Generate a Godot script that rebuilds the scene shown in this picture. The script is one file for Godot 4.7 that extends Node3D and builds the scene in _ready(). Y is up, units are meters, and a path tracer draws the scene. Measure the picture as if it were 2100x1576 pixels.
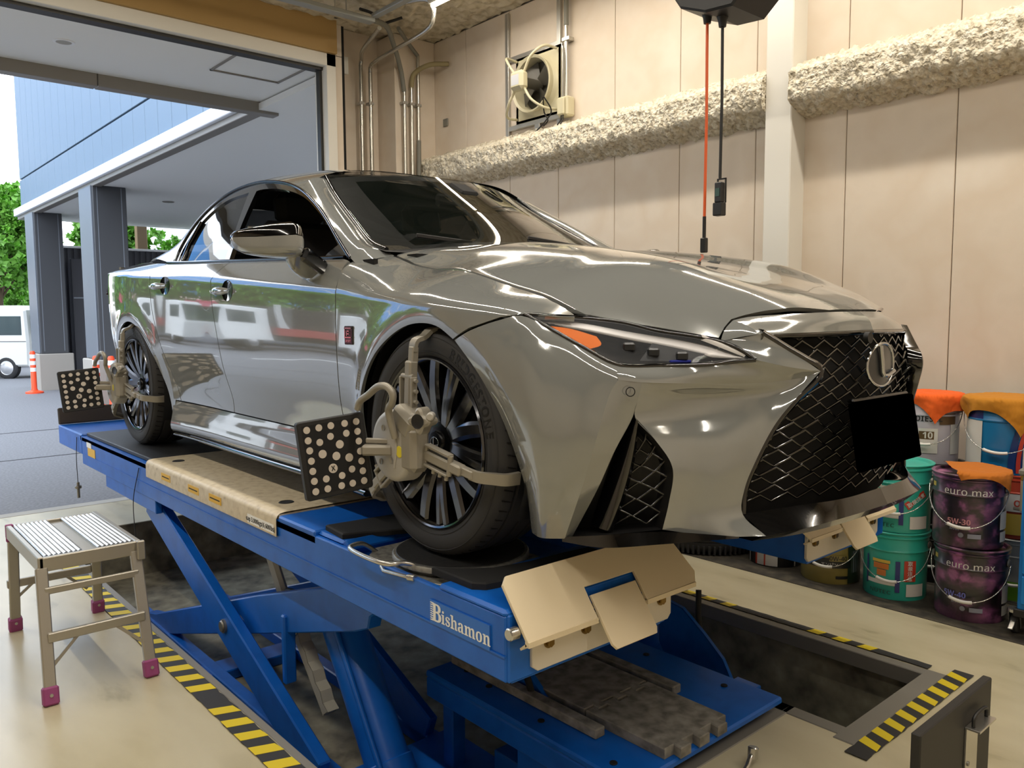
extends Node3D
# A grey sedan on a blue alignment lift in a workshop. x runs along the car (forward +), y up, z to the car's right.
# y = 0 is the deck of the lift; the workshop floor lies at FY.
const FY := -0.66
const CEIL := 3.27
const WALL := -2.4

class MB:
	var v := PackedVector3Array()
	var n := PackedVector3Array()
	var t := PackedVector2Array()
	var c := PackedColorArray()
	var has_c := false
	var col := Color.WHITE
	func tri(a: Vector3, b: Vector3, d: Vector3, na: Vector3, nb: Vector3, nd: Vector3, ua := Vector2.ZERO, ub := Vector2.ZERO, ud := Vector2.ZERO) -> void:
		var g := (b - a).cross(d - a)
		if g.length_squared() < 1e-18: return
		if g.dot(na + nb + nd) > 0.0:
			v.push_back(a); v.push_back(d); v.push_back(b)
			n.push_back(na); n.push_back(nd); n.push_back(nb)
			t.push_back(ua); t.push_back(ud); t.push_back(ub)
		else:
			v.push_back(a); v.push_back(b); v.push_back(d)
			n.push_back(na); n.push_back(nb); n.push_back(nd)
			t.push_back(ua); t.push_back(ub); t.push_back(ud)
		if has_c:
			c.push_back(col); c.push_back(col); c.push_back(col)
	func flat(a: Vector3, b: Vector3, d: Vector3, out: Vector3) -> void:
		var g := (b - a).cross(d - a).normalized()
		if g.dot(out) < 0: g = -g
		tri(a, b, d, g, g, g)
	func quad(a: Vector3, b: Vector3, d: Vector3, e: Vector3, out: Vector3) -> void:
		flat(a, b, d, out); flat(a, d, e, out)
	func quad_uv(a: Vector3, b: Vector3, d: Vector3, e: Vector3, out: Vector3) -> void:
		var g := (b - a).cross(d - a).normalized()
		if g.dot(out) < 0: g = -g
		tri(a, b, d, g, g, g, Vector2(0, 1), Vector2(1, 1), Vector2(1, 0)); tri(a, d, e, g, g, g, Vector2(0, 1), Vector2(1, 0), Vector2(0, 0))
	# a box with chamfered edges
	func box(o: Vector3, s: Vector3, bs := Basis.IDENTITY, ch := 0.0) -> void:
		var h := s * 0.5
		ch = minf(ch, minf(h.x, minf(h.y, h.z)) * 0.95)
		if ch <= 0.0:
			for ax in 3:
				for sg in [-1.0, 1.0]:
					var w := Vector3.ZERO; w[ax] = sg
					var p: Array[Vector3] = []
					for q in [[-1, -1], [1, -1], [1, 1], [-1, 1]]:
						var r := Vector3.ZERO; r[ax] = sg * h[ax]; r[(ax + 1) % 3] = q[0] * h[(ax + 1) % 3]; r[(ax + 2) % 3] = q[1] * h[(ax + 2) % 3]
						p.append(o + bs * r)
					quad(p[0], p[1], p[2], p[3], bs * w)
			return
		for ax in 3:
			var a1 := (ax + 1) % 3; var a2 := (ax + 2) % 3
			for sg in [-1.0, 1.0]:
				var w := Vector3.ZERO; w[ax] = sg
				var p: Array[Vector3] = []
				for q in [[-1, -1], [1, -1], [1, 1], [-1, 1]]:
					var r := Vector3.ZERO; r[ax] = sg * h[ax]; r[a1] = q[0] * (h[a1] - ch); r[a2] = q[1] * (h[a2] - ch)
					p.append(o + bs * r)
				quad(p[0], p[1], p[2], p[3], bs * w)
				for s2 in [-1.0, 1.0]:
					var e: Array[Vector3] = []
					for s3 in [-1.0, 1.0]:
						var r1 := Vector3.ZERO; r1[ax] = s3 * (h[ax] - ch); r1[a1] = sg * h[a1]; r1[a2] = s2 * (h[a2] - ch)
						var r2 := r1; r2[a1] = sg * (h[a1] - ch); r2[a2] = s2 * h[a2]
						e.append(o + bs * r1); e.append(o + bs * r2)
					var w2 := Vector3.ZERO; w2[a1] = sg; w2[a2] = s2
					quad(e[0], e[1], e[3], e[2], bs * w2)
		for sx in [-1.0, 1.0]:
			for sy in [-1.0, 1.0]:
				for sz in [-1.0, 1.0]:
					var q := Vector3(sx, sy, sz)
					var k := h * q; var m := (h - Vector3(ch, ch, ch)) * q
					flat(o + bs * Vector3(k.x, m.y, m.z), o + bs * Vector3(m.x, k.y, m.z), o + bs * Vector3(m.x, m.y, k.z), bs * q)
	# from the low corner to the high corner
	func bx(a: Vector3, b: Vector3, ch := 0.0) -> void:
		box((a + b) * 0.5, (b - a).abs(), Basis.IDENTITY, ch)
	# a straight bar of rectangular section between two points
	func bar(a: Vector3, b: Vector3, w: float, d: float, up := Vector3.UP, ch := 0.0) -> void:
		var z := (b - a).normalized()
		var x := up.cross(z)
		if x.length() < 0.01: x = Vector3.RIGHT.cross(z)
		x = x.normalized()
		box((a + b) * 0.5, Vector3(w, d, a.distance_to(b)), Basis(x, z.cross(x), z), ch)
	func tube(path: Array, r: float, seg := 10, caps := true, closed := false, r_end := -1.0) -> void:
		var m := path.size()
		var rings := []
		var nr := []
		var ref := Vector3.ZERO
		for i in m:
			var d: Vector3
			if closed: d = (path[(i + 1) % m] - path[(i - 1 + m) % m])
			else: d = (path[mini(i + 1, m - 1)] - path[maxi(i - 1, 0)])
			d = d.normalized()
			if i == 0:
				ref = d.cross(Vector3.UP)
				if ref.length() < 0.1: ref = d.cross(Vector3.RIGHT)
			ref = (ref - d * ref.dot(d)).normalized()
			var bi := d.cross(ref)
			var ring := PackedVector3Array(); var nn := PackedVector3Array()
			var rr := r if r_end < 0 else lerpf(r, r_end, float(i) / (m - 1))
			for k in seg:
				var an := TAU * k / seg
				var q := ref * cos(an) + bi * sin(an)
				ring.push_back(path[i] + q * rr); nn.push_back(q)
			rings.append(ring); nr.append(nn)
		for i in (m if closed else m - 1):
			var j := (i + 1) % m
			for k in seg:
				var l := (k + 1) % seg
				tri(rings[i][k], rings[j][k], rings[j][l], nr[i][k], nr[j][k], nr[j][l])
				tri(rings[i][k], rings[j][l], rings[i][l], nr[i][k], nr[j][l], nr[i][l])
		if caps and not closed:
			for e in [0, m - 1]:
				var out: Vector3 = (path[0] - path[1]) if e == 0 else (path[m - 1] - path[m - 2])
				for k in seg: flat(path[e], rings[e][k], rings[e][(k + 1) % seg], out)
	# profile of (radius, height) turned round the axis ax through o
	func lathe(prof: Array, o: Vector3, ax := Vector3.UP, seg := 24, a0 := 0.0, a1 := TAU) -> void:
		ax = ax.normalized()
		var e1 := ax.cross(Vector3.RIGHT)
		if e1.length() < 0.1: e1 = ax.cross(Vector3.FORWARD)
		e1 = e1.normalized()
		var e2 := ax.cross(e1)
		var m := prof.size()
		var sn := []
		for i in m - 1:
			var d: Vector2 = (prof[i + 1] - prof[i]).normalized()
			sn.append(Vector2(d.y, -d.x))
		for i in m - 1:
			var p: Vector2 = prof[i]; var q: Vector2 = prof[i + 1]
			if p.distance_to(q) < 1e-7: continue
			var s: Vector2 = sn[i]
			var np := s; var nq := s
			if i > 0 and s.dot(sn[i - 1]) > 0.75: np = (s + sn[i - 1]).normalized()
			if i < m - 2 and s.dot(sn[i + 1]) > 0.75: nq = (s + sn[i + 1]).normalized()
			for k in seg:
				var b0 := a0 + (a1 - a0) * k / seg; var b1 := a0 + (a1 - a0) * (k + 1) / seg
				var d0 := e1 * cos(b0) + e2 * sin(b0); var d1 := e1 * cos(b1) + e2 * sin(b1)
				var A := o + d0 * p.x + ax * p.y; var B := o + d1 * p.x + ax * p.y
				var C := o + d1 * q.x + ax * q.y; var D := o + d0 * q.x + ax * q.y
				var nA := d0 * np.x + ax * np.y; var nB := d1 * np.x + ax * np.y
				var nC := d1 * nq.x + ax * nq.y; var nD := d0 * nq.x + ax * nq.y
				tri(A, B, C, nA, nB, nC, Vector2(float(k) / seg, float(i) / (m - 1)), Vector2(float(k + 1) / seg, float(i) / (m - 1)), Vector2(float(k + 1) / seg, float(i + 1) / (m - 1)))
				tri(A, C, D, nA, nC, nD, Vector2(float(k) / seg, float(i) / (m - 1)), Vector2(float(k + 1) / seg, float(i + 1) / (m - 1)), Vector2(float(k) / seg, float(i + 1) / (m - 1)))
	func cyl(a: Vector3, b: Vector3, r: float, seg := 16, ch := 0.0) -> void:
		var h := a.distance_to(b)
		if ch <= 0: lathe([Vector2(0, 0), Vector2(r, 0), Vector2(r, h), Vector2(0, h)], a, b - a, seg)
		else: lathe([Vector2(0, 0), Vector2(r - ch, 0), Vector2(r, ch), Vector2(r, h - ch), Vector2(r - ch, h), Vector2(0, h)], a, b - a, seg)
	# a flat outline (in the basis' x and y) given depth along its z, with a small chamfer on the front
	func extrude(poly: PackedVector2Array, o: Vector3, bs: Basis, depth: float, ch := 0.0) -> void:
		var pl := poly.duplicate()
		if Geometry2D.is_polygon_clockwise(pl): pl.reverse()
		var m := pl.size()
		var inn := PackedVector2Array()
		for i in m:
			var e0: Vector2 = (pl[i] - pl[(i - 1 + m) % m]).normalized(); var e1: Vector2 = (pl[(i + 1) % m] - pl[i]).normalized()
			var n0 := Vector2(-e0.y, e0.x); var n1 := Vector2(-e1.y, e1.x)
			var b := (n0 + n1); b = b / maxf(b.length_squared() * 0.5, 0.3)
			inn.push_back(pl[i] + b * ch)
		var idx := Geometry2D.triangulate_polygon(inn)
		if idx.is_empty(): idx = Geometry2D.triangulate_polygon(pl)
		for k in range(0, idx.size(), 3):
			var f := [inn[idx[k]], inn[idx[k + 1]], inn[idx[k + 2]]]
			flat(o + bs * Vector3(f[0].x, f[0].y, depth), o + bs * Vector3(f[1].x, f[1].y, depth), o + bs * Vector3(f[2].x, f[2].y, depth), bs.z)
			flat(o + bs * Vector3(f[0].x, f[0].y, 0), o + bs * Vector3(f[1].x, f[1].y, 0), o + bs * Vector3(f[2].x, f[2].y, 0), -bs.z)
		for i in m:
			var j := (i + 1) % m
			var e: Vector2 = pl[j] - pl[i]
			var out := bs * Vector3(e.y, -e.x, 0)
			quad(o + bs * Vector3(pl[i].x, pl[i].y, 0), o + bs * Vector3(pl[j].x, pl[j].y, 0), o + bs * Vector3(pl[j].x, pl[j].y, depth - ch), o + bs * Vector3(pl[i].x, pl[i].y, depth - ch), out)
			if ch > 0:
				quad(o + bs * Vector3(pl[i].x, pl[i].y, depth - ch), o + bs * Vector3(pl[j].x, pl[j].y, depth - ch), o + bs * Vector3(inn[j].x, inn[j].y, depth), o + bs * Vector3(inn[i].x, inn[i].y, depth), out + bs.z)
	# a curved sheet: rows of points (all rows of one length), smooth normals
	func sheet(rows: Array, out: Vector3, flip := false) -> void:
		var nu := rows.size(); var nv: int = rows[0].size()
		var nn := []
		for i in nu:
			var r := PackedVector3Array()
			for j in nv:
				var du: Vector3 = rows[mini(i + 1, nu - 1)][j] - rows[maxi(i - 1, 0)][j]
				var dv: Vector3 = rows[i][mini(j + 1, nv - 1)] - rows[i][maxi(j - 1, 0)]
				if du.length_squared() < 1e-12: du = rows[mini(i + 1, nu - 1)][clampi(nv / 2, 0, nv - 1)] - rows[maxi(i - 1, 0)][clampi(nv / 2, 0, nv - 1)]
				if dv.length_squared() < 1e-12: dv = rows[clampi(nu / 2, 0, nu - 1)][mini(j + 1, nv - 1)] - rows[clampi(nu / 2, 0, nu - 1)][maxi(j - 1, 0)]
				var q := du.cross(dv).normalized()
				r.push_back(q)
			nn.append(r)
		# one orientation for the whole sheet
		var s := 0.0
		for i in nu:
			for j in nv: s += nn[i][j].dot(out)
		var sg := 1.0 if s >= 0 else -1.0
		if flip: sg = -sg
		for i in nu - 1:
			for j in nv - 1:
				tri(rows[i][j], rows[i + 1][j], rows[i + 1][j + 1], nn[i][j] * sg, nn[i + 1][j] * sg, nn[i + 1][j + 1] * sg, Vector2(float(j) / (nv - 1), float(i) / (nu - 1)), Vector2(float(j) / (nv - 1), float(i + 1) / (nu - 1)), Vector2(float(j + 1) / (nv - 1), float(i + 1) / (nu - 1)))
				tri(rows[i][j], rows[i + 1][j + 1], rows[i][j + 1], nn[i][j] * sg, nn[i + 1][j + 1] * sg, nn[i][j + 1] * sg, Vector2(float(j) / (nv - 1), float(i) / (nu - 1)), Vector2(float(j + 1) / (nv - 1), float(i + 1) / (nu - 1)), Vector2(float(j + 1) / (nv - 1), float(i) / (nu - 1)))
	func mirror_z() -> MB:
		var o := MB.new()
		for i in range(0, v.size(), 3):
			for k in [0, 2, 1]:
				var a := v[i + k]; var b := n[i + k]
				o.v.push_back(Vector3(a.x, a.y, -a.z)); o.n.push_back(Vector3(b.x, b.y, -b.z)); o.t.push_back(t[i + k])
				if has_c: o.c.push_back(c[i + k])
		o.has_c = has_c
		return o
	func mesh() -> ArrayMesh:
		var a := []
		a.resize(Mesh.ARRAY_MAX)
		a[Mesh.ARRAY_VERTEX] = v; a[Mesh.ARRAY_NORMAL] = n; a[Mesh.ARRAY_TEX_UV] = t
		if has_c: a[Mesh.ARRAY_COLOR] = c
		var m := ArrayMesh.new()
		if v.size() > 0: m.add_surface_from_arrays(Mesh.PRIMITIVE_TRIANGLES, a)
		return m

# ---------------------------------------------------------------- nodes
var used := {}
func numbered(called: String) -> String:
	if not used.has(called):
		used[called] = 0
		return called
	used[called] += 1
	return "%s_%03d" % [called, used[called]]
func thing(called: String, label: String, category: String, at := Vector3.ZERO, group := "", turn := 0.0) -> Node3D:
	var o := Node3D.new(); o.name = numbered(called); add_child(o)
	o.position = at; o.rotation.y = turn
	o.set_meta("label", label); o.set_meta("category", category)
	if group: o.set_meta("group", group)
	return o
func part(called: String, mb, m: Material, parent: Node3D, label := "") -> MeshInstance3D:
	var o := MeshInstance3D.new(); o.name = called
	o.mesh = mb.mesh() if mb is MB else mb
	o.material_override = m
	parent.add_child(o, true)
	if label: o.set_meta("label", label)
	return o
func solo(called: String, mb, m: Material, label: String, category: String, group := "", at := Vector3.ZERO) -> MeshInstance3D:
	var o := MeshInstance3D.new(); o.name = numbered(called)
	o.mesh = mb.mesh() if mb is MB else mb
	o.material_override = m
	add_child(o)
	o.position = at
	o.set_meta("label", label); o.set_meta("category", category)
	if group: o.set_meta("group", group)
	return o
func struct(called: String, mb, m: Material, label := "") -> MeshInstance3D:
	var o := MeshInstance3D.new(); o.name = numbered(called)
	o.mesh = mb.mesh() if mb is MB else mb
	o.material_override = m
	add_child(o)
	o.set_meta("kind", "structure")
	if label: o.set_meta("label", label)
	return o
func bx1(a: Vector3, b: Vector3, ch := 0.0) -> MB:
	var m := MB.new(); m.bx(a, b, ch); return m

# ---------------------------------------------------------------- materials
var M := {}
func mat(key: String, col: Color, rough := 0.6, metal := 0.0, extra := {}) -> StandardMaterial3D:
	var m := StandardMaterial3D.new()
	m.albedo_color = col; m.roughness = rough; m.metallic = metal
	for k in extra: m.set(k, extra[k])
	m.resource_name = key
	M[key] = m
	return m
func h(hex: String) -> Color: return Color.html(hex)
func noise_tex(seed_: int, freq: float, cols: Array, offs: Array, size := 512, kind := FastNoiseLite.TYPE_SIMPLEX_SMOOTH, oct := 4) -> NoiseTexture2D:
	var f := FastNoiseLite.new(); f.seed = seed_; f.frequency = freq; f.noise_type = kind; f.fractal_octaves = oct
	if kind == FastNoiseLite.TYPE_CELLULAR: f.cellular_return_type = FastNoiseLite.RETURN_DISTANCE
	var g := Gradient.new(); g.offsets = PackedFloat32Array(offs)
	var pc := PackedColorArray()
	for q in cols: pc.push_back(q)
	g.colors = pc
	var t := NoiseTexture2D.new(); t.width = size; t.height = size; t.seamless = true; t.noise = f; t.color_ramp = g; t.generate_mipmaps = false
	return t
func tri_mat(key: String, tex: Texture2D, per_metre: float, rough := 0.7, extra := {}) -> StandardMaterial3D:
	var m := mat(key, Color.WHITE, rough, 0.0, extra)
	m.albedo_texture = tex; m.uv1_triplanar = true; m.uv1_world_triplanar = true; m.uv1_scale = Vector3.ONE * per_metre
	return m

# ---------------------------------------------------------------- curves
func spl(tab: Array, x: float) -> float:
	var m := tab.size()
	if x <= tab[0].x: return tab[0].y
	if x >= tab[m - 1].x: return tab[m - 1].y
	var i := 0
	while x > tab[i + 1].x: i += 1
	var p0: Vector2 = tab[maxi(i - 1, 0)]; var p1: Vector2 = tab[i]; var p2: Vector2 = tab[i + 1]; var p3: Vector2 = tab[mini(i + 2, m - 1)]
	var hh := p2.x - p1.x
	var s := (p2.y - p1.y) / hh
	var m1 := s; var m2 := s
	if i > 0: m1 = ((p1.y - p0.y) / (p1.x - p0.x) * hh + s * (p1.x - p0.x)) / (hh + p1.x - p0.x)
	if i < m - 2: m2 = ((p3.y - p2.y) / (p3.x - p2.x) * hh + s * (p3.x - p2.x)) / (hh + p3.x - p2.x)
	var t := (x - p1.x) / hh
	var t2 := t * t; var t3 := t2 * t
	return p1.y * (2 * t3 - 3 * t2 + 1) + m1 * hh * (t3 - 2 * t2 + t) + p2.y * (-2 * t3 + 3 * t2) + m2 * hh * (t3 - t2)
func lin(tab: Array, x: float) -> float:
	if x <= tab[0].x: return tab[0].y
	for i in tab.size() - 1:
		if x <= tab[i + 1].x: return lerpf(tab[i].y, tab[i + 1].y, (x - tab[i].x) / (tab[i + 1].x - tab[i].x))
	return tab[tab.size() - 1].y
# a smooth curve through points, n + 1 samples evenly spread over its length
func curve(pts: Array, cnt: int) -> PackedVector3Array:
	var fine := PackedVector3Array()
	var m := pts.size()
	if m == 2:
		var r2 := PackedVector3Array()
		for i in cnt + 1: r2.push_back(pts[0].lerp(pts[1], float(i) / cnt))
		return r2
	for i in m - 1:
		var p0: Vector3 = pts[maxi(i - 1, 0)]; var p1: Vector3 = pts[i]; var p2: Vector3 = pts[i + 1]; var p3: Vector3 = pts[mini(i + 2, m - 1)]
		if i == 0: p0 = p1 * 2 - p2
		if i == m - 2: p3 = p2 * 2 - p1
		# centripetal
		var t0 := 0.0; var t1 := t0 + maxf(pow(p0.distance_to(p1), 0.5), 1e-4); var t2 := t1 + maxf(pow(p1.distance_to(p2), 0.5), 1e-4); var t3 := t2 + maxf(pow(p2.distance_to(p3), 0.5), 1e-4)
		for k in 16:
			var t := lerpf(t1, t2, k / 16.0)
			var a1 := p0 * ((t1 - t) / (t1 - t0)) + p1 * ((t - t0) / (t1 - t0))
			var a2 := p1 * ((t2 - t) / (t2 - t1)) + p2 * ((t - t1) / (t2 - t1))
			var a3 := p2 * ((t3 - t) / (t3 - t2)) + p3 * ((t - t2) / (t3 - t2))
			var b1 := a1 * ((t2 - t) / (t2 - t0)) + a2 * ((t - t0) / (t2 - t0))
			var b2 := a2 * ((t3 - t) / (t3 - t1)) + a3 * ((t - t1) / (t3 - t1))
			fine.push_back(b1 * ((t2 - t) / (t2 - t1)) + b2 * ((t - t1) / (t2 - t1)))
	fine.push_back(pts[m - 1])
	return respace(fine, cnt)
func respace(fine, cnt: int) -> PackedVector3Array:
	var acc := PackedFloat32Array([0.0])
	for i in fine.size() - 1: acc.push_back(acc[i] + fine[i].distance_to(fine[i + 1]))
	var tot := acc[acc.size() - 1]
	var r := PackedVector3Array()
	var j := 0
	for i in cnt + 1:
		var s := tot * i / cnt
		while j < acc.size() - 2 and acc[j + 1] < s: j += 1
		var d := acc[j + 1] - acc[j]
		r.push_back(fine[j].lerp(fine[j + 1], clampf((s - acc[j]) / d if d > 0 else 0.0, 0, 1)))
	return r
# a patch between four edges: top a->b, bottom d->c, left a->d, right b->c; bulge pushes its middle along dir
func coons(top: Array, bottom: Array, left: Array, right: Array, nu := 20, nv := 20, bulge := Vector3.ZERO) -> Array:
	var T := curve(top, nv); var B := curve(bottom, nv); var L := curve(left, nu); var R := curve(right, nu)
	var rows := []
	for i in nu + 1:
		var u := float(i) / nu
		var r := PackedVector3Array()
		for j in nv + 1:
			var w := float(j) / nv
			var p := T[j] * (1 - u) + B[j] * u + L[i] * (1 - w) + R[i] * w
			p -= T[0] * (1 - u) * (1 - w) + T[nv] * (1 - u) * w + B[0] * u * (1 - w) + B[nv] * u * w
			r.push_back(p + bulge * (16.0 * u * (1 - u) * w * (1 - w)))
		rows.append(r)
	return rows
func V(x: float, y: float, z: float) -> Vector3: return Vector3(x, y, z)

# ---------------------------------------------------------------- view and light
func setup_view() -> void:
	var yaw := 3.8597; var pitch := -0.0868; var roll := -0.0059
	var f := Vector3(cos(pitch) * cos(yaw), sin(pitch), cos(pitch) * sin(yaw))
	var r := f.cross(Vector3.UP).normalized(); var u := r.cross(f)
	var cam := Camera3D.new(); cam.name = "camera"
	cam.transform = Transform3D(Basis(r * cos(roll) + u * sin(roll), u * cos(roll) - r * sin(roll), -f), Vector3(1.927, 0.7113, 2.262))
	cam.fov = rad_to_deg(2.0 * atan(788.0 / 1656.0)); cam.near = 0.05; cam.far = 300.0
	add_child(cam); cam.current = true
	var env := Environment.new()
	env.background_mode = Environment.BG_SKY
	var sm := ProceduralSkyMaterial.new()
	sm.sky_top_color = Color(0.90, 0.94, 1.0); sm.sky_horizon_color = Color(0.98, 0.99, 1.0); sm.sky_curve = 0.12
	sm.ground_bottom_color = Color(0.35, 0.36, 0.37); sm.ground_horizon_color = Color(0.8, 0.82, 0.84)
	sm.sky_energy_multiplier = 2.0; sm.sun_angle_max = 0.0
	var sky := Sky.new(); sky.sky_material = sm
	env.sky = sky
	env.tonemap_mode = Environment.TONE_MAPPER_LINEAR
	env.tonemap_exposure = 1.0
	env.sdfgi_enabled = true; env.ssao_enabled = true; env.ssil_enabled = true
	var we := WorldEnvironment.new(); we.name = "world_environment"; we.environment = env
	add_child(we)
	# rows of ceiling battens, all running along the car
	mat("lamp_glow", Color(1, 1, 1), 0.4, 0.0, {"emission_enabled": true, "emission": Color(1.0, 0.93, 0.82), "emission_energy_multiplier": 9.0})
	mat("lamp_case", h("d9d6cc"), 0.45)
	var rows := [[-1.66, [-2.9, -1.64, -0.38, 0.88, 2.14, 3.4]], [0.62, [-2.9, -1.64, -0.38, 0.88, 2.14, 3.4]], [2.9, [-2.9, -1.64, -0.38, 0.88, 2.14, 3.4]]]  # last lamp of each row is unseen, added to brighten the front bumper
	var where := ["over the fan wall", "over the car", "over the open bay"]
	for i in rows.size():
		for x in rows[i][1]:
			var t := thing("ceiling_batten_lamp", "slim white LED batten lamp hung from the sprayed ceiling " + where[i], "lamp", V(x, 3.17, rows[i][0]), "LED battens " + where[i])
			part("lamp_casing", bx1(V(-0.62, 0.0, -0.035), V(0.62, 0.035, 0.035), 0.008), M.lamp_case, t)
			var g := MB.new(); g.tube([V(-0.6, -0.012, 0), V(0.6, -0.012, 0)], 0.017, 10)
			part("lamp_tube", g, M.lamp_glow, t)
			for e in [-1, 1]: part("hanger", bx1(V(e * 0.45 - 0.006, 0.03, -0.006), V(e * 0.45 + 0.006, 0.1, 0.006)), M.lamp_case, t)
			var a := AreaLight3D.new(); a.name = "lamp_light"
			a.area_size = Vector2(1.2, 0.05); a.light_color = Color(1.0, 0.96, 0.90); a.light_energy = 1.65; a.shadow_enabled = true
			a.area_range = 15.0
			t.add_child(a); a.position = V(0, -0.034, 0); a.rotation.x = -PI / 2

# a sheet with lumps, for sprayed rock wool
func lumpy(rows: Array, seed_: int, amp: float, freq := 18.0) -> Array:
	var f := FastNoiseLite.new(); f.seed = seed_; f.frequency = freq; f.fractal_octaves = 3
	var out := []
	var nu := rows.size(); var nv: int = rows[0].size()
	for i in nu:
		var r := PackedVector3Array()
		for j in nv:
			var p: Vector3 = rows[i][j]
			var du: Vector3 = rows[mini(i + 1, nu - 1)][j] - rows[maxi(i - 1, 0)][j]; var dv: Vector3 = rows[i][mini(j + 1, nv - 1)] - rows[i][maxi(j - 1, 0)]
			var q := du.cross(dv).normalized()
			r.push_back(p + q * f.get_noise_3d(p.x, p.y, p.z) * amp)
		out.append(r)
	return out

func build_room() -> void:
	# --- materials of the shell
	var beige := noise_tex(3, 0.006, [h("cfc3b3"), h("d9cdbd"), h("d4c6b4"), h("dcd2c4")], [0.0, 0.35, 0.6, 1.0], 512, FastNoiseLite.TYPE_SIMPLEX_SMOOTH, 5)
	tri_mat("wall_paint", beige, 0.35, 0.75)
	mat("joint", h("b3a797"), 0.8)
	var spray := noise_tex(8, 0.035, [h("6f6757"), h("c9bea6"), h("e6dfcc"), h("efe9da")], [0.0, 0.3, 0.55, 1.0], 512, FastNoiseLite.TYPE_SIMPLEX, 5)
	tri_mat("sprayed_wool", spray, 1.1, 0.95)
	M.sprayed_wool.heightmap_enabled = true; M.sprayed_wool.heightmap_texture = noise_tex(9, 0.06, [Color.BLACK, Color.WHITE], [0.0, 1.0], 512, FastNoiseLite.TYPE_SIMPLEX, 4); M.sprayed_wool.heightmap_scale = 1.6
	var spray2 := noise_tex(18, 0.02, [h("8d8270"), h("b5a98f"), h("c8bda5"), h("d2c8b2")], [0.0, 0.35, 0.6, 1.0], 512, FastNoiseLite.TYPE_SIMPLEX, 5)
	tri_mat("sprayed_ceiling", spray2, 0.7, 0.95)
	var fl := noise_tex(5, 0.008, [h("938a6e"), h("b7ae90"), h("c0b79a"), h("c6bea2")], [0.0, 0.22, 0.55, 1.0], 1024, FastNoiseLite.TYPE_SIMPLEX_SMOOTH, 6)
	tri_mat("floor_paint", fl, 0.3, 0.30); M.floor_paint.uv1_scale = Vector3(0.2, 0.4, 0.5)
	var conc := noise_tex(6, 0.012, [h("5a564b"), h("7d7868"), h("918c78"), h("a8a38d")], [0.0, 0.35, 0.65, 1.0], 512, FastNoiseLite.TYPE_SIMPLEX, 5)
	tri_mat("pit_concrete", conc, 0.8, 0.85)
	var dirt := noise_tex(16, 0.02, [h("2b2823"), h("3a362f"), h("4d473c"), h("5a5347")], [0.0, 0.4, 0.7, 1.0], 512)
	tri_mat("dirty_floor", dirt, 0.9, 0.7)
	mat("edge_steel", h("86837c"), 0.55, 0.35)
	mat("frame_white", h("dcdad2"), 0.45)
	mat("lintel", h("a98a55"), 0.55)
	mat("dark_gap", h("171614"), 0.9)
	mat("jamb_steel", h("3a3937"), 0.5, 0.4)
	# --- floor slabs round the pit
	var f := MB.new()
	var y0 := -1.25
	f.bx(V(-4.5, y0, 1.2), V(5.2, FY, 6.6)); f.bx(V(-4.5, y0, -2.6), V(5.2, FY, -0.9))
	f.bx(V(-4.5, y0, -0.9), V(-3.7, FY, 1.2)); f.bx(V(0.77, y0, -0.9), V(5.2, FY, 1.2)); f.bx(V(0.5, y0, -0.2), V(0.77, FY, 1.2))
	struct("floor", f, M.floor_paint, "beige painted concrete workshop floor with dark scuffs")
	struct("trim_1", bx1(V(-3.0, FY, WALL), V(4.0, FY + 0.003, -1.43)), M.dirty_floor, "dark unpainted floor strip along the wall")
	var pit := MB.new(); pit.bx(V(-3.7, -1.25, -0.9), V(0.77, -1.02, 1.2))
	struct("trim_2", pit, M.pit_concrete, "stained concrete bottom of the lift pit")
	var lin_ := MB.new()
	for b in [[V(-3.7, -1.02, -0.9), V(0.77, FY - 0.002, -0.892)], [V(-3.7, -1.02, 1.192), V(0.5, FY - 0.002, 1.2)], [V(-3.7, -1.02, -0.9), V(-3.692, FY - 0.002, 1.2)], [V(0.762, -1.02, -0.9), V(0.77, FY - 0.002, -0.2)], [V(0.492, -1.02, -0.2), V(0.5, FY - 0.002, 1.2)], [V(0.5, -1.02, -0.208), V(0.77, FY - 0.002, -0.2)]]: lin_.bx(b[0], b[1])
	struct("trim_3", lin_, M.pit_concrete, "stained concrete sides of the lift pit")
	var k := MB.new()
	for b in [[V(-3.7, FY - 0.06, -0.9), V(0.77, FY + 0.002, -0.85)], [V(0.72, FY - 0.03, -0.9), V(0.79, FY + 0.004, -0.16)], [V(0.47, FY - 0.03, -0.25), V(0.54, FY + 0.003, 1.2)], [V(0.47, FY - 0.03, -0.25), V(0.79, FY + 0.003, -0.19)], [V(-3.7, FY - 0.05, 1.17), V(0.5, FY + 0.002, 1.2)]]: k.bx(b[0], b[1], 0.003)
	struct("trim_4", k, M.edge_steel, "grey steel angle edging of the lift pit")
	# --- long wall of cast panels
	var w := struct("wall_left", bx1(V(-4.9, y0, WALL - 0.25), V(5.2, CEIL + 0.2, WALL - 0.03)), M.joint, "beige cast panel wall with upright joints")
	var px := [-4.6, -4.02, -3.42, -2.825, -2.223, -1.623, -1.022, -0.42, 0.186, 0.786, 1.386, 1.986, 2.586, 3.186, 3.786, 4.386, 5.1]
	for i in px.size() - 1:
		part("panel", bx1(V(px[i] + 0.0025, FY, WALL - 0.04), V(px[i + 1] - 0.0025, CEIL, WALL), 0.003), M.wall_paint, w)
	# --- rear wall with the wide opening
	var rw := MB.new()
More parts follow.
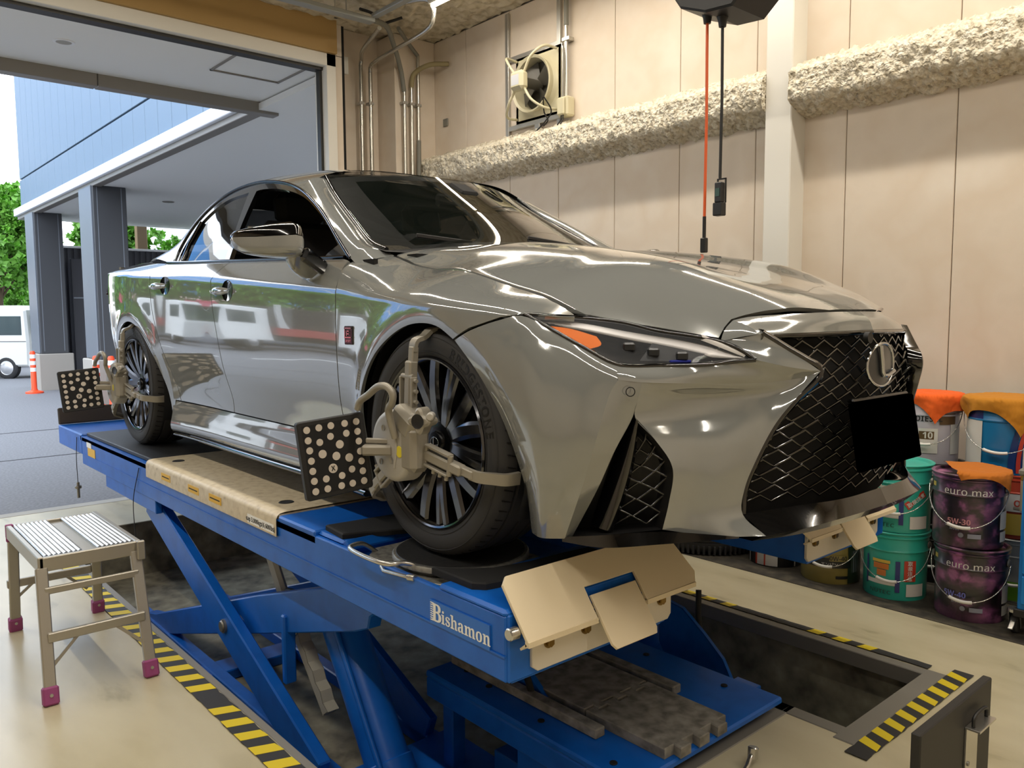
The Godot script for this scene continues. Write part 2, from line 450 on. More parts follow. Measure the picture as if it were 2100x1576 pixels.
	rw.bx(V(-4.95, y0, -2.4), V(-4.8, CEIL + 0.2, -1.44)); rw.bx(V(-4.75, 2.965, -1.44), V(-4.56, CEIL + 0.2, 6.6)); rw.bx(V(-4.75, y0, -1.44), V(-4.56, 2.97, -1.36))
	rw.bx(V(-4.75, y0, 4.7), V(-4.56, 2.97, 6.6))
	struct("wall_back", rw, M.wall_paint, "beige wall round the wide shutter opening")
	struct("trim_5", bx1(V(-4.8, y0, -2.4), V(-4.5, CEIL, -1.95), 0.004), M.wall_paint, "boxed corner column beside the shutter opening")
	struct("trim_6", bx1(V(-4.56, 2.965, -1.365), V(-4.5, CEIL, 6.3), 0.003), M.lintel, "ochre painted lintel above the shutter opening")
	var fr := MB.new(); fr.bx(V(-4.75, FY, -1.365), V(-4.53, 2.965, -1.275), 0.004); fr.bx(V(-4.75, 2.86, -1.365), V(-4.53, 2.965, 4.8), 0.004); fr.bx(V(-4.75, FY, 4.7), V(-4.53, 2.965, 4.8), 0.004)
	struct("trim_7", fr, M.frame_white, "white steel frame of the shutter opening")
	var gr := MB.new(); gr.bx(V(-4.68, FY, -1.276), V(-4.62, 2.87, -1.25)); gr.bx(V(-4.7, 2.835, -1.276), V(-4.6, 2.862, 4.7))
	struct("trim_8", gr, M.jamb_steel, "dark shutter guide rail in the white frame")
	struct("trim_9", bx1(V(-4.81, FY, -1.47), V(-4.57, CEIL, -1.44)), M.dark_gap)
	# --- the rest of the shell, behind and beside the camera
	struct("wall_right", bx1(V(-4.75, y0, 6.6), V(5.2, CEIL + 0.2, 6.8)), M.wall_paint)
	struct("wall_front", bx1(V(5.2, y0, -2.65), V(5.4, CEIL + 0.2, 6.8)), M.wall_paint)
	# --- sprayed ceiling
	struct("ceiling", bx1(V(-4.95, CEIL + 0.03, -2.65), V(5.4, CEIL + 0.25, 6.8)), M.sprayed_ceiling)
	var c := MB.new()
	var dr := []
	for i in 66:
		for q in [[0.0, 0.0], [0.055, 0.0], [0.075, -0.05], [0.13, -0.05]]:
			var x: float = -4.56 + i * 0.15 + q[0]
			if x < 5.2: dr.append(PackedVector3Array([V(x, CEIL + 0.028 + q[1] * 0.9, -1.45), V(x, CEIL + 0.028 + q[1] * 0.9, 6.6)]))
	var dk := MB.new()
	for i in dr.size() - 1: dk.quad(dr[i][0], dr[i + 1][0], dr[i + 1][1], dr[i][1], Vector3.DOWN)
	struct("trim_16", dk, mat("deck_dark", h("4b4843"), 0.6, 0.2), "dark ribbed steel deck ceiling over the bays")
	var near := []
	for i in 260:
		var r := PackedVector3Array()
		for j in 60: r.push_back(V(lerpf(-4.6, 5.2, i / 259.0), CEIL + 0.005, lerpf(WALL, -1.4, j / 59.0)))
		near.append(r)
	c.sheet(lumpy(near, 45, 0.035, 9.0), Vector3.DOWN)
	near = []
	for i in 50:
		var r := PackedVector3Array()
		for j in 120: r.push_back(V(lerpf(-4.6, -3.2, i / 49.0), CEIL - 0.03, lerpf(-1.6, 6.0, j / 119.0)))
		near.append(r)
	c.sheet(lumpy(near, 46, 0.035, 9.0), Vector3.DOWN)
	var o := struct("trim_10", c, M.sprayed_ceiling, "rough sprayed rock wool ceiling")
	# haunch of sprayed wool along the top of the wall by the corner
	# --- sprayed beam along the wall, in two lengths with the column between
	for seg in [[-4.5, -0.86], [-0.683, 4.6]]:
		var rows := []
		var m := int((seg[1] - seg[0]) / 0.0125)
		for i in m + 1:
			var x := lerpf(seg[0], seg[1], float(i) / m)
			var r := PackedVector3Array()
			for q in respace(PackedVector3Array([V(x, 2.23, -2.405), V(x, 2.15, -2.23), V(x, 2.12, -2.2), V(x, 1.97, -2.195), V(x, 1.945, -2.215), V(x, 1.88, -2.405)]), 36): r.push_back(q)
			rows.append(r)
		var bm := MB.new(); bm.sheet(lumpy(lumpy(rows, 7, 0.022, 22.0), 9, 0.02, 5.0), V(0, 0, 1))
		for e in [rows[0], rows[m]]:
			for j in range(1, e.size() - 1): bm.flat(e[0], e[j], e[j + 1], V(-1 if e == rows[0] else 1, 0, 0))
		struct("trim_11" if seg[0] < -1 else "trim_12", bm, M.sprayed_wool, "beam coated in rough sprayed rock wool")
	struct("trim_13", bx1(V(-0.86, FY, WALL - 0.01), V(-0.683, CEIL, -2.24), 0.006), M.frame_white, "white painted column on the panel wall")

func build_outside() -> void:
	var asp := noise_tex(31, 0.03, [h("5c5d61"), h("67686c"), h("6f7074"), h("7a7b7f")], [0.0, 0.35, 0.65, 1.0], 512, FastNoiseLite.TYPE_SIMPLEX, 5)
	tri_mat("asphalt", asp, 1.7, 0.72)
	mat("soffit", h("ebebe6"), 0.55)
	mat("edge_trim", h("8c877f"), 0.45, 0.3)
	mat("cladding", h("64788a"), 0.45, 0.2)
	mat("cladding_gap", h("3d4954"), 0.7)
	mat("fascia", h("e3e8f0"), 0.35)
	mat("pillar_dark", h("3c3e42"), 0.45, 0.2)
	mat("pillar_light", h("6e757e"), 0.4, 0.3)
	mat("plinth", h("97928a"), 0.85)
	mat("fence_dark", h("3f4046"), 0.55, 0.2)
	mat("soft_white", h("eceeee"), 0.5)
	mat("post_orange", h("ee4a1d"), 0.5)
	mat("kerb", h("a9a7a0"), 0.85)
	var rows := []
	for i in 34:
		var x := lerpf(-4.5, -70.0, pow(i / 33.0, 1.6))
		var r := PackedVector3Array()
		for j in 24: r.push_back(V(x, gy(x), lerpf(-40.0, 60.0, j / 23.0)))
		rows.append(r)
	var g := MB.new(); g.sheet(rows, Vector3.UP)
	struct("ground", g, M.asphalt, "damp grey asphalt yard and street")
	struct("trim_14", bx1(V(-4.56, FY - 0.3, -1.2), V(-4.44, FY + 0.002, 6.0), 0.004), M.kerb, "pale threshold at the shutter opening")
	for q in [[-7.2, 0.035], [-9.6, 0.05]]: struct("trim_15", bx1(V(q[0], gy(q[0]) - 0.05, -1.2), V(q[0] + q[1], gy(q[0]) + 0.004, 9.0)), M.fence_dark, "dark joint across the asphalt")
	# canopy over the opening
	var c := MB.new(); c.bx(V(-6.2, 2.9, -1.62), V(-4.76, 3.05, 9.0))
	var cn := solo("canopy", c, M.soffit, "flat white canopy ceiling outside the shutter opening", "canopy")
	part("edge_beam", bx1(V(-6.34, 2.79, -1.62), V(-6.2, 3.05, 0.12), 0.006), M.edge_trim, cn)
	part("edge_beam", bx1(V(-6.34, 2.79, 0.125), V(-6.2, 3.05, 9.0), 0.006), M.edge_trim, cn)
	var hf := MB.new()
	for b in [[V(-5.42, 2.888, -1.25), V(-5.4, 2.902, -0.6)], [V(-4.84, 2.888, -1.25), V(-4.82, 2.902, -0.6)], [V(-5.42, 2.888, -1.25), V(-4.82, 2.902, -1.23)], [V(-5.42, 2.888, -0.62), V(-4.82, 2.902, -0.6)]]: hf.bx(b[0], b[1])
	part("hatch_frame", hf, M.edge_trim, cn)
	var dl := thing("downlight", "round recessed downlight in the white canopy ceiling", "downlight", V(-5.44, 2.9, 0.56))
	var ring := MB.new(); ring.lathe([Vector2(0.055, 0.0), Vector2(0.06, -0.008), Vector2(0.078, -0.008), Vector2(0.082, 0.0)], Vector3.ZERO, Vector3.UP, 28)
	part("rim", ring, M.soft_white, dl)
	var dk := MB.new(); dk.cyl(V(0, -0.006, 0), V(0, -0.001, 0), 0.056, 24); part("lens", dk, M.kerb, dl)
	# neighbouring volume on pillars: cladding panels, fascia, wide soffit
	var b := thing("clad_building", "blue-grey metal clad upper storey with white fascia on dark pillars", "building", V(-12, gy(-12), -1.36))
	var rel := -b.position
	part("upper_wall", bx1(V(-18.0, 2.95, -9.0) + rel, V(-6.36, 9.5, -1.40) + rel), M.cladding_gap, b)
	var x := -18.02
	while x < -6.6:
		var x2 := minf(x + 0.52, -6.36)
		part("cladding_panel", bx1(V(x + 0.008, 3.0, -1.42) + rel, V(x2 - 0.008, 3.575, -1.36) + rel, 0.006), M.cladding, b)
		part("cladding_panel", bx1(V(x + 0.008, 3.6, -1.42) + rel, V(x2 - 0.008, 9.5, -1.36) + rel, 0.006), M.cladding, b)
		x += 0.52
	part("fascia", bx1(V(-18.5, 2.87, -1.5) + rel, V(-6.36, 3.02, -1.3) + rel, 0.008), M.fascia, b)
	part("fascia_gutter", bx1(V(-18.45, 2.8, -1.5) + rel, V(-6.36, 2.87, -1.36) + rel, 0.006), M.edge_trim, b)
	part("soffit", bx1(V(-18.4, 2.82, -9.0) + rel, V(-4.96, 2.885, -1.4) + rel), M.soffit, b)
	part("side_wall", bx1(V(-18.3, gy(-6) - 0.3, -9.2) + rel, V(-4.95, 2.82, -8.8) + rel), M.soft_white, b)
	for q in [[-12.45, 0.13], [-16.85, 0.2]]:
		var px: float = q[0]
		part("pillar", bx1(V(px - 0.8, gy(px) + 0.75, -1.87) + rel, V(px, 2.82, -1.36) + rel, 0.01), M.pillar_dark, b)
		part("pillar_side_face", bx1(V(px - 0.79, gy(px) + 0.76, -1.37) + rel, V(px - 0.06, 2.82, -1.34) + rel, 0.006), M.pillar_light, b)  # one face of the pillar, set in a lighter grey than the rest
		for zz in [-1.8, -1.43]: part("pillar_seam", bx1(V(px - 0.01, gy(px) + 0.8, zz) + rel, V(px + 0.004, 2.8, zz + 0.012) + rel), M.pillar_light, b)
		part("pillar_plinth", bx1(V(px - 0.9, gy(px) - 0.1, -1.95) + rel, V(px + 0.06, gy(px) + 0.75, -1.3) + rel, 0.015), M.plinth, b)
	var lo := MB.new(); lo.lathe([Vector2(0.0, -0.012), Vector2(0.1, -0.012), Vector2(0.11, 0.0)], V(-13.7, 2.82, -2.96) + rel, Vector3.UP, 20)
	part("recessed_lamp", lo, M.edge_trim, b)
	# fence behind the pillars: upright ribs
	var fe := thing("ribbed_fence", "dark ribbed metal fence behind the pillars", "fence", V(-18.3, gy(-18.3), -3.5))
	part("fence_sheet", bx1(V(-0.04, -0.1, -4.0), V(0, 3.05, 1.9)), M.fence_dark, fe)
	for i in 46: part("rib", bx1(V(0, -0.1, -3.95 + i * 0.128), V(0.03, 3.05, -3.88 + i * 0.128)), M.fence_dark, fe)
	part("cap_rail", bx1(V(-0.06, 3.05, -4.0), V(0.05, 3.1, 1.9), 0.006), M.soft_white, fe)
	var gt := thing("steel_gate", "plain dark grey steel gate between the two pillars", "gate", V(-17.4, gy(-17.4), -2.6))
	part("gate_leaf", bx1(V(0, 0.05, -0.6), V(0.06, 2.75, 0.5), 0.01), M.fence_dark, gt)
	part("gate_rail", bx1(V(0.06, 1.9, -0.58), V(0.075, 1.93, 0.48)), M.pillar_light, gt)
	solo("house", bx1(V(-30, -1.2, -12.0), V(-26, 9.0, -5.2)), M.soft_white, "pale rendered house behind the ribbed fence", "building")
	solo("brown_post", bx1(V(-19.6, -1.0, -4.32), V(-19.4, 3.2, -4.08), 0.01), mat("brown_post", h("8a7355"), 0.7), "brown post rising behind the ribbed fence", "post")
	# delineator posts
	for q in [[-16.2, -1.08, "beside the far pillar"], [-12.1, -1.2, "in front of the near pillar, left of the pair"], [-11.7, -1.32, "in front of the near pillar, right of the pair"]]:
		var t := thing("delineator_post", "orange plastic delineator with white bands " + q[2], "post", V(q[0], gy(q[0]), q[1]), "orange delineator posts")
		var m := MB.new(); m.lathe([Vector2(0.0, 0.0), Vector2(0.16, 0.0), Vector2(0.16, 0.03), Vector2(0.06, 0.06), Vector2(0.05, 0.1), Vector2(0.05, 0.8), Vector2(0.035, 0.83), Vector2(0.0, 0.835)], Vector3.ZERO, Vector3.UP, 18)
		part("post_body", m, M.post_orange, t)
		for i in 3:
			var r := MB.new(); r.lathe([Vector2(0.0515, 0.0), Vector2(0.0515, 0.075)], V(0, 0.43 + i * 0.13, 0), Vector3.UP, 18)
			part("white_band", r, M.soft_white, t)
	# white van parked in the street
	van("white_van", "white kei delivery van parked beyond the far pillar", V(-23.2, gy(-23.2), -1.31), 3.93, false)
	van("white_van", "second white van parked behind the delivery van", V(-30.0, gy(-30), -2.3), 3.93, true)
	# street trees
	tree(V(-24.5, gy(-24.5), -1.9), 4.6, 1.7, 11, "leafy street tree with its crown beside the clad building")
	tree(V(-21.5, gy(-21.5), -4.6), 3.2, 1.5, 12, "leafy tree seen between the two dark pillars")
	tree(V(-34.0, gy(-34), -2.6), 3.6, 1.9, 13, "far street tree beyond the parked vans")
	# low shops across the street
	solo("far_shop", bx1(V(-44, -1.5, -9.0), V(-40, 2.4, 1.0)), mat("far_wall", h("c9b9a8"), 0.8), "pale low shop across the street", "building")
	solo("blue_banner", bx1(V(-33.2, 2.4, -1.95), V(-33.15, 4.3, -1.2)), mat("banner_blue", h("3f6fc4"), 0.6), "blue banner hanging among the street trees", "banner")
	var pole := MB.new(); pole.tube([V(0, 0, 0), V(0, 9, 0)], 0.13, 12)
	solo("utility_pole", pole, mat("pole_concrete", h("8a8378"), 0.85), "concrete utility pole at the street kerb", "pole", "", V(-27.4, gy(-27.4), -1.55))

func gy(x: float) -> float: return FY - 0.006 - 0.0115 * maxf(0.0, -x - 5.0)

func leaf_mesh() -> ArrayMesh:
	var m := MB.new()
	for k in 3:
		var b := Basis(Vector3.UP, k * 2.1) * Basis(Vector3.RIGHT, 0.5)
		var a := b * V(-0.07, 0, 0); var c := b * V(0.07, 0, 0); var d := b * V(0, 0.02, -0.12); var e := b * V(0, 0.02, 0.12)
		var nn := b * Vector3.UP
		m.tri(a, d, c, nn, nn, nn); m.tri(a, c, e, nn, nn, nn)
	return m.mesh()
func tree(at: Vector3, high: float, rad: float, seed_: int, label: String) -> void:
	if not M.has("bark"):
		mat("bark", h("6b5a48"), 0.9)
		var l := mat("leaf", h("6ea53a"), 0.55, 0.0, {"vertex_color_use_as_albedo": true, "backlight_enabled": true, "backlight": Color(0.35, 0.5, 0.12)})
		l.cull_mode = BaseMaterial3D.CULL_DISABLED
	var t := thing("street_tree", label, "tree", at)
	var rng := RandomNumberGenerator.new(); rng.seed = seed_
	var tr := MB.new(); tr.tube([V(0, 0, 0), V(0.05, high * 0.4, 0.03), V(0, high * 0.75, 0), V(0.1, high * 1.1, 0.05)], 0.13, 8, true, false, 0.03)
	var blobs := []
	for k in 11:
		var p := V(rng.randf_range(-0.75, 0.75) * rad, high * rng.randf_range(0.55, 1.25), rng.randf_range(-0.75, 0.75) * rad)
		blobs.append([p, rad * rng.randf_range(0.35, 0.6)])
		tr.tube([V(0, high * 0.45, 0), p * 0.6 + V(0, high * 0.25, 0), p], 0.035, 5, false, false, 0.012)
	part("trunk", tr, M.bark, t)
	var mm := MultiMesh.new(); mm.transform_format = MultiMesh.TRANSFORM_3D; mm.use_colors = true; mm.mesh = leaf_mesh()
	var cnt := 3600
	mm.instance_count = cnt
	for i in cnt:
		var bl: Array = blobs[rng.randi() % blobs.size()]
		var d: Vector3 = V(rng.randfn(), rng.randfn() * 0.8, rng.randfn()).normalized() * pow(rng.randf(), 0.4) * float(bl[1])
		var bs := Basis.from_euler(V(rng.randf() * TAU, rng.randf() * TAU, rng.randf() * TAU)).scaled(Vector3.ONE * rng.randf_range(0.7, 1.4))
		mm.set_instance_transform(i, Transform3D(bs, bl[0] + d))
		var q := rng.randf_range(0.75, 1.2)
		mm.set_instance_color(i, Color(q, q, q))
	var mi := MultiMeshInstance3D.new(); mi.name = "foliage"; mi.multimesh = mm; mi.material_override = M.leaf
	mi.set_meta("kind", "stuff"); t.add_child(mi)

func van(called: String, label: String, at: Vector3, turn: float, tall: bool) -> void:
	if not M.has("van_white"):
		mat("van_white", h("cfd1ce"), 0.3)
		mat("van_glass", h("39494b"), 0.08, 0.0); mat("van_black", h("1d1d1e"), 0.7); mat("van_steel", h("b7b8ba"), 0.35, 0.7)
	var t := thing(called, label, "van", at, "", turn)
	var pr := PackedVector2Array([Vector2(-1.65, 0.32), Vector2(1.6, 0.32), Vector2(1.65, 0.75), Vector2(1.45, 1.0), Vector2(1.05, 1.75), Vector2(0.8, 1.87), Vector2(-1.45, 1.87), Vector2(-1.62, 1.75), Vector2(-1.66, 0.9)])
	var m := MB.new()
	m.extrude(pr, V(0, 0, 0), Basis.IDENTITY, 0.72, 0.05); m.extrude(pr, V(0, 0, 0), Basis(V(1, 0, 0), V(0, 1, 0), V(0, 0, -1)), 0.72, 0.05)
	part("van_body", m, M.van_white, t)
	for q in [[-1.5, -0.75], [-0.6, 0.25]]:
		for s in [-1.0, 1.0]: part("side_window", bx1(V(q[0], 1.12, s * 0.72 - 0.008), V(q[1], 1.6, s * 0.72 + 0.008), 0.006), M.van_glass, t)
	part("rear_window", bx1(V(-1.68, 1.15, -0.55), V(-1.64, 1.65, 0.55), 0.01), M.van_glass, t)
	for s in [-1.0, 1.0]: part("trim_line", bx1(V(-1.6, 0.95, s * 0.72 - 0.006), V(1.3, 0.965, s * 0.72 + 0.006)), M.van_black, t)
	part("rear_bumper", bx1(V(-1.74, 0.3, -0.7), V(-1.62, 0.5, 0.7), 0.02), M.van_white, t)
	for s in [-1, 1]:
		for xx in [-1.05, 1.05]:
			var wl := MB.new(); wl.lathe([Vector2(0.0, -0.09), Vector2(0.25, -0.09), Vector2(0.29, -0.06), Vector2(0.29, 0.06), Vector2(0.25, 0.09), Vector2(0.18, 0.085)], V(xx, 0.29, s * 0.64), V(0, 0, s), 24)
			var p := part("tyre", wl, M.van_black, t)
			var hb := MB.new(); hb.lathe([Vector2(0.185, 0.085), Vector2(0.17, 0.07), Vector2(0.1, 0.09), Vector2(0.06, 0.1), Vector2(0.0, 0.1)], V(xx, 0.29, s * 0.64), V(0, 0, s), 24)
			part("wheel_rim", hb, M.van_steel, p)
	if tall:
		part("roof_rack", bx1(V(-1.3, 1.9, -0.55), V(0.7, 1.96, 0.55), 0.02), M.van_steel, t)

# things across the street that the car's flank mirrors
func build_street() -> void:
	mat("truck_white", h("e9ebe9"), 0.3, 0.0, {"clearcoat_enabled": true}); mat("truck_red", h("a3221f"), 0.35, 0.0, {"clearcoat_enabled": true})
	mat("glass_blue", h("4d86bd"), 0.12, 0.3); mat("band_pink", h("c9506a"), 0.5); mat("shop_wall", h("d7d2c8"), 0.7); mat("shop_dark", h("3a3430"), 0.6); mat("mullion", h("dfe6ee"), 0.4); mat("line_paint", h("e6e6e2"), 0.6)
	var t := thing("box_truck", "white cab-over box truck waiting in the street", "truck", V(-17.6, gy(-17.6), 7.2), "", PI / 2)
	var pr := PackedVector2Array([Vector2(-0.9, 0.45), Vector2(0.85, 0.45), Vector2(0.9, 1.1), Vector2(0.62, 2.05), Vector2(0.45, 2.15), Vector2(-0.9, 2.15)])
	var m := MB.new(); m.extrude(pr, V(0, 0, -0.85), Basis.IDENTITY, 1.7, 0.04); part("cab", m, M.truck_white, t)
	for s in [-1, 1]: part("cab_window", bx1(V(-0.35, 1.3, s * 0.85 - 0.01), V(0.55, 1.9, s * 0.85 + 0.01)), M.van_glass, t)
	var wsn := MB.new(); wsn.box(V(0.78, 1.58, 0), V(0.03, 0.8, 1.45), Basis(V(0, 0, 1), 0.29)); part("windscreen", wsn, M.van_glass, t)
	part("cargo_bed", bx1(V(-4.2, 0.75, -0.95), V(-1.0, 1.15, 0.95), 0.02), M.truck_red, t); part("cargo_panel", bx1(V(-3.9, 1.15, -0.9), V(-1.15, 2.3, 0.9), 0.02), M.shop_dark, t)
	for xx in [-3.95, -1.12]: part("cargo_frame", bx1(V(xx - 0.05, 1.15, 0.86), V(xx + 0.05, 2.4, 0.96)), M.truck_white, t)
	part("chassis", bx1(V(-4.1, 0.45, -0.5), V(0.3, 0.7, 0.5)), M.van_black, t)
	for s in [-1, 1]:
		for xx in [-0.1, -3.2]:
			var wl := MB.new(); wl.lathe([Vector2(0.0, -0.1), Vector2(0.36, -0.1), Vector2(0.4, -0.06), Vector2(0.4, 0.06), Vector2(0.36, 0.1), Vector2(0.2, 0.09)], V(xx, 0.4, s * 0.75), V(0, 0, s), 24)
			var p := part("tyre", wl, M.van_black, t)
			var hb := MB.new(); hb.lathe([Vector2(0.21, 0.09), Vector2(0.19, 0.06), Vector2(0.1, 0.11), Vector2(0.0, 0.12)], V(xx, 0.4, s * 0.75), V(0, 0, s), 20); part("wheel_rim", hb, M.van_steel, p)
	var r := thing("red_trailer", "long dark red car carrier trailer standing in the street", "trailer", V(-21.0, gy(-21), 11.6), "", PI / 2)
	part("deck", bx1(V(-4.5, 0.5, -1.1), V(4.5, 0.95, 1.1), 0.03), M.truck_red, r)
	for xx in [-4.2, -2.1, 0.0, 2.1, 4.2]: part("upright", bx1(V(xx - 0.08, 0.95, 0.95), V(xx + 0.08, 1.6, 1.1)), M.truck_red, r)
	part("upper_rail", bx1(V(-4.5, 1.55, 0.95), V(4.5, 1.75, 1.1), 0.02), M.truck_red, r)
	for xx in [-3.2, -2.3, 3.0]:
		var wl := MB.new(); wl.lathe([Vector2(0.0, -0.1), Vector2(0.4, -0.1), Vector2(0.42, 0.06), Vector2(0.36, 0.1), Vector2(0.2, 0.08), Vector2(0.0, 0.1)], V(xx, 0.42, 0.95), V(0, 0, 1), 24); part("tyre", wl, M.van_black, r)
	van("silver_van", "white van parked behind the red trailer", V(-22.5, gy(-22.5), 19.0), 1.57, false)
	for q in [[-25.0, 7.0, 4.6, 2.3, 21, "street tree behind the white box truck"], [-24.0, 10.5, 4.4, 2.4, 22, "street tree behind the middle of the red trailer"], [-24.5, 14.0, 4.8, 2.5, 23, "street tree behind the end of the red trailer"], [-26.0, 18.5, 4.6, 2.4, 24, "street tree beyond the parked silver van"], [-26.5, 3.6, 3.8, 1.7, 25, "slim street tree before the glass building"]]:
		tree(V(q[0], gy(q[0]), q[1]), q[2], q[3], q[4], q[5])
	# glass building with a pink canopy band
	var b := thing("glass_building", "blue glass office building with a pink canopy band across the street", "building", V(-36, gy(-36), 14))
	part("core", bx1(V(-6, -0.5, -11), V(-0.2, 14, 16)), M.shop_wall, b)
	for i in 9:
		for j in 4: part("pane", bx1(V(-0.2, 3.6 + j * 2.5, -10.8 + i * 2.9), V(-0.12, 5.9 + j * 2.5, -8.1 + i * 2.9)), M.glass_blue, b)
	for i in 10: part("mullion", bx1(V(-0.2, 3.2, -10.95 + i * 2.9), V(0.0, 14, -10.8 + i * 2.9)), M.mullion, b)
	part("canopy_band", bx1(V(-0.2, 2.5, -11), V(1.4, 3.2, 16), 0.02), M.band_pink, b)
	part("shopfront", bx1(V(-0.2, 0, -10.6), V(-0.1, 2.4, 15.6)), M.shop_dark, b)
	for i in 7: solo("road_marking", bx1(V(-13.2, gy(-13.2) - 0.02, 3.0 + i * 2.6), V(-13.05, gy(-13.2) + 0.004, 4.6 + i * 2.6)), M.line_paint, "white dash painted along the street asphalt", "marking", "white road dashes")

# ---------------------------------------------------------------- the car: body surfaces
const PL := [Vector2(-3.85, 0.60), Vector2(-3.65, 0.76), Vector2(-3.4, 0.86), Vector2(-3.1, 0.907), Vector2(-2.8, 0.922), Vector2(-2.5, 0.910), Vector2(-2.2, 0.888), Vector2(-1.9, 0.883), Vector2(-1.6, 0.887), Vector2(-1.2, 0.890), Vector2(-0.9, 0.890), Vector2(-0.55, 0.893), Vector2(-0.3, 0.908), Vector2(0, 0.918), Vector2(0.15, 0.912), Vector2(0.3, 0.895), Vector2(0.42, 0.862), Vector2(0.55, 0.80)]
const YS := [Vector2(-3.8, 0.985), Vector2(-3.1, 0.955), Vector2(-2.5, 0.92), Vector2(-1.68, 0.87), Vector2(-1.1, 0.83), Vector2(-0.56, 0.79), Vector2(-0.34, 0.77), Vector2(0, 0.745), Vector2(0.3, 0.715), Vector2(0.45, 0.69)]
const TYD := [Vector2(-3.8, 1.03), Vector2(-3.0, 1.02), Vector2(-2.54, 0.987), Vector2(-1.6, 0.945), Vector2(-1.0, 0.921), Vector2(-0.55, 0.903)]
const TZD := [Vector2(-3.8, 0.58), Vector2(-3.4, 0.68), Vector2(-3.0, 0.735), Vector2(-2.54, 0.812), Vector2(-2.0, 0.823), Vector2(-1.6, 0.826), Vector2(-0.55, 0.83)]
const TYF := [Vector2(-0.56, 0.932), Vector2(-0.46, 0.909), Vector2(-0.40, 0.894), Vector2(-0.34, 0.878), Vector2(-0.25, 0.862), Vector2(-0.03, 0.842), Vector2(0.17, 0.793), Vector2(0.326, 0.754), Vector2(0.445, 0.702)]
const TZF := [Vector2(-0.56, 0.69), Vector2(-0.46, 0.69), Vector2(-0.40, 0.70), Vector2(-0.25, 0.715), Vector2(-0.03, 0.725), Vector2(0.17, 0.725), Vector2(0.326, 0.72), Vector2(0.445, 0.70)]
const PROF := [Vector2(0, -0.005), Vector2(0.04, -0.003), Vector2(0.12, 0.0), Vector2(0.25, -0.002), Vector2(0.38, -0.012), Vector2(0.48, -0.030), Vector2(0.58, -0.045), Vector2(0.7, -0.05)]
const HOOD_X := [-0.50, -0.45, -0.2, 0.0, 0.2, 0.445, 0.6, 0.7, 0.78, 0.84]
const HOOD_Z := [0.0, 0.15, 0.34, 0.42, 0.55, 0.70]
const HOOD := [[0.982, 0.981, 0.975, 0.969, 0.951, 0.915], [0.975, 0.974, 0.969, 0.961, 0.943, 0.903], [0.946, 0.951, 0.962, 0.948, 0.908, 0.860], [0.916, 0.923, 0.941, 0.926, 0.884, 0.841], [0.886, 0.894, 0.913, 0.896, 0.852, 0.789], [0.842, 0.848, 0.862, 0.845, 0.793, 0.702], [0.805, 0.806, 0.800, 0.772, 0.685, 0.57], [0.777, 0.776, 0.752, 0.712, 0.61, 0.50], [0.748, 0.744, 0.700, 0.65, 0.55, 0.44], [0.716, 0.706, 0.655, 0.60, 0.50, 0.38]]
func side_lo(x: float, y: float) -> float:
	var ys := spl(YS, x)
	var z := spl(PL, x) + spl(PROF, maxf(ys - y, 0.0))
	for c in [0.0, -2.8]:
		var r := Vector2(x - c, y - 0.335).length()
		z += 0.011 * exp(-pow((r - 0.385) / 0.05, 2.0))
	return z
func door_pt(q: Vector2) -> Vector3:
	var ys := spl(YS, q.x)
	if q.y <= ys: return V(q.x, q.y, side_lo(q.x, q.y))
	var zc := side_lo(q.x, ys); var ty := spl(TYD, q.x)
	var s := (q.y - ys) / maxf(ty - ys, 0.02)
	return V(q.x, q.y, zc - (zc - spl(TZD, q.x)) * (0.8 * s + 0.2 * s * s))
func fender_pt(q: Vector2) -> Vector3:
	var ys := spl(YS, q.x)
	if q.y <= ys: return V(q.x, q.y, side_lo(q.x, q.y))
	var zc := side_lo(q.x, ys); var ty := spl(TYF, q.x)
	var s := clampf((q.y - ys) / maxf(ty - ys, 0.012), 0.0, 1.05)
	var k := smoothstep(-0.15, -0.56, q.x)
	var e := lerpf(2.3, 5.0, k); var a := lerpf(0.36, 0.26, k)
	return V(q.x, q.y, zc - (zc - spl(TZF, q.x)) * (a * s + (1.0 - a) * pow(s, e)))
func glass_pt(q: Vector2) -> Vector3:
	var yb := spl(TYD, q.x); var d := q.y - yb
	var z := spl(TZD, q.x) - 0.010 - 0.44 * d - 0.20 * d * absf(d)
	if q.x < -1.9: z -= 0.10 * pow(-1.9 - q.x, 2.0)
	return V(q.x, q.y, z)
func hood_pt(q: Vector2) -> Vector3:
	var z := absf(q.y)
	var row := []
	for i in HOOD_X.size():
		var t := []
		for j in HOOD_Z.size(): t.append(Vector2(HOOD_Z[j], HOOD[i][j]))
		row.append(Vector2(HOOD_X[i], spl(t, z)))
	var y := spl(row, q.x)
	# meet the wing along the shut line
	if q.x > -0.46 and q.x < 0.46:
		var ze := spl(TZF, q.x); var re := []
		for i in HOOD_X.size():
			var t := []
			for j in HOOD_Z.size(): t.append(Vector2(HOOD_Z[j], HOOD[i][j]))
			re.append(Vector2(HOOD_X[i], spl(t, ze)))
		y += (spl(TYF, q.x) - spl(re, q.x)) * smoothstep(0.46, ze, z) * smoothstep(-0.46, -0.40, q.x)
	return V(q.x, y, q.y)
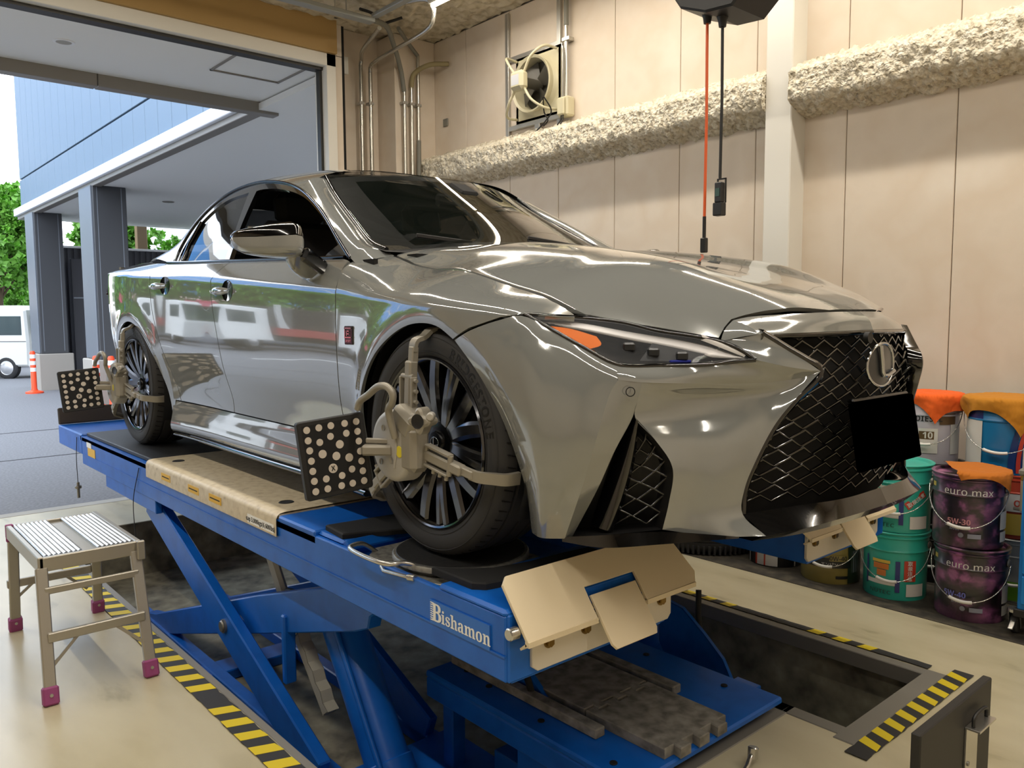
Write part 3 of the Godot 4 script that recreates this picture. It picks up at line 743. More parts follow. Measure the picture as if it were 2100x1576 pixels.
# a panel cut from a surface: the outline lies in the surface's own two coordinates; its rim is folded inwards
func side_panel(poly: PackedVector2Array, fn: Callable, step: float, out: Vector3, flange := 0.012) -> MB:
	# heights are counted from the shoulder crease, so that the crease runs along the mesh
	var fine := PackedVector2Array()
	for i in poly.size():
		var a := poly[i]; var b := poly[(i + 1) % poly.size()]
		var k := maxi(1, int(a.distance_to(b) / 0.05))
		for j in k:
			var q := a.lerp(b, float(j) / k)
			fine.push_back(Vector2(q.x, q.y - spl(YS, q.x)))
	var f2 := func(q: Vector2) -> Vector3: return fn.call(Vector2(q.x, q.y + spl(YS, q.x)))
	return panel(fine, f2, step, out, flange, true)
func panel(poly: PackedVector2Array, fn: Callable, step: float, out: Vector3, flange := 0.012, snap := false) -> MB:
	var m := MB.new()
	if Geometry2D.is_polygon_clockwise(poly): poly.reverse()
	var lo := poly[0]; var hi := poly[0]
	for p in poly: lo = lo.min(p); hi = hi.max(p)
	if snap: lo.y = floor(lo.y / step) * step
	var nx := int(ceil((hi.x - lo.x) / step)); var ny := int(ceil((hi.y - lo.y) / step))
	var sx := (hi.x - lo.x) / nx; var sy := (hi.y - lo.y) / ny
	if snap: sy = step
	var e := 0.003
	var ask := func(q: Vector2) -> Array:
		var p: Vector3 = fn.call(q)
		var dx: Vector3 = fn.call(q + Vector2(e, 0)) - fn.call(q - Vector2(e, 0)); var dy: Vector3 = fn.call(q + Vector2(0, e)) - fn.call(q - Vector2(0, e))
		var nn := dx.cross(dy).normalized()
		if nn.dot(out) < 0: nn = -nn
		return [p, nn]
	var nodes := {}
	var inside := []
	for i in nx + 1:
		var r := []
		for j in ny + 1: r.append(Geometry2D.is_point_in_polygon(lo + Vector2(i * sx, j * sy), poly))
		inside.append(r)
	for i in nx:
		for j in ny:
			var a := lo + Vector2(i * sx, j * sy)
			var cs := [a, a + Vector2(sx, 0), a + Vector2(sx, sy), a + Vector2(0, sy)]
			if inside[i][j] and inside[i + 1][j] and inside[i + 1][j + 1] and inside[i][j + 1]:
				var k := []
				for q in [[i, j], [i + 1, j], [i + 1, j + 1], [i, j + 1]]:
					var key := Vector2i(q[0], q[1])
					if not nodes.has(key): nodes[key] = ask.call(lo + Vector2(q[0] * sx, q[1] * sy))
					k.append(nodes[key])
				m.tri(k[0][0], k[1][0], k[2][0], k[0][1], k[1][1], k[2][1]); m.tri(k[0][0], k[2][0], k[3][0], k[0][1], k[2][1], k[3][1])
			else:
				for piece in Geometry2D.intersect_polygons(PackedVector2Array(cs), poly):
					var id := Geometry2D.triangulate_polygon(piece)
					var k := []
					for q in piece: k.append(ask.call(q))
					for t in range(0, id.size(), 3): m.tri(k[id[t]][0], k[id[t + 1]][0], k[id[t + 2]][0], k[id[t]][1], k[id[t + 1]][1], k[id[t + 2]][1])
	if flange > 0:
		for i in poly.size():
			var p := poly[i]; var q := poly[(i + 1) % poly.size()]
			var cnt := maxi(1, int(p.distance_to(q) / 0.03))
			for s in cnt:
				var A: Array = ask.call(p.lerp(q, float(s) / cnt)); var B: Array = ask.call(p.lerp(q, float(s + 1) / cnt))
				var d: Vector3 = (B[0] - A[0]); var o := d.cross(A[1])
				m.quad(A[0], B[0], B[0] - B[1] * flange, A[0] - A[1] * flange, o)
	return m
func P2(a: Array) -> PackedVector2Array:
	var r := PackedVector2Array()
	for i in range(0, a.size(), 2): r.push_back(Vector2(a[i], a[i + 1]))
	return r
func smooth2(pts: PackedVector2Array, cnt: int) -> PackedVector2Array:
	var a := []
	for p in pts: a.append(V(p.x, p.y, 0))
	var r := PackedVector2Array()
	for p in curve(a, cnt): r.push_back(Vector2(p.x, p.y))
	return r
func both(called: String, mb: MB, m: Material, parent: Node3D, label := "") -> Array:
	return [part(called, mb, m, parent, label), part(called, mb.mirror_z(), m, parent, label)]

func car_materials() -> void:
	mat("car_paint", h("8b8e8c"), 0.07, 0.20, {"clearcoat_enabled": true, "clearcoat": 1.0, "clearcoat_roughness": 0.01, "metallic_specular": 0.6})
	mat("gloss_black", h("070708"), 0.12, 0.0, {"clearcoat_enabled": true, "clearcoat": 1.0, "clearcoat_roughness": 0.02})
	mat("satin_black", h("141415"), 0.5)
	mat("cabin_black", h("0d0d0e"), 0.85)
	mat("cabin_trim", h("232325"), 0.65)
	mat("dark_chrome", h("55565a"), 0.14, 1.0)
	mat("chrome", h("c9ccd0"), 0.08, 1.0)
	mat("side_glass", Color(0.015, 0.02, 0.02, 0.93), 0.02, 0.0, {"transparency": BaseMaterial3D.TRANSPARENCY_ALPHA, "metallic_specular": 0.9})
	mat("front_glass", Color(0.06, 0.09, 0.08, 0.45), 0.015, 0.0, {"transparency": BaseMaterial3D.TRANSPARENCY_ALPHA, "metallic_specular": 0.8})
	mat("lens", Color(0.9, 0.92, 0.95, 0.04), 0.01, 0.0, {"transparency": BaseMaterial3D.TRANSPARENCY_ALPHA, "metallic_specular": 0.12})
	mat("drl_white", h("fbfbfd"), 0.5)
	mat("amber", h("c86200"), 0.6, 0.0, {"metallic_specular": 0.2})
	mat("lamp_black", h("060606"), 0.35, 0.0, {"metallic_specular": 0.25})
	mat("lamp_grey", h("333538"), 0.3, 0.4)
	mat("lamp_blue", h("26329a"), 0.2, 0.5)
	mat("tyre_rubber", h("303031"), 0.75)
	mat("tyre_letter", h("0c0c0c"), 0.5)
	mat("rim_dark", h("5d5e62"), 0.16, 0.95)
	mat("rim_black", h("101113"), 0.25, 0.5)
	mat("disc_steel", h("8b8580"), 0.35, 0.9)
	mat("shut_gap", h("0b0b0b"), 0.9)

const ARCH_F := [-0.405, 0.27, -0.40, 0.34, -0.39, 0.40, -0.372, 0.455, -0.327, 0.525, -0.257, 0.594, -0.16, 0.65, -0.07, 0.680, 0.02, 0.686, 0.08, 0.675, 0.14, 0.643]
const ARCH_R := [-3.17, 0.25, -3.165, 0.35, -3.14, 0.45, -3.05, 0.58, -2.93, 0.655, -2.8, 0.682, -2.68, 0.662, -2.56, 0.59, -2.46, 0.48, -2.40, 0.38, -2.37, 0.28, -2.36, 0.2]
func build_car() -> void:
	car_materials()
	var car := thing("sports_sedan", "grey four-door sports sedan standing on the blue alignment lift", "car")
	# --- side panels
	var af := smooth2(P2(ARCH_F), 40); var ar := smooth2(P2(ARCH_R), 44)
	var p := P2([-0.551, 0.278, -0.551, 0.45, -0.550, 0.62, -0.557, 0.79, -0.572, 0.86, -0.562, 0.905, -0.55, 0.938])
	for i in 25: p.push_back(Vector2(lerpf(-0.52, 0.443, i / 24.0), spl(TYF, lerpf(-0.52, 0.443, i / 24.0)) - 0.002))
	p.append_array(P2([0.41, 0.706, 0.374, 0.711, 0.31, 0.703, 0.21, 0.674, 0.16, 0.652]))
	for i in range(af.size() - 1, -1, -1): p.push_back(af[i])
	p.push_back(Vector2(-0.41, 0.278))
	both("front_fender", side_panel(p, fender_pt, 0.016, V(0, 0.3, 1)), M.car_paint, car)
	p = P2([-0.557, 0.281, -0.557, 0.45, -0.556, 0.62, -0.563, 0.79, -0.578, 0.86, -0.569, 0.899])
	for i in 13: p.push_back(Vector2(lerpf(-0.6, -1.6, i / 12.0), spl(TYD, lerpf(-0.6, -1.6, i / 12.0))))
	p.append_array(smooth2(P2([-1.612, 0.944, -1.69, 0.88, -1.688, 0.80, -1.665, 0.72, -1.63, 0.60, -1.59, 0.43, -1.565, 0.34, -1.575, 0.281]), 24))
	var fd := both("front_door", side_panel(p, door_pt, 0.02, V(0, 0.2, 1)), M.car_paint, car)
	p = smooth2(P2([-1.618, 0.944, -1.696, 0.88, -1.694, 0.80, -1.671, 0.72, -1.636, 0.60, -1.596, 0.43, -1.571, 0.34, -1.581, 0.281]), 24)
	p.reverse()
	for i in 13: p.push_back(Vector2(lerpf(-1.63, -2.44, i / 12.0), spl(TYD, lerpf(-1.63, -2.44, i / 12.0))))
	p.append_array(smooth2(P2([-2.455, 0.97, -2.46, 0.86, -2.44, 0.74, -2.39, 0.60, -2.32, 0.45, -2.27, 0.35, -2.25, 0.281]), 20))
	var rd := both("rear_door", side_panel(p, door_pt, 0.02, V(0, 0.2, 1)), M.car_paint, car)
	p = smooth2(P2([-2.461, 0.97, -2.466, 0.86, -2.446, 0.74, -2.396, 0.60, -2.326, 0.45, -2.276, 0.35, -2.256, 0.281]), 20)
	p.reverse()
	for i in 20: p.push_back(Vector2(lerpf(-2.46, -3.6, i / 19.0), spl(TYD, lerpf(-2.46, -3.6, i / 19.0))))
	p.append_array(P2([-3.63, 0.8, -3.63, 0.25, -3.3, 0.2, -3.18, 0.22]))
	p.append_array(ar)
	p.append_array(P2([-2.34, 0.22, -2.32, 0.281]))
	both("quarter_panel", side_panel(p, door_pt, 0.02, V(0, 0.2, 1)), M.car_paint, car)
	# --- sills
	var rows := []
	for i in 50:
		var x := lerpf(-0.415, -2.35, i / 49.0)
		var z := spl(PL, x) - 0.0
		if x > -0.5: z += 0.0
		rows.append(curve([V(x, 0.274, side_lo(x, 0.28) - 0.006), V(x, 0.262, side_lo(x, 0.28) - 0.003), V(x, 0.20, z - 0.040), V(x, 0.145, z - 0.030), V(x, 0.118, z - 0.040), V(x, 0.108, z - 0.075), V(x, 0.106, z - 0.2)], 18))
	var sl := MB.new(); sl.sheet(rows, V(0, 0, 1))
	for e in [0, 49]:
		for j in range(1, 18): sl.flat(V(rows[e][0].x, 0.27, 0.7), rows[e][j], rows[e][j + 1], V(1 if e == 0 else -1, 0, 0))
	both("sill", sl, M.car_paint, car)
	var ss := MB.new()
	rows = []
	for i in 30:
		var x := lerpf(-0.42, -2.3, i / 29.0)
		rows.append(PackedVector3Array([V(x, 0.118, spl(PL, x) - 0.03), V(x, 0.108, spl(PL, x) - 0.02), V(x, 0.098, spl(PL, x) - 0.03), V(x, 0.096, spl(PL, x) - 0.12)]))
	ss.sheet(rows, V(0, 0, 1)); both("sill_blade", ss, M.gloss_black, car)
	# --- hood
	var half := P2([-0.40, 0.0, -0.407, 0.15, -0.424, 0.3, -0.459, 0.5, -0.49, 0.62, -0.502, 0.668, -0.49, 0.682, -0.44, 0.689, -0.40, 0.694])
	for i in 22: half.push_back(Vector2(lerpf(-0.36, 0.435, i / 21.0), spl(TZF, lerpf(-0.36, 0.435, i / 21.0)) - 0.005))
	half.append_array(P2([0.448, 0.692, 0.516, 0.636, 0.585, 0.581, 0.655, 0.531, 0.712, 0.494, 0.709, 0.465, 0.710, 0.437, 0.727, 0.40, 0.771, 0.31, 0.826, 0.14, 0.836, 0.0]))
	var full := half.duplicate()
	for i in range(half.size() - 2, 0, -1): full.push_back(Vector2(half[i].x, -half[i].y))
	part("hood", panel(full, hood_pt, 0.022, Vector3.UP), M.car_paint, car)
	# --- greenhouse: black frame round the side windows
	var outer := smooth2(P2([-0.572, 0.907, -0.72, 0.99, -0.87, 1.075, -1.02, 1.15, -1.24, 1.238, -1.48, 1.298, -1.77, 1.332, -2.08, 1.312, -2.30, 1.236, -2.42, 1.15, -2.475, 1.06, -2.465, 0.992]), 60)
	var fo := smooth2(P2([-0.70, 0.963, -0.82, 1.035, -0.95, 1.102, -1.18, 1.198, -1.45, 1.262, -1.66, 1.286, -1.715, 1.285]), 30)
	var ro := smooth2(P2([-1.80, 1.288, -2.06, 1.272, -2.25, 1.205, -2.36, 1.12, -2.41, 1.04, -2.40, 0.998]), 26)
	p = outer.duplicate()
	p.push_back(Vector2(-2.465, 0.985))
	p.push_back(Vector2(-2.40, spl(TYD, -2.4) + 0.012))
	for i in range(ro.size() - 1, -1, -1): p.push_back(ro[i])
	p.append_array(P2([-1.74, 1.12, -1.705, spl(TYD, -1.7) + 0.012, -1.655, spl(TYD, -1.65) + 0.012, -1.69, 1.12]))
	for i in range(fo.size() - 1, -1, -1): p.push_back(fo[i])
	p.append_array(P2([-0.755, 0.935, -0.77, 0.918, -0.60, 0.9085]))
	both("window_frame", panel(p, glass_pt, 0.02, V(0, 0.3, 1), 0.02), M.gloss_black, car)
	for s in [1.0, -1.0]:
		var path := []
		for q in outer:
			var g := glass_pt(q); path.append(V(g.x, g.y, s * (g.z + 0.003)))
		var tb := MB.new(); tb.tube(path, 0.0065, 8); part("window_trim", tb, M.dark_chrome, car)
		path = []
		for i in 41:
			var x := lerpf(-0.60, -2.45, i / 40.0); var g := door_pt(Vector2(x, spl(TYD, x)))
			path.append(V(x, g.y + 0.006, s * (g.z - 0.004)))
		tb = MB.new(); tb.tube(path, 0.008, 8); part("belt_trim", tb, M.dark_chrome, car)
	p = ro.duplicate(); p.push_back(Vector2(-2.40, spl(TYD, -2.4) + 0.012)); p.append_array(P2([-1.705, spl(TYD, -1.7) + 0.012, -1.74, 1.12]))
	var inner_glass := func(q: Vector2) -> Vector3: return glass_pt(q) - V(0, 0.002, 0.008)
	both("rear_door_glass", panel(p, inner_glass, 0.04, V(0, 0.3, 1), 0.0), M.side_glass, car)
	p = fo.duplicate(); p.append_array(P2([-1.69, 1.12, -1.655, spl(TYD, -1.65) + 0.012, -0.77, 0.918, -0.755, 0.935]))
	part("front_door_glass", panel(p, inner_glass, 0.04, V(0, 0.3, 1), 0.0).mirror_z(), M.side_glass, car)
	var rb := MB.new(); rb.tube([glass_pt(Vector2(-2.30, 0.99)), glass_pt(Vector2(-2.31, 1.08)), glass_pt(Vector2(-2.275, 1.19))], 0.011, 6)
	both("glass_divider", rb, M.gloss_black, car)
	# sail panel ahead of the front window and the lowered glass' top edge
	# --- A-pillars, roof, C-pillars
	var wedge := [V(-0.545, 0.938, 0.69), V(-0.65, 0.968, 0.68), V(-0.853, 1.063, 0.63), V(-1.107, 1.206, 0.575), V(-1.24, 1.297, 0.545)]
	var rail := []
	for i in 61:
		rail.append(glass_pt(outer[i]) + V(0, 0.002, 0.002))
	var ra := []
	for q in rail:
		if q.x > -1.245: ra.append(q)
	var RA := respace(PackedVector3Array(ra), 30); var WA := curve(wedge, 30)
	rows = []
	rows.append(curve([RA[0] + V(0.055, -0.035, 0.0), RA[0].lerp(WA[0], 0.45) + V(0.06, -0.022, 0.012), WA[0] + V(0.05, -0.022, 0.0)], 12))
	for i in 31:
		var md := RA[i].lerp(WA[i], 0.45) + V(0.010, 0.014, 0.016) * 1.1
		rows.append(curve([RA[i], md, WA[i]], 12))
	var ap := MB.new(); ap.sheet(rows, V(0.4, 0.6, 1)); both("a_pillar", ap, M.car_paint, car)
	var yc := [Vector2(-2.5, 1.305), Vector2(-2.4, 1.335), Vector2(-2.1, 1.382), Vector2(-1.8, 1.400), Vector2(-1.5, 1.386), Vector2(-1.25, 1.357), Vector2(-1.05, 1.318)]
	var top := []
	for q in rail:
		if q.x <= -1.2 and q.x >= -2.12: top.append(q)
	var RT := respace(PackedVector3Array(top), 30)
	rows = []
	for i in 31:
		var s := i / 30.0
		var e := RT[i]; var cx := lerpf(-1.105, -2.42, s); var xe2 := lerpf(-1.24, -2.36, s)
		var r := PackedVector3Array()
		for j in 33:
			var w := -1.0 + 2.0 * j / 32.0
			# finer near the rails
			var a := signf(w) * (1.0 - pow(1.0 - absf(w), 1.6))
			var u := 1.0 - absf(a)
			var x := lerpf(e.x, xe2, smoothstep(0.0, 0.25, u)); x = lerpf(x, cx, smoothstep(0.1, 1.0, u))
			var yy := spl(yc, x)
			r.push_back(V(x, yy - (spl(yc, e.x) - e.y) * pow(absf(a), 4.6), a * e.z))
		rows.append(r)
	var rf := MB.new(); rf.sheet(rows, Vector3.UP); part("roof", rf, M.car_paint, car)
	var last: PackedVector3Array = rows[30]
	# headliner just under the roof
	var hl := MB.new(); var r2 := []
	for r in rows:
		var q := PackedVector3Array()
		for w in r: q.push_back(V(w.x, w.y - 0.045, w.z * 0.95))
		r2.append(q)
	hl.sheet(r2, Vector3.DOWN); part("headliner", hl, M.cabin_black, car)
	var DA := curve([RT[30], V(-2.30, 1.238, 0.655), V(-2.42, 1.152, 0.695), V(-2.475, 1.062, 0.737), V(-2.47, 0.987, 0.79)], 20)
	var DB := curve([last[30], V(-2.56, 1.268, 0.50), V(-2.78, 1.165, 0.53), V(-2.97, 1.09, 0.57), V(-3.1, 1.03, 0.70)], 20)
	rows = []
	for i in 21: rows.append(curve([DA[i], DA[i].lerp(DB[i], 0.5) + V(-0.015, 0.03, 0.03) * (1.0 - 0.3 * i / 20.0) * clampf(DA[i].distance_to(DB[i]) / 0.35, 0.0, 1.0), DB[i]], 12))
	var cp := MB.new(); cp.sheet(rows, V(-0.2, 0.6, 1)); both("c_pillar", cp, M.car_paint, car)
	# --- windscreen, rear screen
	var C := curve([V(-0.43, 0.972, 0), V(-0.75, 1.148, 0), V(-1.105, 1.331, 0)], 30)
	rows = []
	for i in 31:
		var r := PackedVector3Array()
		for j in 33:
			var w := -1.0 + 2.0 * j / 32.0
			var k := 1.0 - w * w
			r.push_back(V(lerpf(WA[i].x, C[i].x, k), lerpf(WA[i].y, C[i].y, k), w * WA[i].z))
		rows.append(r)
	var ws := MB.new(); ws.sheet(rows, V(1, 1, 0)); part("windscreen", ws, M.front_glass, car)
	# black border printed round the windscreen, and the cowl below it
	var fr := MB.new()
	for s in [0, 1]:
		var e := []
		for i in 31:
			var r := PackedVector3Array()
			for j in 4: r.push_back(rows[i][j if s == 0 else 32 - j] - V(0.003, 0.004, 0))
			e.append(r)
		fr.sheet(e, V(1, 1, 0))
	for q in [[0, 2], [28, 30]]:
		var e := []
		for i in range(q[0], q[1] + 1):
			var r := PackedVector3Array()
			for j in 33: r.push_back(rows[i][j] - V(0.003, 0.004, 0))
			e.append(r)
		fr.sheet(e, V(1, 1, 0))
	part("windscreen_border", fr, M.satin_black, car)
	for s in [1.0, -1.0]:
		var path := []
		for q in WA: path.append(V(q.x + 0.004, q.y + 0.004, s * (q.z + 0.002)))
		var tb := MB.new(); tb.tube(path, 0.009, 8); part("windscreen_moulding", tb, M.gloss_black, car)
	var cw := MB.new(); var e2 := []
	for i in 2:
		var r := PackedVector3Array()
		for j in 33: r.push_back(rows[0][j] + (V(0, -0.004, 0) if i == 0 else V(0.09, -0.05, 0)))
		e2.append(r)
	cw.sheet(e2, Vector3.UP); part("cowl", cw, M.satin_black, car)
	rows = []
	for i in 16:
		var r := PackedVector3Array()
		for j in 21:
			var w := -1.0 + j / 10.0
			var ed := DB[i].lerp(DB[mini(i + 1, 20)], 0.0)
			r.push_back(V(ed.x - 0.06 * (1 - w * w), ed.y + 0.035 * (1 - w * w), w * ed.z))
		rows.append(r)
	var rs := MB.new(); rs.sheet(rows, V(-1, 1, 0)); part("rear_screen", rs, M.side_glass, car)
	# --- boot lid and tail
	rows = []
	for i in 13:
		var x := lerpf(-3.0, -3.72, i / 12.0)
		var r := PackedVector3Array()
		for j in 21:
			var w := -1.0 + j / 10.0
			var zz := spl(TZD, x) + 0.005
			r.push_back(V(x - 0.05 * (1 - w * w), lerpf(1.075, 1.07, i / 12.0) - (1.075 - spl(TYD, x)) * pow(absf(w), 3.0), w * zz))
		rows.append(r)
	var bt := MB.new(); bt.sheet(rows, Vector3.UP); part("boot_lid", bt, M.car_paint, car)
	var tail := func(q: Vector2) -> Vector3: return V(-3.86 + 0.27 * pow(absf(q.x) / 0.78, 4.0) + 0.06 * q.y, q.y, q.x)
	part("rear_bumper", panel(P2([-0.74, 1.02, -0.78, 0.6, -0.76, 0.24, 0.76, 0.24, 0.78, 0.6, 0.74, 1.02]), tail, 0.05, V(-1, 0, 0)), M.car_paint, car)
	for s in [1.0, -1.0]:
		var tl := MB.new()
		tl.sheet(coons([V(-3.50, 0.95, s * 0.825), V(-3.70, 0.96, s * 0.70)], [V(-3.50, 0.84, s * 0.845), V(-3.72, 0.86, s * 0.72)], [V(-3.50, 0.95, s * 0.825), V(-3.50, 0.84, s * 0.845)], [V(-3.70, 0.96, s * 0.70), V(-3.72, 0.86, s * 0.72)], 8, 8, V(-0.02, 0, 0.02 * s)), V(-1, 0, s))
		part("tail_lamp", tl, mat("tail_red", h("5a0d10"), 0.1), car)
	car_inside(car)
	car_front(car)
	car_fittings(car, fd, rd)
	for a in [[0.0, 1.0], [0.0, -1.0], [-2.8, 1.0], [-2.8, -1.0]]: car_wheel(car, a[0], a[1])

func car_inside(car: Node3D) -> void:
	# dark shell behind the panels, wheel housings, floor
	var m := MB.new()
	m.bx(V(-3.5, 0.2, -0.79), V(-3.25, 0.92, 0.79)); m.bx(V(-3.3, 0.2, -0.58), V(-2.3, 0.95, 0.58)); m.bx(V(-2.33, 0.16, -0.8), V(-0.45, 0.30, 0.8))
	m.bx(V(-2.33, 0.2, 0.785), V(-0.45, 0.9, 0.80)); m.bx(V(-2.33, 0.2, -0.80), V(-0.45, 0.9, -0.785)); m.bx(V(-0.46, 0.2, -0.66), V(-0.40, 0.92, 0.66)); m.bx(V(-3.3, 0.7, -0.72), V(-2.3, 0.95, 0.72))
	m.bx(V(-0.42, 0.2, -0.56), V(0.55, 0.66, 0.56)); m.bx(V(-0.42, 0.62, -0.67), V(0.42, 0.68, 0.67)); m.bx(V(0.5, 0.2, -0.45), V(0.74, 0.6, 0.45))
	part("inner_shell", m, M.shut_gap, car)
	for cx in [0.0, -2.8]:
		for s in [1.0, -1.0]:
			var hs := MB.new()
			hs.lathe([Vector2(0.0, 0.0), Vector2(0.395, 0.0), Vector2(0.395, 0.29)], V(cx, 0.335, s * 0.585), V(0, 0, s), 28, 0.0, TAU)
			# keep the upper part only
			var up := MB.new()
			for i in range(0, hs.v.size(), 3):
				if minf(hs.v[i].y, minf(hs.v[i + 1].y, hs.v[i + 2].y)) > 0.12: up.tri(hs.v[i], hs.v[i + 1], hs.v[i + 2], hs.n[i], hs.n[i + 1], hs.n[i + 2])
			part("wheel_housing", up, M.satin_black, car)
	part("floor_pan", bx1(V(-3.5, 0.13, -0.55), V(0.55, 0.2, 0.55)), M.satin_black, car)
	# cabin
	var d := MB.new()
	var dr := []
	for i in 9:
		var z := lerpf(-0.72, 0.72, i / 8.0)
		dr.append(curve([V(-0.50, 0.93, z), V(-0.62, 0.955, z), V(-0.78, 0.965, z), V(-0.92, 0.94, z), V(-0.97, 0.86, z), V(-0.93, 0.6, z)], 14))
	d.sheet(dr, V(0, 1, 0)); part("dashboard", d, M.cabin_black, car)
	var hd := MB.new(); hd.lathe([Vector2(0.0, 0.0), Vector2(0.09, 0.01), Vector2(0.1, -0.06)], V(-0.88, 0.955, 0.36), V(-1, 0.4, 0), 16); part("instrument_hood", hd, M.cabin_black, car)
	var sw := []
	var bs := Basis(V(0, 0, 1), 0.42)
	for i in 28: sw.append(V(-1.02, 0.90, 0.36) + bs * V(0, 0.185 * cos(TAU * i / 28.0), 0.185 * sin(TAU * i / 28.0)))
	var st := MB.new(); st.tube(sw, 0.015, 8, false, true)
	st.bar(V(-1.0, 0.90, 0.19), V(-1.0, 0.90, 0.53), 0.03, 0.02); st.tube([V(-1.02, 0.90, 0.36), V(-0.85, 0.84, 0.36)], 0.05, 10)
	part("steering_wheel", st, M.cabin_trim, car)
	for s in [0.37, -0.37]:
		var q := MB.new()
		q.box(V(-1.40, 0.52, s), V(0.50, 0.16, 0.50), Basis(V(0, 0, 1), 0.12), 0.05)
		q.box(V(-1.72, 0.84, s), V(0.15, 0.66, 0.48), Basis(V(0, 0, 1), 0.28), 0.05)
		part("front_seat", q, M.cabin_trim, car)
		var hr := MB.new(); hr.box(V(-1.85, 1.23, s), V(0.10, 0.17, 0.25), Basis(V(0, 0, 1), 0.2), 0.04); part("headrest", hr, M.cabin_trim, car)
	var rs := MB.new(); rs.box(V(-2.35, 0.78, 0), V(0.16, 0.6, 1.2), Basis(V(0, 0, 1), 0.4), 0.05); part("rear_seat", rs, M.cabin_trim, car)
	part("parcel_shelf", bx1(V(-3.0, 0.95, -0.6), V(-2.4, 0.99, 0.6)), M.cabin_black, car)
	var im := MB.new(); im.box(V(-1.03, 1.215, 0.0), V(0.03, 0.06, 0.24), Basis.IDENTITY, 0.012); im.bar(V(-1.03, 1.22, 0), V(-0.99, 1.27, 0), 0.02, 0.02); im.box(V(-0.985, 1.262, 0), V(0.12, 0.03, 0.1), Basis(V(0, 0, 1), -0.47), 0.01)
	part("rear_view_mirror", im, M.cabin_black, car)

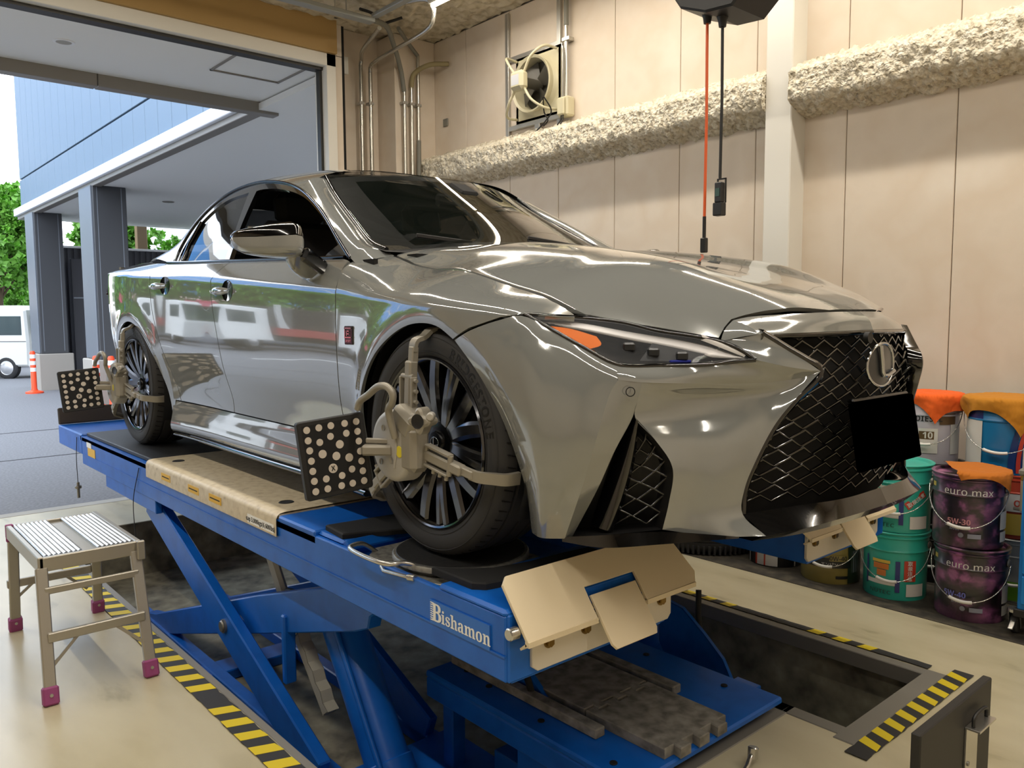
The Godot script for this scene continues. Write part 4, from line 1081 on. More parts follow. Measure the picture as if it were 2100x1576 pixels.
func car_front(car: Node3D) -> void:
	var paint: Material = M.car_paint
	# headlamp outline, near side (mirrored for the other)
	var ht := [V(0.372, 0.710, 0.860), V(0.417, 0.705, 0.790), V(0.447, 0.698, 0.702), V(0.520, 0.686, 0.640), V(0.589, 0.664, 0.585), V(0.660, 0.651, 0.535), V(0.719, 0.637, 0.496), V(0.767, 0.616, 0.475), V(0.801, 0.592, 0.462)]
	var hb := [V(0.372, 0.710, 0.860), V(0.449, 0.672, 0.838), V(0.541, 0.625, 0.810), V(0.608, 0.586, 0.768), V(0.657, 0.580, 0.650), V(0.721, 0.581, 0.555), V(0.755, 0.587, 0.500), V(0.801, 0.592, 0.462)]
	var gn := V(0.894, 0.56, 0.31); var g3 := V(0.794, 0.656, 0.430)
	var tip: Vector3 = hb[7]
	var bump := MB.new()
	# nose between hood and grille
	var seam := [V(0.841, 0.712, 0.0), V(0.831, 0.711, 0.14), V(0.777, 0.705, 0.31), V(0.733, 0.699, 0.40), V(0.716, 0.691, 0.437), V(0.715, 0.673, 0.465), V(0.717, 0.657, 0.483), V(0.719, 0.637, 0.496)]
	var gt := [V(0.882, 0.661, 0.0), V(0.858, 0.659, 0.15), V(0.828, 0.657, 0.30), g3]
	bump.sheet(coons(seam.slice(0, 5), gt, [seam[0], V(0.870, 0.690, 0), gt[0]], [seam[4], V(0.760, 0.677, 0.436), g3], 10, 20), V(1, 1, 0))
	# bridge between headlamp and grille
	var ge := [g3, V(0.843, 0.610, 0.372), V(0.872, 0.584, 0.338), gn]
	bump.sheet(coons([seam[4], seam[5], seam[6], seam[7]], [g3, g3.lerp(seam[7], 0.02)], [seam[4], V(0.760, 0.677, 0.436), g3], [seam[7], seam[7].lerp(g3, 0.5) + V(0.004, 0.003, 0), g3.lerp(seam[7], 0.02)], 8, 8), V(1, 1, 0.2))
	bump.sheet(coons([seam[7], g3], [tip, V(0.852, 0.572, 0.385), gn], [seam[7], ht[7], tip], ge, 12, 12, V(0.004, 0.004, 0)), V(1, 0.5, 0.3))
	# shelf under the headlamp
	var c1 := V(0.855, 0.542, 0.343)
	var cr := [gn, c1, V(0.782, 0.531, 0.452), V(0.712, 0.534, 0.582), V(0.662, 0.543, 0.735), V(0.629, 0.550, 0.787)]
	bump.sheet(coons([tip, hb[6], hb[5], hb[4], hb[3]], [gn, c1, cr[2], cr[3], cr[4], cr[5]], [tip, V(0.852, 0.572, 0.385), gn], [hb[3], V(0.625, 0.565, 0.785), cr[5]], 8, 26, V(0.005, 0.002, 0.003)), V(1, 1, 0.4))
	# face between vent and grille
	var gs := [gn, V(0.862, 0.495, 0.365), V(0.829, 0.427, 0.410), V(0.800, 0.328, 0.455), V(0.784, 0.259, 0.475), V(0.783, 0.196, 0.480), V(0.838, 0.145, 0.457)]
	var vi := [V(0.645, 0.457, 0.742), V(0.680, 0.397, 0.703), V(0.707, 0.330, 0.672), V(0.697, 0.242, 0.672), V(0.684, 0.172, 0.680)]
	var bot := [vi[4], V(0.716, 0.153, 0.60), V(0.777, 0.147, 0.54), gs[6]]
	var fc := coons([cr[4], cr[3], cr[2], c1, gn], bot, [cr[4], V(0.652, 0.497, 0.742), vi[0], vi[1], vi[2], vi[3], vi[4]], gs, 40, 30, V(0.012, 0, 0.009))
	for i in 41:
		for j in 31:
			var u := i / 40.0; var w := j / 30.0
			fc[i][j] += V(-0.022, 0, -0.016) * (smoothstep(0.0, 0.10, u) * (1.0 - smoothstep(0.10, 0.45, u)) * sin(PI * w))
	bump.sheet(fc, V(1, 0, 0.5))
	# corner between the ridge and the vent
	var vo := [V(0.640, 0.457, 0.745), V(0.615, 0.374, 0.782), V(0.573, 0.278, 0.795), V(0.490, 0.138, 0.802)]
	var rg := [cr[5], V(0.621, 0.526, 0.802), V(0.606, 0.409, 0.838), V(0.562, 0.283, 0.842), V(0.483, 0.134, 0.824)]
	bump.sheet(coons([cr[5], cr[4]], [rg[4], vo[3]], rg, [cr[4], V(0.652, 0.497, 0.742), vo[0], vo[1], vo[2], vo[3]], 26, 8), V(1, 0, 1))
	# side of the bumper, from the wheel arch to the ridge
	var arch := []
	for q in [Vector2(0.147, 0.640), Vector2(0.24, 0.55), Vector2(0.31, 0.45), Vector2(0.355, 0.35), Vector2(0.378, 0.25), Vector2(0.375, 0.13)]: arch.append(V(q.x, q.y, side_lo(q.x, q.y)))
	var shut := [arch[0]]
	for q in [Vector2(0.215, 0.667), Vector2(0.312, 0.696), Vector2(0.375, 0.706)]: shut.append(V(q.x, q.y, side_lo(q.x, q.y)))
	shut.append_array([hb[1], hb[2], hb[3]])
	bump.sheet(coons(shut, [arch[5], V(0.43, 0.131, 0.855), rg[4]], arch, [hb[3], V(0.625, 0.565, 0.785), cr[5], rg[1], rg[2], rg[3], rg[4]], 30, 26, V(0.012, 0.0, 0.022)), V(0.4, 0, 1))
	# folded rim along the wheel arch and the lower edge
	var fold := MB.new()
	var rr := []
	for q in curve(arch, 24): rr.append(PackedVector3Array([q, q + V(-0.004, -0.002, -0.012), q + V(-0.006, -0.004, -0.05)]))
	bump.sheet(rr, V(-1, -0.3, 0))
	both("front_bumper", bump, paint, car)
	# lower lip, gloss black
	var lip := MB.new()
	var lt := [V(0.838, 0.145, 0.457), V(0.885, 0.156, 0.36), V(0.925, 0.168, 0.2), V(0.94, 0.172, 0.0)]
	var l2 := [V(0.783, 0.196, 0.480), V(0.850, 0.206, 0.34), V(0.905, 0.212, 0.2), V(0.918, 0.215, 0.0)]
	var l3 := [V(0.80, 0.125, 0.46), V(0.86, 0.134, 0.36), V(0.90, 0.142, 0.2), V(0.915, 0.146, 0.0)]
	lip.sheet(coons(l2, lt, [l2[0], lt[0]], [l2[3], lt[3]], 4, 18), V(1, 1, 0)); lip.sheet(coons(lt, l3, [lt[0], l3[0]], [lt[3], l3[3]], 4, 18), V(1, -0.5, 0))
	var l4 := [V(0.5, 0.125, 0.45), V(0.55, 0.13, 0.3), V(0.6, 0.13, 0.2), V(0.6, 0.13, 0.0)]
	lip.sheet(coons(l3, l4, [l3[0], l4[0]], [l3[3], l4[3]], 3, 18), V(0, -1, 0))
	both("lower_lip", lip, M.gloss_black, car)
	# splitter under vent and corner
	var sp := MB.new()
	var s1 := [V(0.475, 0.137, 0.825), V(0.58, 0.158, 0.80), V(0.684, 0.168, 0.69), V(0.777, 0.150, 0.545), V(0.80, 0.147, 0.52)]
	var s2 := [V(0.478, 0.126, 0.828), V(0.595, 0.130, 0.80), V(0.694, 0.140, 0.70), V(0.782, 0.142, 0.545), V(0.80, 0.143, 0.52)]
	var s3 := [V(0.36, 0.125, 0.6), V(0.42, 0.125, 0.55), V(0.5, 0.125, 0.5), V(0.6, 0.13, 0.45), V(0.7, 0.14, 0.45)]
	sp.sheet(coons(s1, s2, [s1[0], s2[0]], [s1[4], s2[4]], 3, 26), V(1, 0.3, 0.6)); sp.sheet(coons(s2, s3, [s2[0], s3[0]], [s2[4], s3[4]], 4, 26), Vector3.DOWN)
	both("splitter", sp, M.gloss_black, car)
	# --- vent: recessed dark duct, blade, wires
	var vn := MB.new()
	var off := V(-0.07, 0.0, -0.055)
	var vi2 := []; var vo2 := []
	for q in vi: vi2.append(q + V(-0.055, 0, -0.02))
	for q in vo: vo2.append(q + V(-0.05, 0, -0.05))
	vn.sheet(coons(vi, vi2, [vi[0], vi2[0]], [vi[4], vi2[4]], 3, 16), V(0, 0, 1)); vn.sheet(coons(vo, vo2, [vo[0], vo2[0]], [vo[3], vo2[3]], 3, 16), V(0, 0, -1))
	vn.sheet(coons([vi2[0], vo2[0]], [vi2[4], V(0.56, 0.16, 0.66), vo2[3]], vi2, vo2, 12, 8), V(1, 0, 0.6))
	vn.sheet(coons([vi[4], s1[1], vo[3]], [vi2[4], V(0.56, 0.16, 0.66), vo2[3]], [vi[4], vi2[4]], [vo[3], vo2[3]], 3, 10), Vector3.UP)
	both("vent_duct", vn, M.satin_black, car)
	var bl := MB.new()
	var b1 := curve([V(0.642, 0.452, 0.738), V(0.61, 0.35, 0.748), V(0.588, 0.26, 0.762), V(0.568, 0.17, 0.782)], 14)
	var b2 := curve([V(0.648, 0.445, 0.73), V(0.632, 0.34, 0.728), V(0.612, 0.25, 0.738), V(0.592, 0.165, 0.762)], 14)
	var br := []
	for i in 15: br.append(PackedVector3Array([b1[i] + V(-0.05, 0, -0.02), b1[i], b1[i].lerp(b2[i], 0.5) + V(0.006, 0, 0.006), b2[i], b2[i] + V(-0.05, 0, -0.03)]))
	bl.sheet(br, V(1, 0, 1)); both("vent_blade", bl, M.gloss_black, car)
	var wv := MB.new()
	for k in 11:
		var t := 0.2 + 0.073 * k
		var A := curve([vi2[0], vi2[1], vi2[2], vi2[3], vi2[4]], 40)[int(clampf(t, 0, 1) * 40)] + V(0.028, 0, 0.005)
		var B := curve([V(0.625, 0.44, 0.725), V(0.605, 0.34, 0.718), V(0.59, 0.25, 0.725), V(0.575, 0.165, 0.745)], 40)[int(clampf(t, 0, 1) * 40)] + V(-0.005, 0, 0)
		var up := 0.012 if k % 2 == 0 else -0.012
		wv.tube([A + V(0, up, 0), A.lerp(B, 0.33) + V(0.006, -up, 0), A.lerp(B, 0.66) + V(0.006, up, 0), B + V(0, -up, 0)], 0.0035, 5, false)
	both("vent_mesh", wv, M.gloss_black, car)
	# parking sensor ring
	var pr := []
	for i in 20: pr.append(V(0.6545, 0.522, 0.771) + (V(-0.55, 0.05, 0.83) * cos(TAU * i / 20.0) * 0.0001 + V(0.83, 0, -0.0) * 0.0) + (V(0.62, 0, -0.78) * cos(TAU * i / 20.0) + V(0, 1, 0) * sin(TAU * i / 20.0)) * 0.011)
	var ps := MB.new(); ps.tube(pr, 0.0012, 5, false, true); both("parking_sensor", ps, M.shut_gap, car)
	car_headlamp(car, ht, hb)
	car_grille(car, gt, ge, gs)
	# plate, masked black
	var pl := MB.new(); pl.box(V(0.930, 0.378, 0.0), V(0.012, 0.185, 0.385), Basis(V(0, 0, 1), 0.17), 0.004)
	part("number_plate", pl, mat("plate_black", h("000000"), 1.0, 0.0, {"metallic_specular": 0.0}), car, "plain black licence plate")
	var ph := MB.new(); ph.box(V(0.905, 0.473, 0.0), V(0.02, 0.010, 0.34), Basis.IDENTITY, 0.004); part("plate_bracket", ph, M.dark_chrome, car)

func car_headlamp(car: Node3D, ht: Array, hb: Array) -> void:
	var T := curve(ht, 40); var B := curve(hb, 40)
	var lens := []; var back := []
	var deep := V(-0.07, -0.005, -0.035)
	for i in 41:
		var r := PackedVector3Array(); var s := PackedVector3Array()
		for j in 11:
			var w := j / 10.0
			var bul := V(0.35, 0.2, 0.25) * (0.06 * sin(PI * w) * T[i].distance_to(B[i]))
			r.push_back(T[i].lerp(B[i], w) + bul)
			s.push_back(T[i].lerp(B[i], w) + deep * sin(PI * clampf(w, 0, 1)) * minf(1.0, T[i].distance_to(B[i]) / 0.05))
		lens.append(r); back.append(s)
	for sgn in [1, -1]:
		var hm := MB.new(); hm.sheet(back, V(1, 0.2, 0.3))
		var node := part("headlamp", hm if sgn > 0 else hm.mirror_z(), M.lamp_black, car, "dark headlamp with white light strip and amber reflector")
		var add := func(called: String, m: MB, mm: Material, lab := "") -> void: part(called, m if sgn > 0 else m.mirror_z(), mm, node, lab)
		# black edge seal
		var sl := MB.new()
		for e in [T, B]:
			var a := []
			for q in e: a.append(q)
			sl.tube(a, 0.006, 6, false)
		add.call("lamp_seal", sl, M.gloss_black)
		# long white light strip with a hook at its inner end
		var d := MB.new()
		var drl := curve([V(0.404, 0.692, 0.826), V(0.444, 0.681, 0.745), V(0.549, 0.652, 0.635), V(0.637, 0.632, 0.565), V(0.718, 0.610, 0.510), V(0.790, 0.596, 0.468)], 30)
		var rows := []
		for i in 31:
			var w := lerpf(0.006, 0.0125, i / 30.0) * minf(1.0, minf(i / 4.0, (30 - i) / 5.0)) + 0.0015
			var ins := V(-0.006, -0.002, -0.004)
			rows.append(PackedVector3Array([drl[i] + V(-0.030, w + 0.004, -0.016) + ins, drl[i] + V(-0.014, w, -0.008) + ins, drl[i] + V(0.001, -w * 0.4, 0.001) + ins, drl[i] + V(-0.004, -w, -0.002) + ins]))
		d.sheet(rows, V(1, 0.3, 0.4))
		var hk := curve([V(0.683, 0.649, 0.525), V(0.722, 0.630, 0.502), V(0.778, 0.603, 0.472)], 12)
		rows = []
		for i in 13:
			var w := 0.008 * (1.0 - 0.4 * i / 12.0)
			rows.append(PackedVector3Array([hk[i] + V(-0.004, w, 0), hk[i] + V(0.0005, 0, 0), hk[i] + V(-0.004, -w, 0)]))
		d.sheet(rows, V(1, 0.3, 0.4))
		add.call("daytime_strip", d, M.drl_white, "white light strip")
		var am := MB.new()
		am.sheet(coons([V(0.424, 0.680, 0.826), V(0.458, 0.672, 0.778), V(0.503, 0.652, 0.728)], [V(0.424, 0.678, 0.828), V(0.475, 0.655, 0.818), V(0.535, 0.622, 0.790)], [V(0.424, 0.680, 0.826), V(0.424, 0.678, 0.828)], [V(0.503, 0.652, 0.728), V(0.533, 0.632, 0.742), V(0.535, 0.622, 0.790)], 8, 12, V(0, 0, 0)), V(0.4, 0.3, 1))
		add.call("amber_reflector", am, M.amber, "amber side reflector")
		var bz := MB.new()
		bz.sheet(coons([V(0.60, 0.634, 0.622), V(0.70, 0.606, 0.535)], [V(0.615, 0.592, 0.690), V(0.70, 0.588, 0.566)], [V(0.60, 0.634, 0.622), V(0.615, 0.592, 0.690)], [V(0.70, 0.606, 0.535), V(0.70, 0.588, 0.566)], 4, 6), V(1, 0.2, 0.6))
		add.call("lamp_bezel", bz, M.lamp_grey)
		for q in [V(0.588, 0.626, 0.700), V(0.625, 0.612, 0.650), V(0.672, 0.602, 0.595)]:
			var pj := MB.new(); pj.box(q, V(0.03, 0.022, 0.03), Basis(Vector3.UP, 0.75), 0.004)
			add.call("projector", pj, M.lamp_grey)
		var bb := MB.new(); bb.box(V(0.675, 0.589, 0.605), V(0.055, 0.007, 0.012), Basis(Vector3.UP, 0.9), 0.002); add.call("blue_baffle", bb, M.lamp_blue, "blue tinted baffle")
		var lm := MB.new(); lm.sheet(lens, V(1, 0.3, 0.4)); add.call("lamp_lens", lm, M.lens)

func car_grille(car: Node3D, gt: Array, ge: Array, gs: Array) -> void:
	# outline of one half from top centre to lower lip; x on the grille face follows it
	var side := []
	for q in ge: side.append(q)
	for i in range(1, gs.size() - 1): side.append(gs[i])
	var S := curve(side, 60)
	var edge := func(y: float) -> Vector3:
		for i in 60:
			if S[i].y >= y and S[i + 1].y <= y: return S[i].lerp(S[i + 1], (S[i].y - y) / maxf(S[i].y - S[i + 1].y, 1e-5))
		return S[0] if y > S[0].y else S[60]
	var face := func(z: float, y: float) -> Vector3:
		var e: Vector3 = edge.call(clampf(y, 0.2, 0.657))
		var xc := lin([Vector2(0.18, 0.895), Vector2(0.3, 0.905), Vector2(0.5, 0.912), Vector2(0.6, 0.900), Vector2(0.665, 0.880)], y)
		var w := clampf(absf(z) / maxf(e.z, 0.05), 0.0, 1.1)
		return V(lerpf(xc, e.x, w * w) - 0.030, y, z)
	# dark backing
	var rows := []
	for i in 25:
		var y := lerpf(0.655, 0.16, i / 24.0)
		var r := PackedVector3Array(); var e: Vector3 = edge.call(y)
		for j in 21:
			var z := lerpf(-e.z, e.z, j / 20.0)
			r.push_back(face.call(z, y) + V(-0.035, 0, 0))
		rows.append(r)
	var bk := MB.new(); bk.sheet(rows, V(1, 0, 0))
	var node := part("grille", bk, M.shut_gap, car, "black spindle grille with woven wire mesh")
	# frame: gloss black band along the outline
	for s in [1.0, -1.0]:
		var fr := MB.new(); var fl := []
		for i in 61:
			var inw := V(0, 0, -1)
			var a := S[i]; var t := (S[mini(i + 1, 60)] - S[maxi(i - 1, 0)]).normalized()
			inw = V(0, -t.z, t.y).normalized()
			if inw.z > 0: inw = -inw
			fl.append(PackedVector3Array([a + V(-0.002, 0, 0), a + V(0.005, 0, 0) + inw * 0.004, a + V(0.004, 0, 0) + inw * 0.014, a + V(-0.035, 0, 0) + inw * 0.022]))
		fr.sheet(fl, V(1, 0, -0.3))
		var tp := []
		for q in curve([gt[3], gt[2], gt[1], gt[0]], 24): tp.append(PackedVector3Array([q + V(-0.002, 0, 0), q + V(0.004, -0.004, 0), q + V(0.001, -0.014, 0), q + V(-0.04, -0.02, 0)]))
		fr.sheet(tp, V(1, -0.3, 0))
		part("grille_frame", fr if s > 0 else fr.mirror_z(), M.gloss_black, node)
	# woven wires: two families of zigzags that meet, hung from rows
	var pitch_z := 0.082; var pitch_y := 0.0235
	var wires := MB.new()
	var row := 0
	var y := 0.648
	while y > 0.215:
		var e: Vector3 = edge.call(y)
		var lim := e.z - 0.015
		var k0 := int(floor(-lim / (pitch_z * 0.5))) - 1
		var path := []
		for k in range(k0, -k0 + 1):
			var z := k * pitch_z * 0.5
			if absf(z) > lim + 0.01: continue
			var up := (k + row) % 2 == 0
			var yy := y + (0.5 if up else -0.5) * pitch_y * 0.92
			var p: Vector3 = face.call(z, yy)
			path.append(p + V(0.004 if up else -0.004, 0, 0))
		if path.size() > 2: wires.tube(path, 0.0036, 5, false)
		y -= pitch_y; row += 1
	part("grille_mesh", wires, M.gloss_black, node, "gloss black woven wire")
	# emblem: oval ring with an L
	var o := V(0.912, 0.563, 0.0)
	var rg := []; var disc := MB.new()
	for i in 40: rg.append(o + V(-0.006 * pow(cos(TAU * i / 40.0), 2.0), 0.060 * sin(TAU * i / 40.0), 0.080 * cos(TAU * i / 40.0)))
	for i in 40: disc.flat(o + V(0.003, 0, 0), rg[i] + V(-0.001, 0, 0), rg[(i + 1) % 40] + V(-0.001, 0, 0), V(1, 0, 0))
	var ds := part("emblem_disc", disc, mat("emblem_face", h("24262a"), 0.06, 0.3, {"clearcoat_enabled": true}), node)
	var ri := MB.new(); ri.tube(rg, 0.0042, 8, false, true)
	part("emblem_ring", ri, M.chrome, node, "chrome oval ring")
	var el := MB.new()
	el.tube([o + V(0.006, 0.054, 0.026), o + V(0.008, 0.0, 0.016), o + V(0.008, -0.018, 0.014), o + V(0.008, -0.028, 0.007), o + V(0.007, -0.031, -0.02), o + V(0.002, -0.020, -0.070)], 0.006, 8)
	part("emblem_letter", el, M.chrome, node, "chrome letter L")
	var hsn := MB.new()
	hsn.tube([V(0.888, 0.640, 0.055), V(0.902, 0.640, 0.055)], 0.016, 12)
	part("front_camera", hsn, M.satin_black, node)

func car_fittings(car: Node3D, fd: Array, rd: Array) -> void:
	# door mirrors: a shell on a stalk
	for s in [1.0, -1.0]:
		var st := [[V(-0.700, 0.962, 0.945), 0.030, 0.030], [V(-0.702, 0.966, 0.960), 0.058, 0.048], [V(-0.714, 0.968, 0.985), 0.064, 0.062], [V(-0.745, 0.965, 1.05), 0.056, 0.062], [V(-0.782, 0.965, 1.095), 0.046, 0.052], [V(-0.815, 0.970, 1.122), 0.032, 0.036], [V(-0.832, 0.976, 1.132), 0.014, 0.012], [V(-0.836, 0.978, 1.134), 0.003, 0.003]]
		var upper := []; var lower := []
		for q in st:
			var u := PackedVector3Array(); var l := PackedVector3Array()
			for k in 13:
				var a := lerpf(0.12, PI + 0.35, k / 12.0)
				var c := cos(a); var d := sin(a)
				u.push_back(q[0] + V(signf(c) * pow(absf(c), 0.6) * q[2] * 1.1, signf(d) * pow(absf(d), 0.6) * q[1], 0) * 1.0)
				a = lerpf(0.10, -PI + 0.35, k / 12.0)
				c = cos(a); d = sin(a)
				l.push_back(q[0] + V(signf(c) * pow(absf(c), 0.6) * q[2] * 1.1, signf(d) * pow(absf(d), 0.6) * q[1] * 0.95 - 0.0, 0))
			upper.append(u); lower.append(l)
		var m1 := MB.new(); m1.sheet(upper, V(0.3, 1, 0)); var m2 := MB.new(); m2.sheet(lower, V(0.3, -1, 0))
		var node := part("door_mirror", m1 if s > 0 else m1.mirror_z(), M.gloss_black, car, "door mirror with gloss black cap")
		part("mirror_shell", m2 if s > 0 else m2.mirror_z(), M.car_paint, node)
		var gl := MB.new(); gl.bx(V(-0.80, 0.92, 0.955), V(-0.79, 1.02, 1.09), 0.004); part("mirror_glass", gl if s > 0 else gl.mirror_z(), M.chrome, node)
		var sk := MB.new()
		sk.sheet(coons([V(-0.66, 0.93, 0.965), V(-0.69, 0.90, 0.905), V(-0.71, 0.868, 0.862)], [V(-0.78, 0.925, 0.965), V(-0.81, 0.88, 0.90), V(-0.84, 0.846, 0.868)], [V(-0.66, 0.93, 0.965), V(-0.72, 0.905, 0.985), V(-0.78, 0.925, 0.965)], [V(-0.71, 0.868, 0.862), V(-0.77, 0.84, 0.872), V(-0.84, 0.846, 0.868)], 8, 10, V(0, -0.02, 0.012)), V(0, -1, 0.6))
		part("mirror_stalk", sk if s > 0 else sk.mirror_z(), M.car_paint, node)
		var sb := MB.new(); sb.bar(V(-0.67, 0.925, 0.95), V(-0.71, 0.875, 0.845), 0.05, 0.03, V(1, 0, 0), 0.01); part("mirror_foot", sb if s > 0 else sb.mirror_z(), M.gloss_black, node)
	# handles with their hollows
	for k in 2:
		var s := 1.0 if k == 0 else -1.0
		for q in [[fd[k], -1.555, 0.818], [rd[k], -2.33, 0.862]]:
			var c := door_pt(Vector2(q[1], q[2]))
			var cup := MB.new(); var rim := []
			for i in 28:
				var a := TAU * i / 28.0
				var uv := Vector2(q[1] + 0.052 + 0.058 * cos(a), q[2] + 0.045 * sin(a))
				rim.append(door_pt(uv) + V(0, 0, 0.002))
			var ce := door_pt(Vector2(q[1] + 0.052, q[2]))
			for i in 28: cup.tri(ce + V(0, 0, 0.0015), rim[i], rim[(i + 1) % 28], V(0, -0.1, 1), V(cos(TAU * i / 28.0) * -0.6, sin(TAU * i / 28.0) * -0.6, 0.6).normalized(), V(cos(TAU * (i + 1) / 28.0) * -0.6, sin(TAU * (i + 1) / 28.0) * -0.6, 0.6).normalized())
			var cn := part("handle_hollow", cup if s > 0 else cup.mirror_z(), M.gloss_black, q[0])
			var hd := MB.new(); var hp := []
			for i in 13:
				var x: float = q[1] + lerpf(-0.10, 0.10, i / 12.0)
				var w := sin(PI * clampf(i / 12.0, 0.06, 0.94))
				var b := door_pt(Vector2(x, q[2] - 0.002))
				var ring := PackedVector3Array()
				for t in 11:
					var a := lerpf(-PI / 2, PI / 2, t / 10.0)
					ring.push_back(b + V(0, sin(a) * 0.017 * pow(w, 0.4), 0.004 + cos(a) * 0.012 + 0.022 * w))
				hp.append(ring)
			hd.sheet(hp, V(0, 0, 1)); part("door_handle", hd if s > 0 else hd.mirror_z(), M.car_paint, q[0])
	# small fender badge
	var b := fender_pt(Vector2(-0.452, 0.643))
	var bd := MB.new(); bd.box(b + V(0, 0, 0.003), V(0.052, 0.062, 0.006), Basis.IDENTITY, 0.002)
	both("fender_badge", bd, M.dark_chrome, car)
	var bf := MB.new()
	for q in [[V(-0.452, 0.667, 0), V(0.042, 0.005, 0.004)], [V(-0.452, 0.636, 0), V(0.042, 0.004, 0.004)], [V(-0.470, 0.652, 0), V(0.004, 0.03, 0.004)], [V(-0.452, 0.657, 0), V(0.02, 0.004, 0.004)], [V(-0.458, 0.650, 0), V(0.004, 0.018, 0.004)], [V(-0.450, 0.648, 0), V(0.014, 0.004, 0.004)]]: bf.box(V(q[0].x, q[0].y, b.z + 0.007), q[1])
	both("badge_letter", bf, M.chrome, car, "chrome letter F")
	var tm := text_mb("SPORT", 0.0085, 0.002)
	var tb := MB.new()
	for i in range(0, tm.v.size(), 3): tb.tri(tm.v[i] + V(-0.452, 0.624, b.z + 0.006), tm.v[i + 1] + V(-0.452, 0.624, b.z + 0.006), tm.v[i + 2] + V(-0.452, 0.624, b.z + 0.006), tm.n[i], tm.n[i + 1], tm.n[i + 2])
	part("badge_text", tb, M.chrome, car)
	# wipers
	for q in [[V(-0.49, 0.965, 0.1), V(-0.56, 1.0, 0.55)], [V(-0.45, 0.975, -0.35), V(-0.50, 1.015, 0.05)]]:
		var w := MB.new(); w.bar(q[0], q[1], 0.012, 0.016, Vector3.UP, 0.003); part("wiper", w, M.satin_black, car)

# lettering: centred, lying in x and y, facing +z
func text_mb(s: String, high: float, deep := 0.002, bold := true, serif := false, wide := 1.0) -> MB:
	var t := TextMesh.new()
	var f := SystemFont.new(); f.font_names = PackedStringArray(["Droid Serif" if serif else "Droid Sans"]); f.font_weight = 700 if bold else 400
	t.font = f; t.text = s; t.font_size = 64; t.pixel_size = high / 46.0; t.depth = deep
	t.curve_step = 3.0
	var m := MB.new()
	var a := t.get_mesh_arrays()
	if a.is_empty(): return m
	var vv: PackedVector3Array = a[Mesh.ARRAY_VERTEX]; var nn: PackedVector3Array = a[Mesh.ARRAY_NORMAL]
	var id: PackedInt32Array = a[Mesh.ARRAY_INDEX] if a[Mesh.ARRAY_INDEX] != null else PackedInt32Array()
	var cnt := id.size() if id.size() > 0 else vv.size()
	for i in range(0, cnt, 3):
		var k := [i, i + 1, i + 2]
		if id.size() > 0: k = [id[i], id[i + 1], id[i + 2]]
		if deep <= 0.0005 and nn[k[0]].z < 0.5: continue
		m.tri(vv[k[0]] * V(wide, 1, 1), vv[k[1]] * V(wide, 1, 1), vv[k[2]] * V(wide, 1, 1), nn[k[0]], nn[k[1]], nn[k[2]])
	return m
func warp(src: MB, fn: Callable, nfn: Callable) -> MB:
	var m := MB.new()
	for i in range(0, src.v.size(), 3):
		m.tri(fn.call(src.v[i]), fn.call(src.v[i + 1]), fn.call(src.v[i + 2]), nfn.call(src.v[i], src.n[i]), nfn.call(src.v[i + 1], src.n[i + 1]), nfn.call(src.v[i + 2], src.n[i + 2]))
	return m
func move_mb(src: MB, tf: Transform3D) -> MB:
	var m := MB.new()
	for i in range(0, src.v.size(), 3):
		m.tri(tf * src.v[i], tf * src.v[i + 1], tf * src.v[i + 2], tf.basis * src.n[i], tf.basis * src.n[i + 1], tf.basis * src.n[i + 2])
	return m

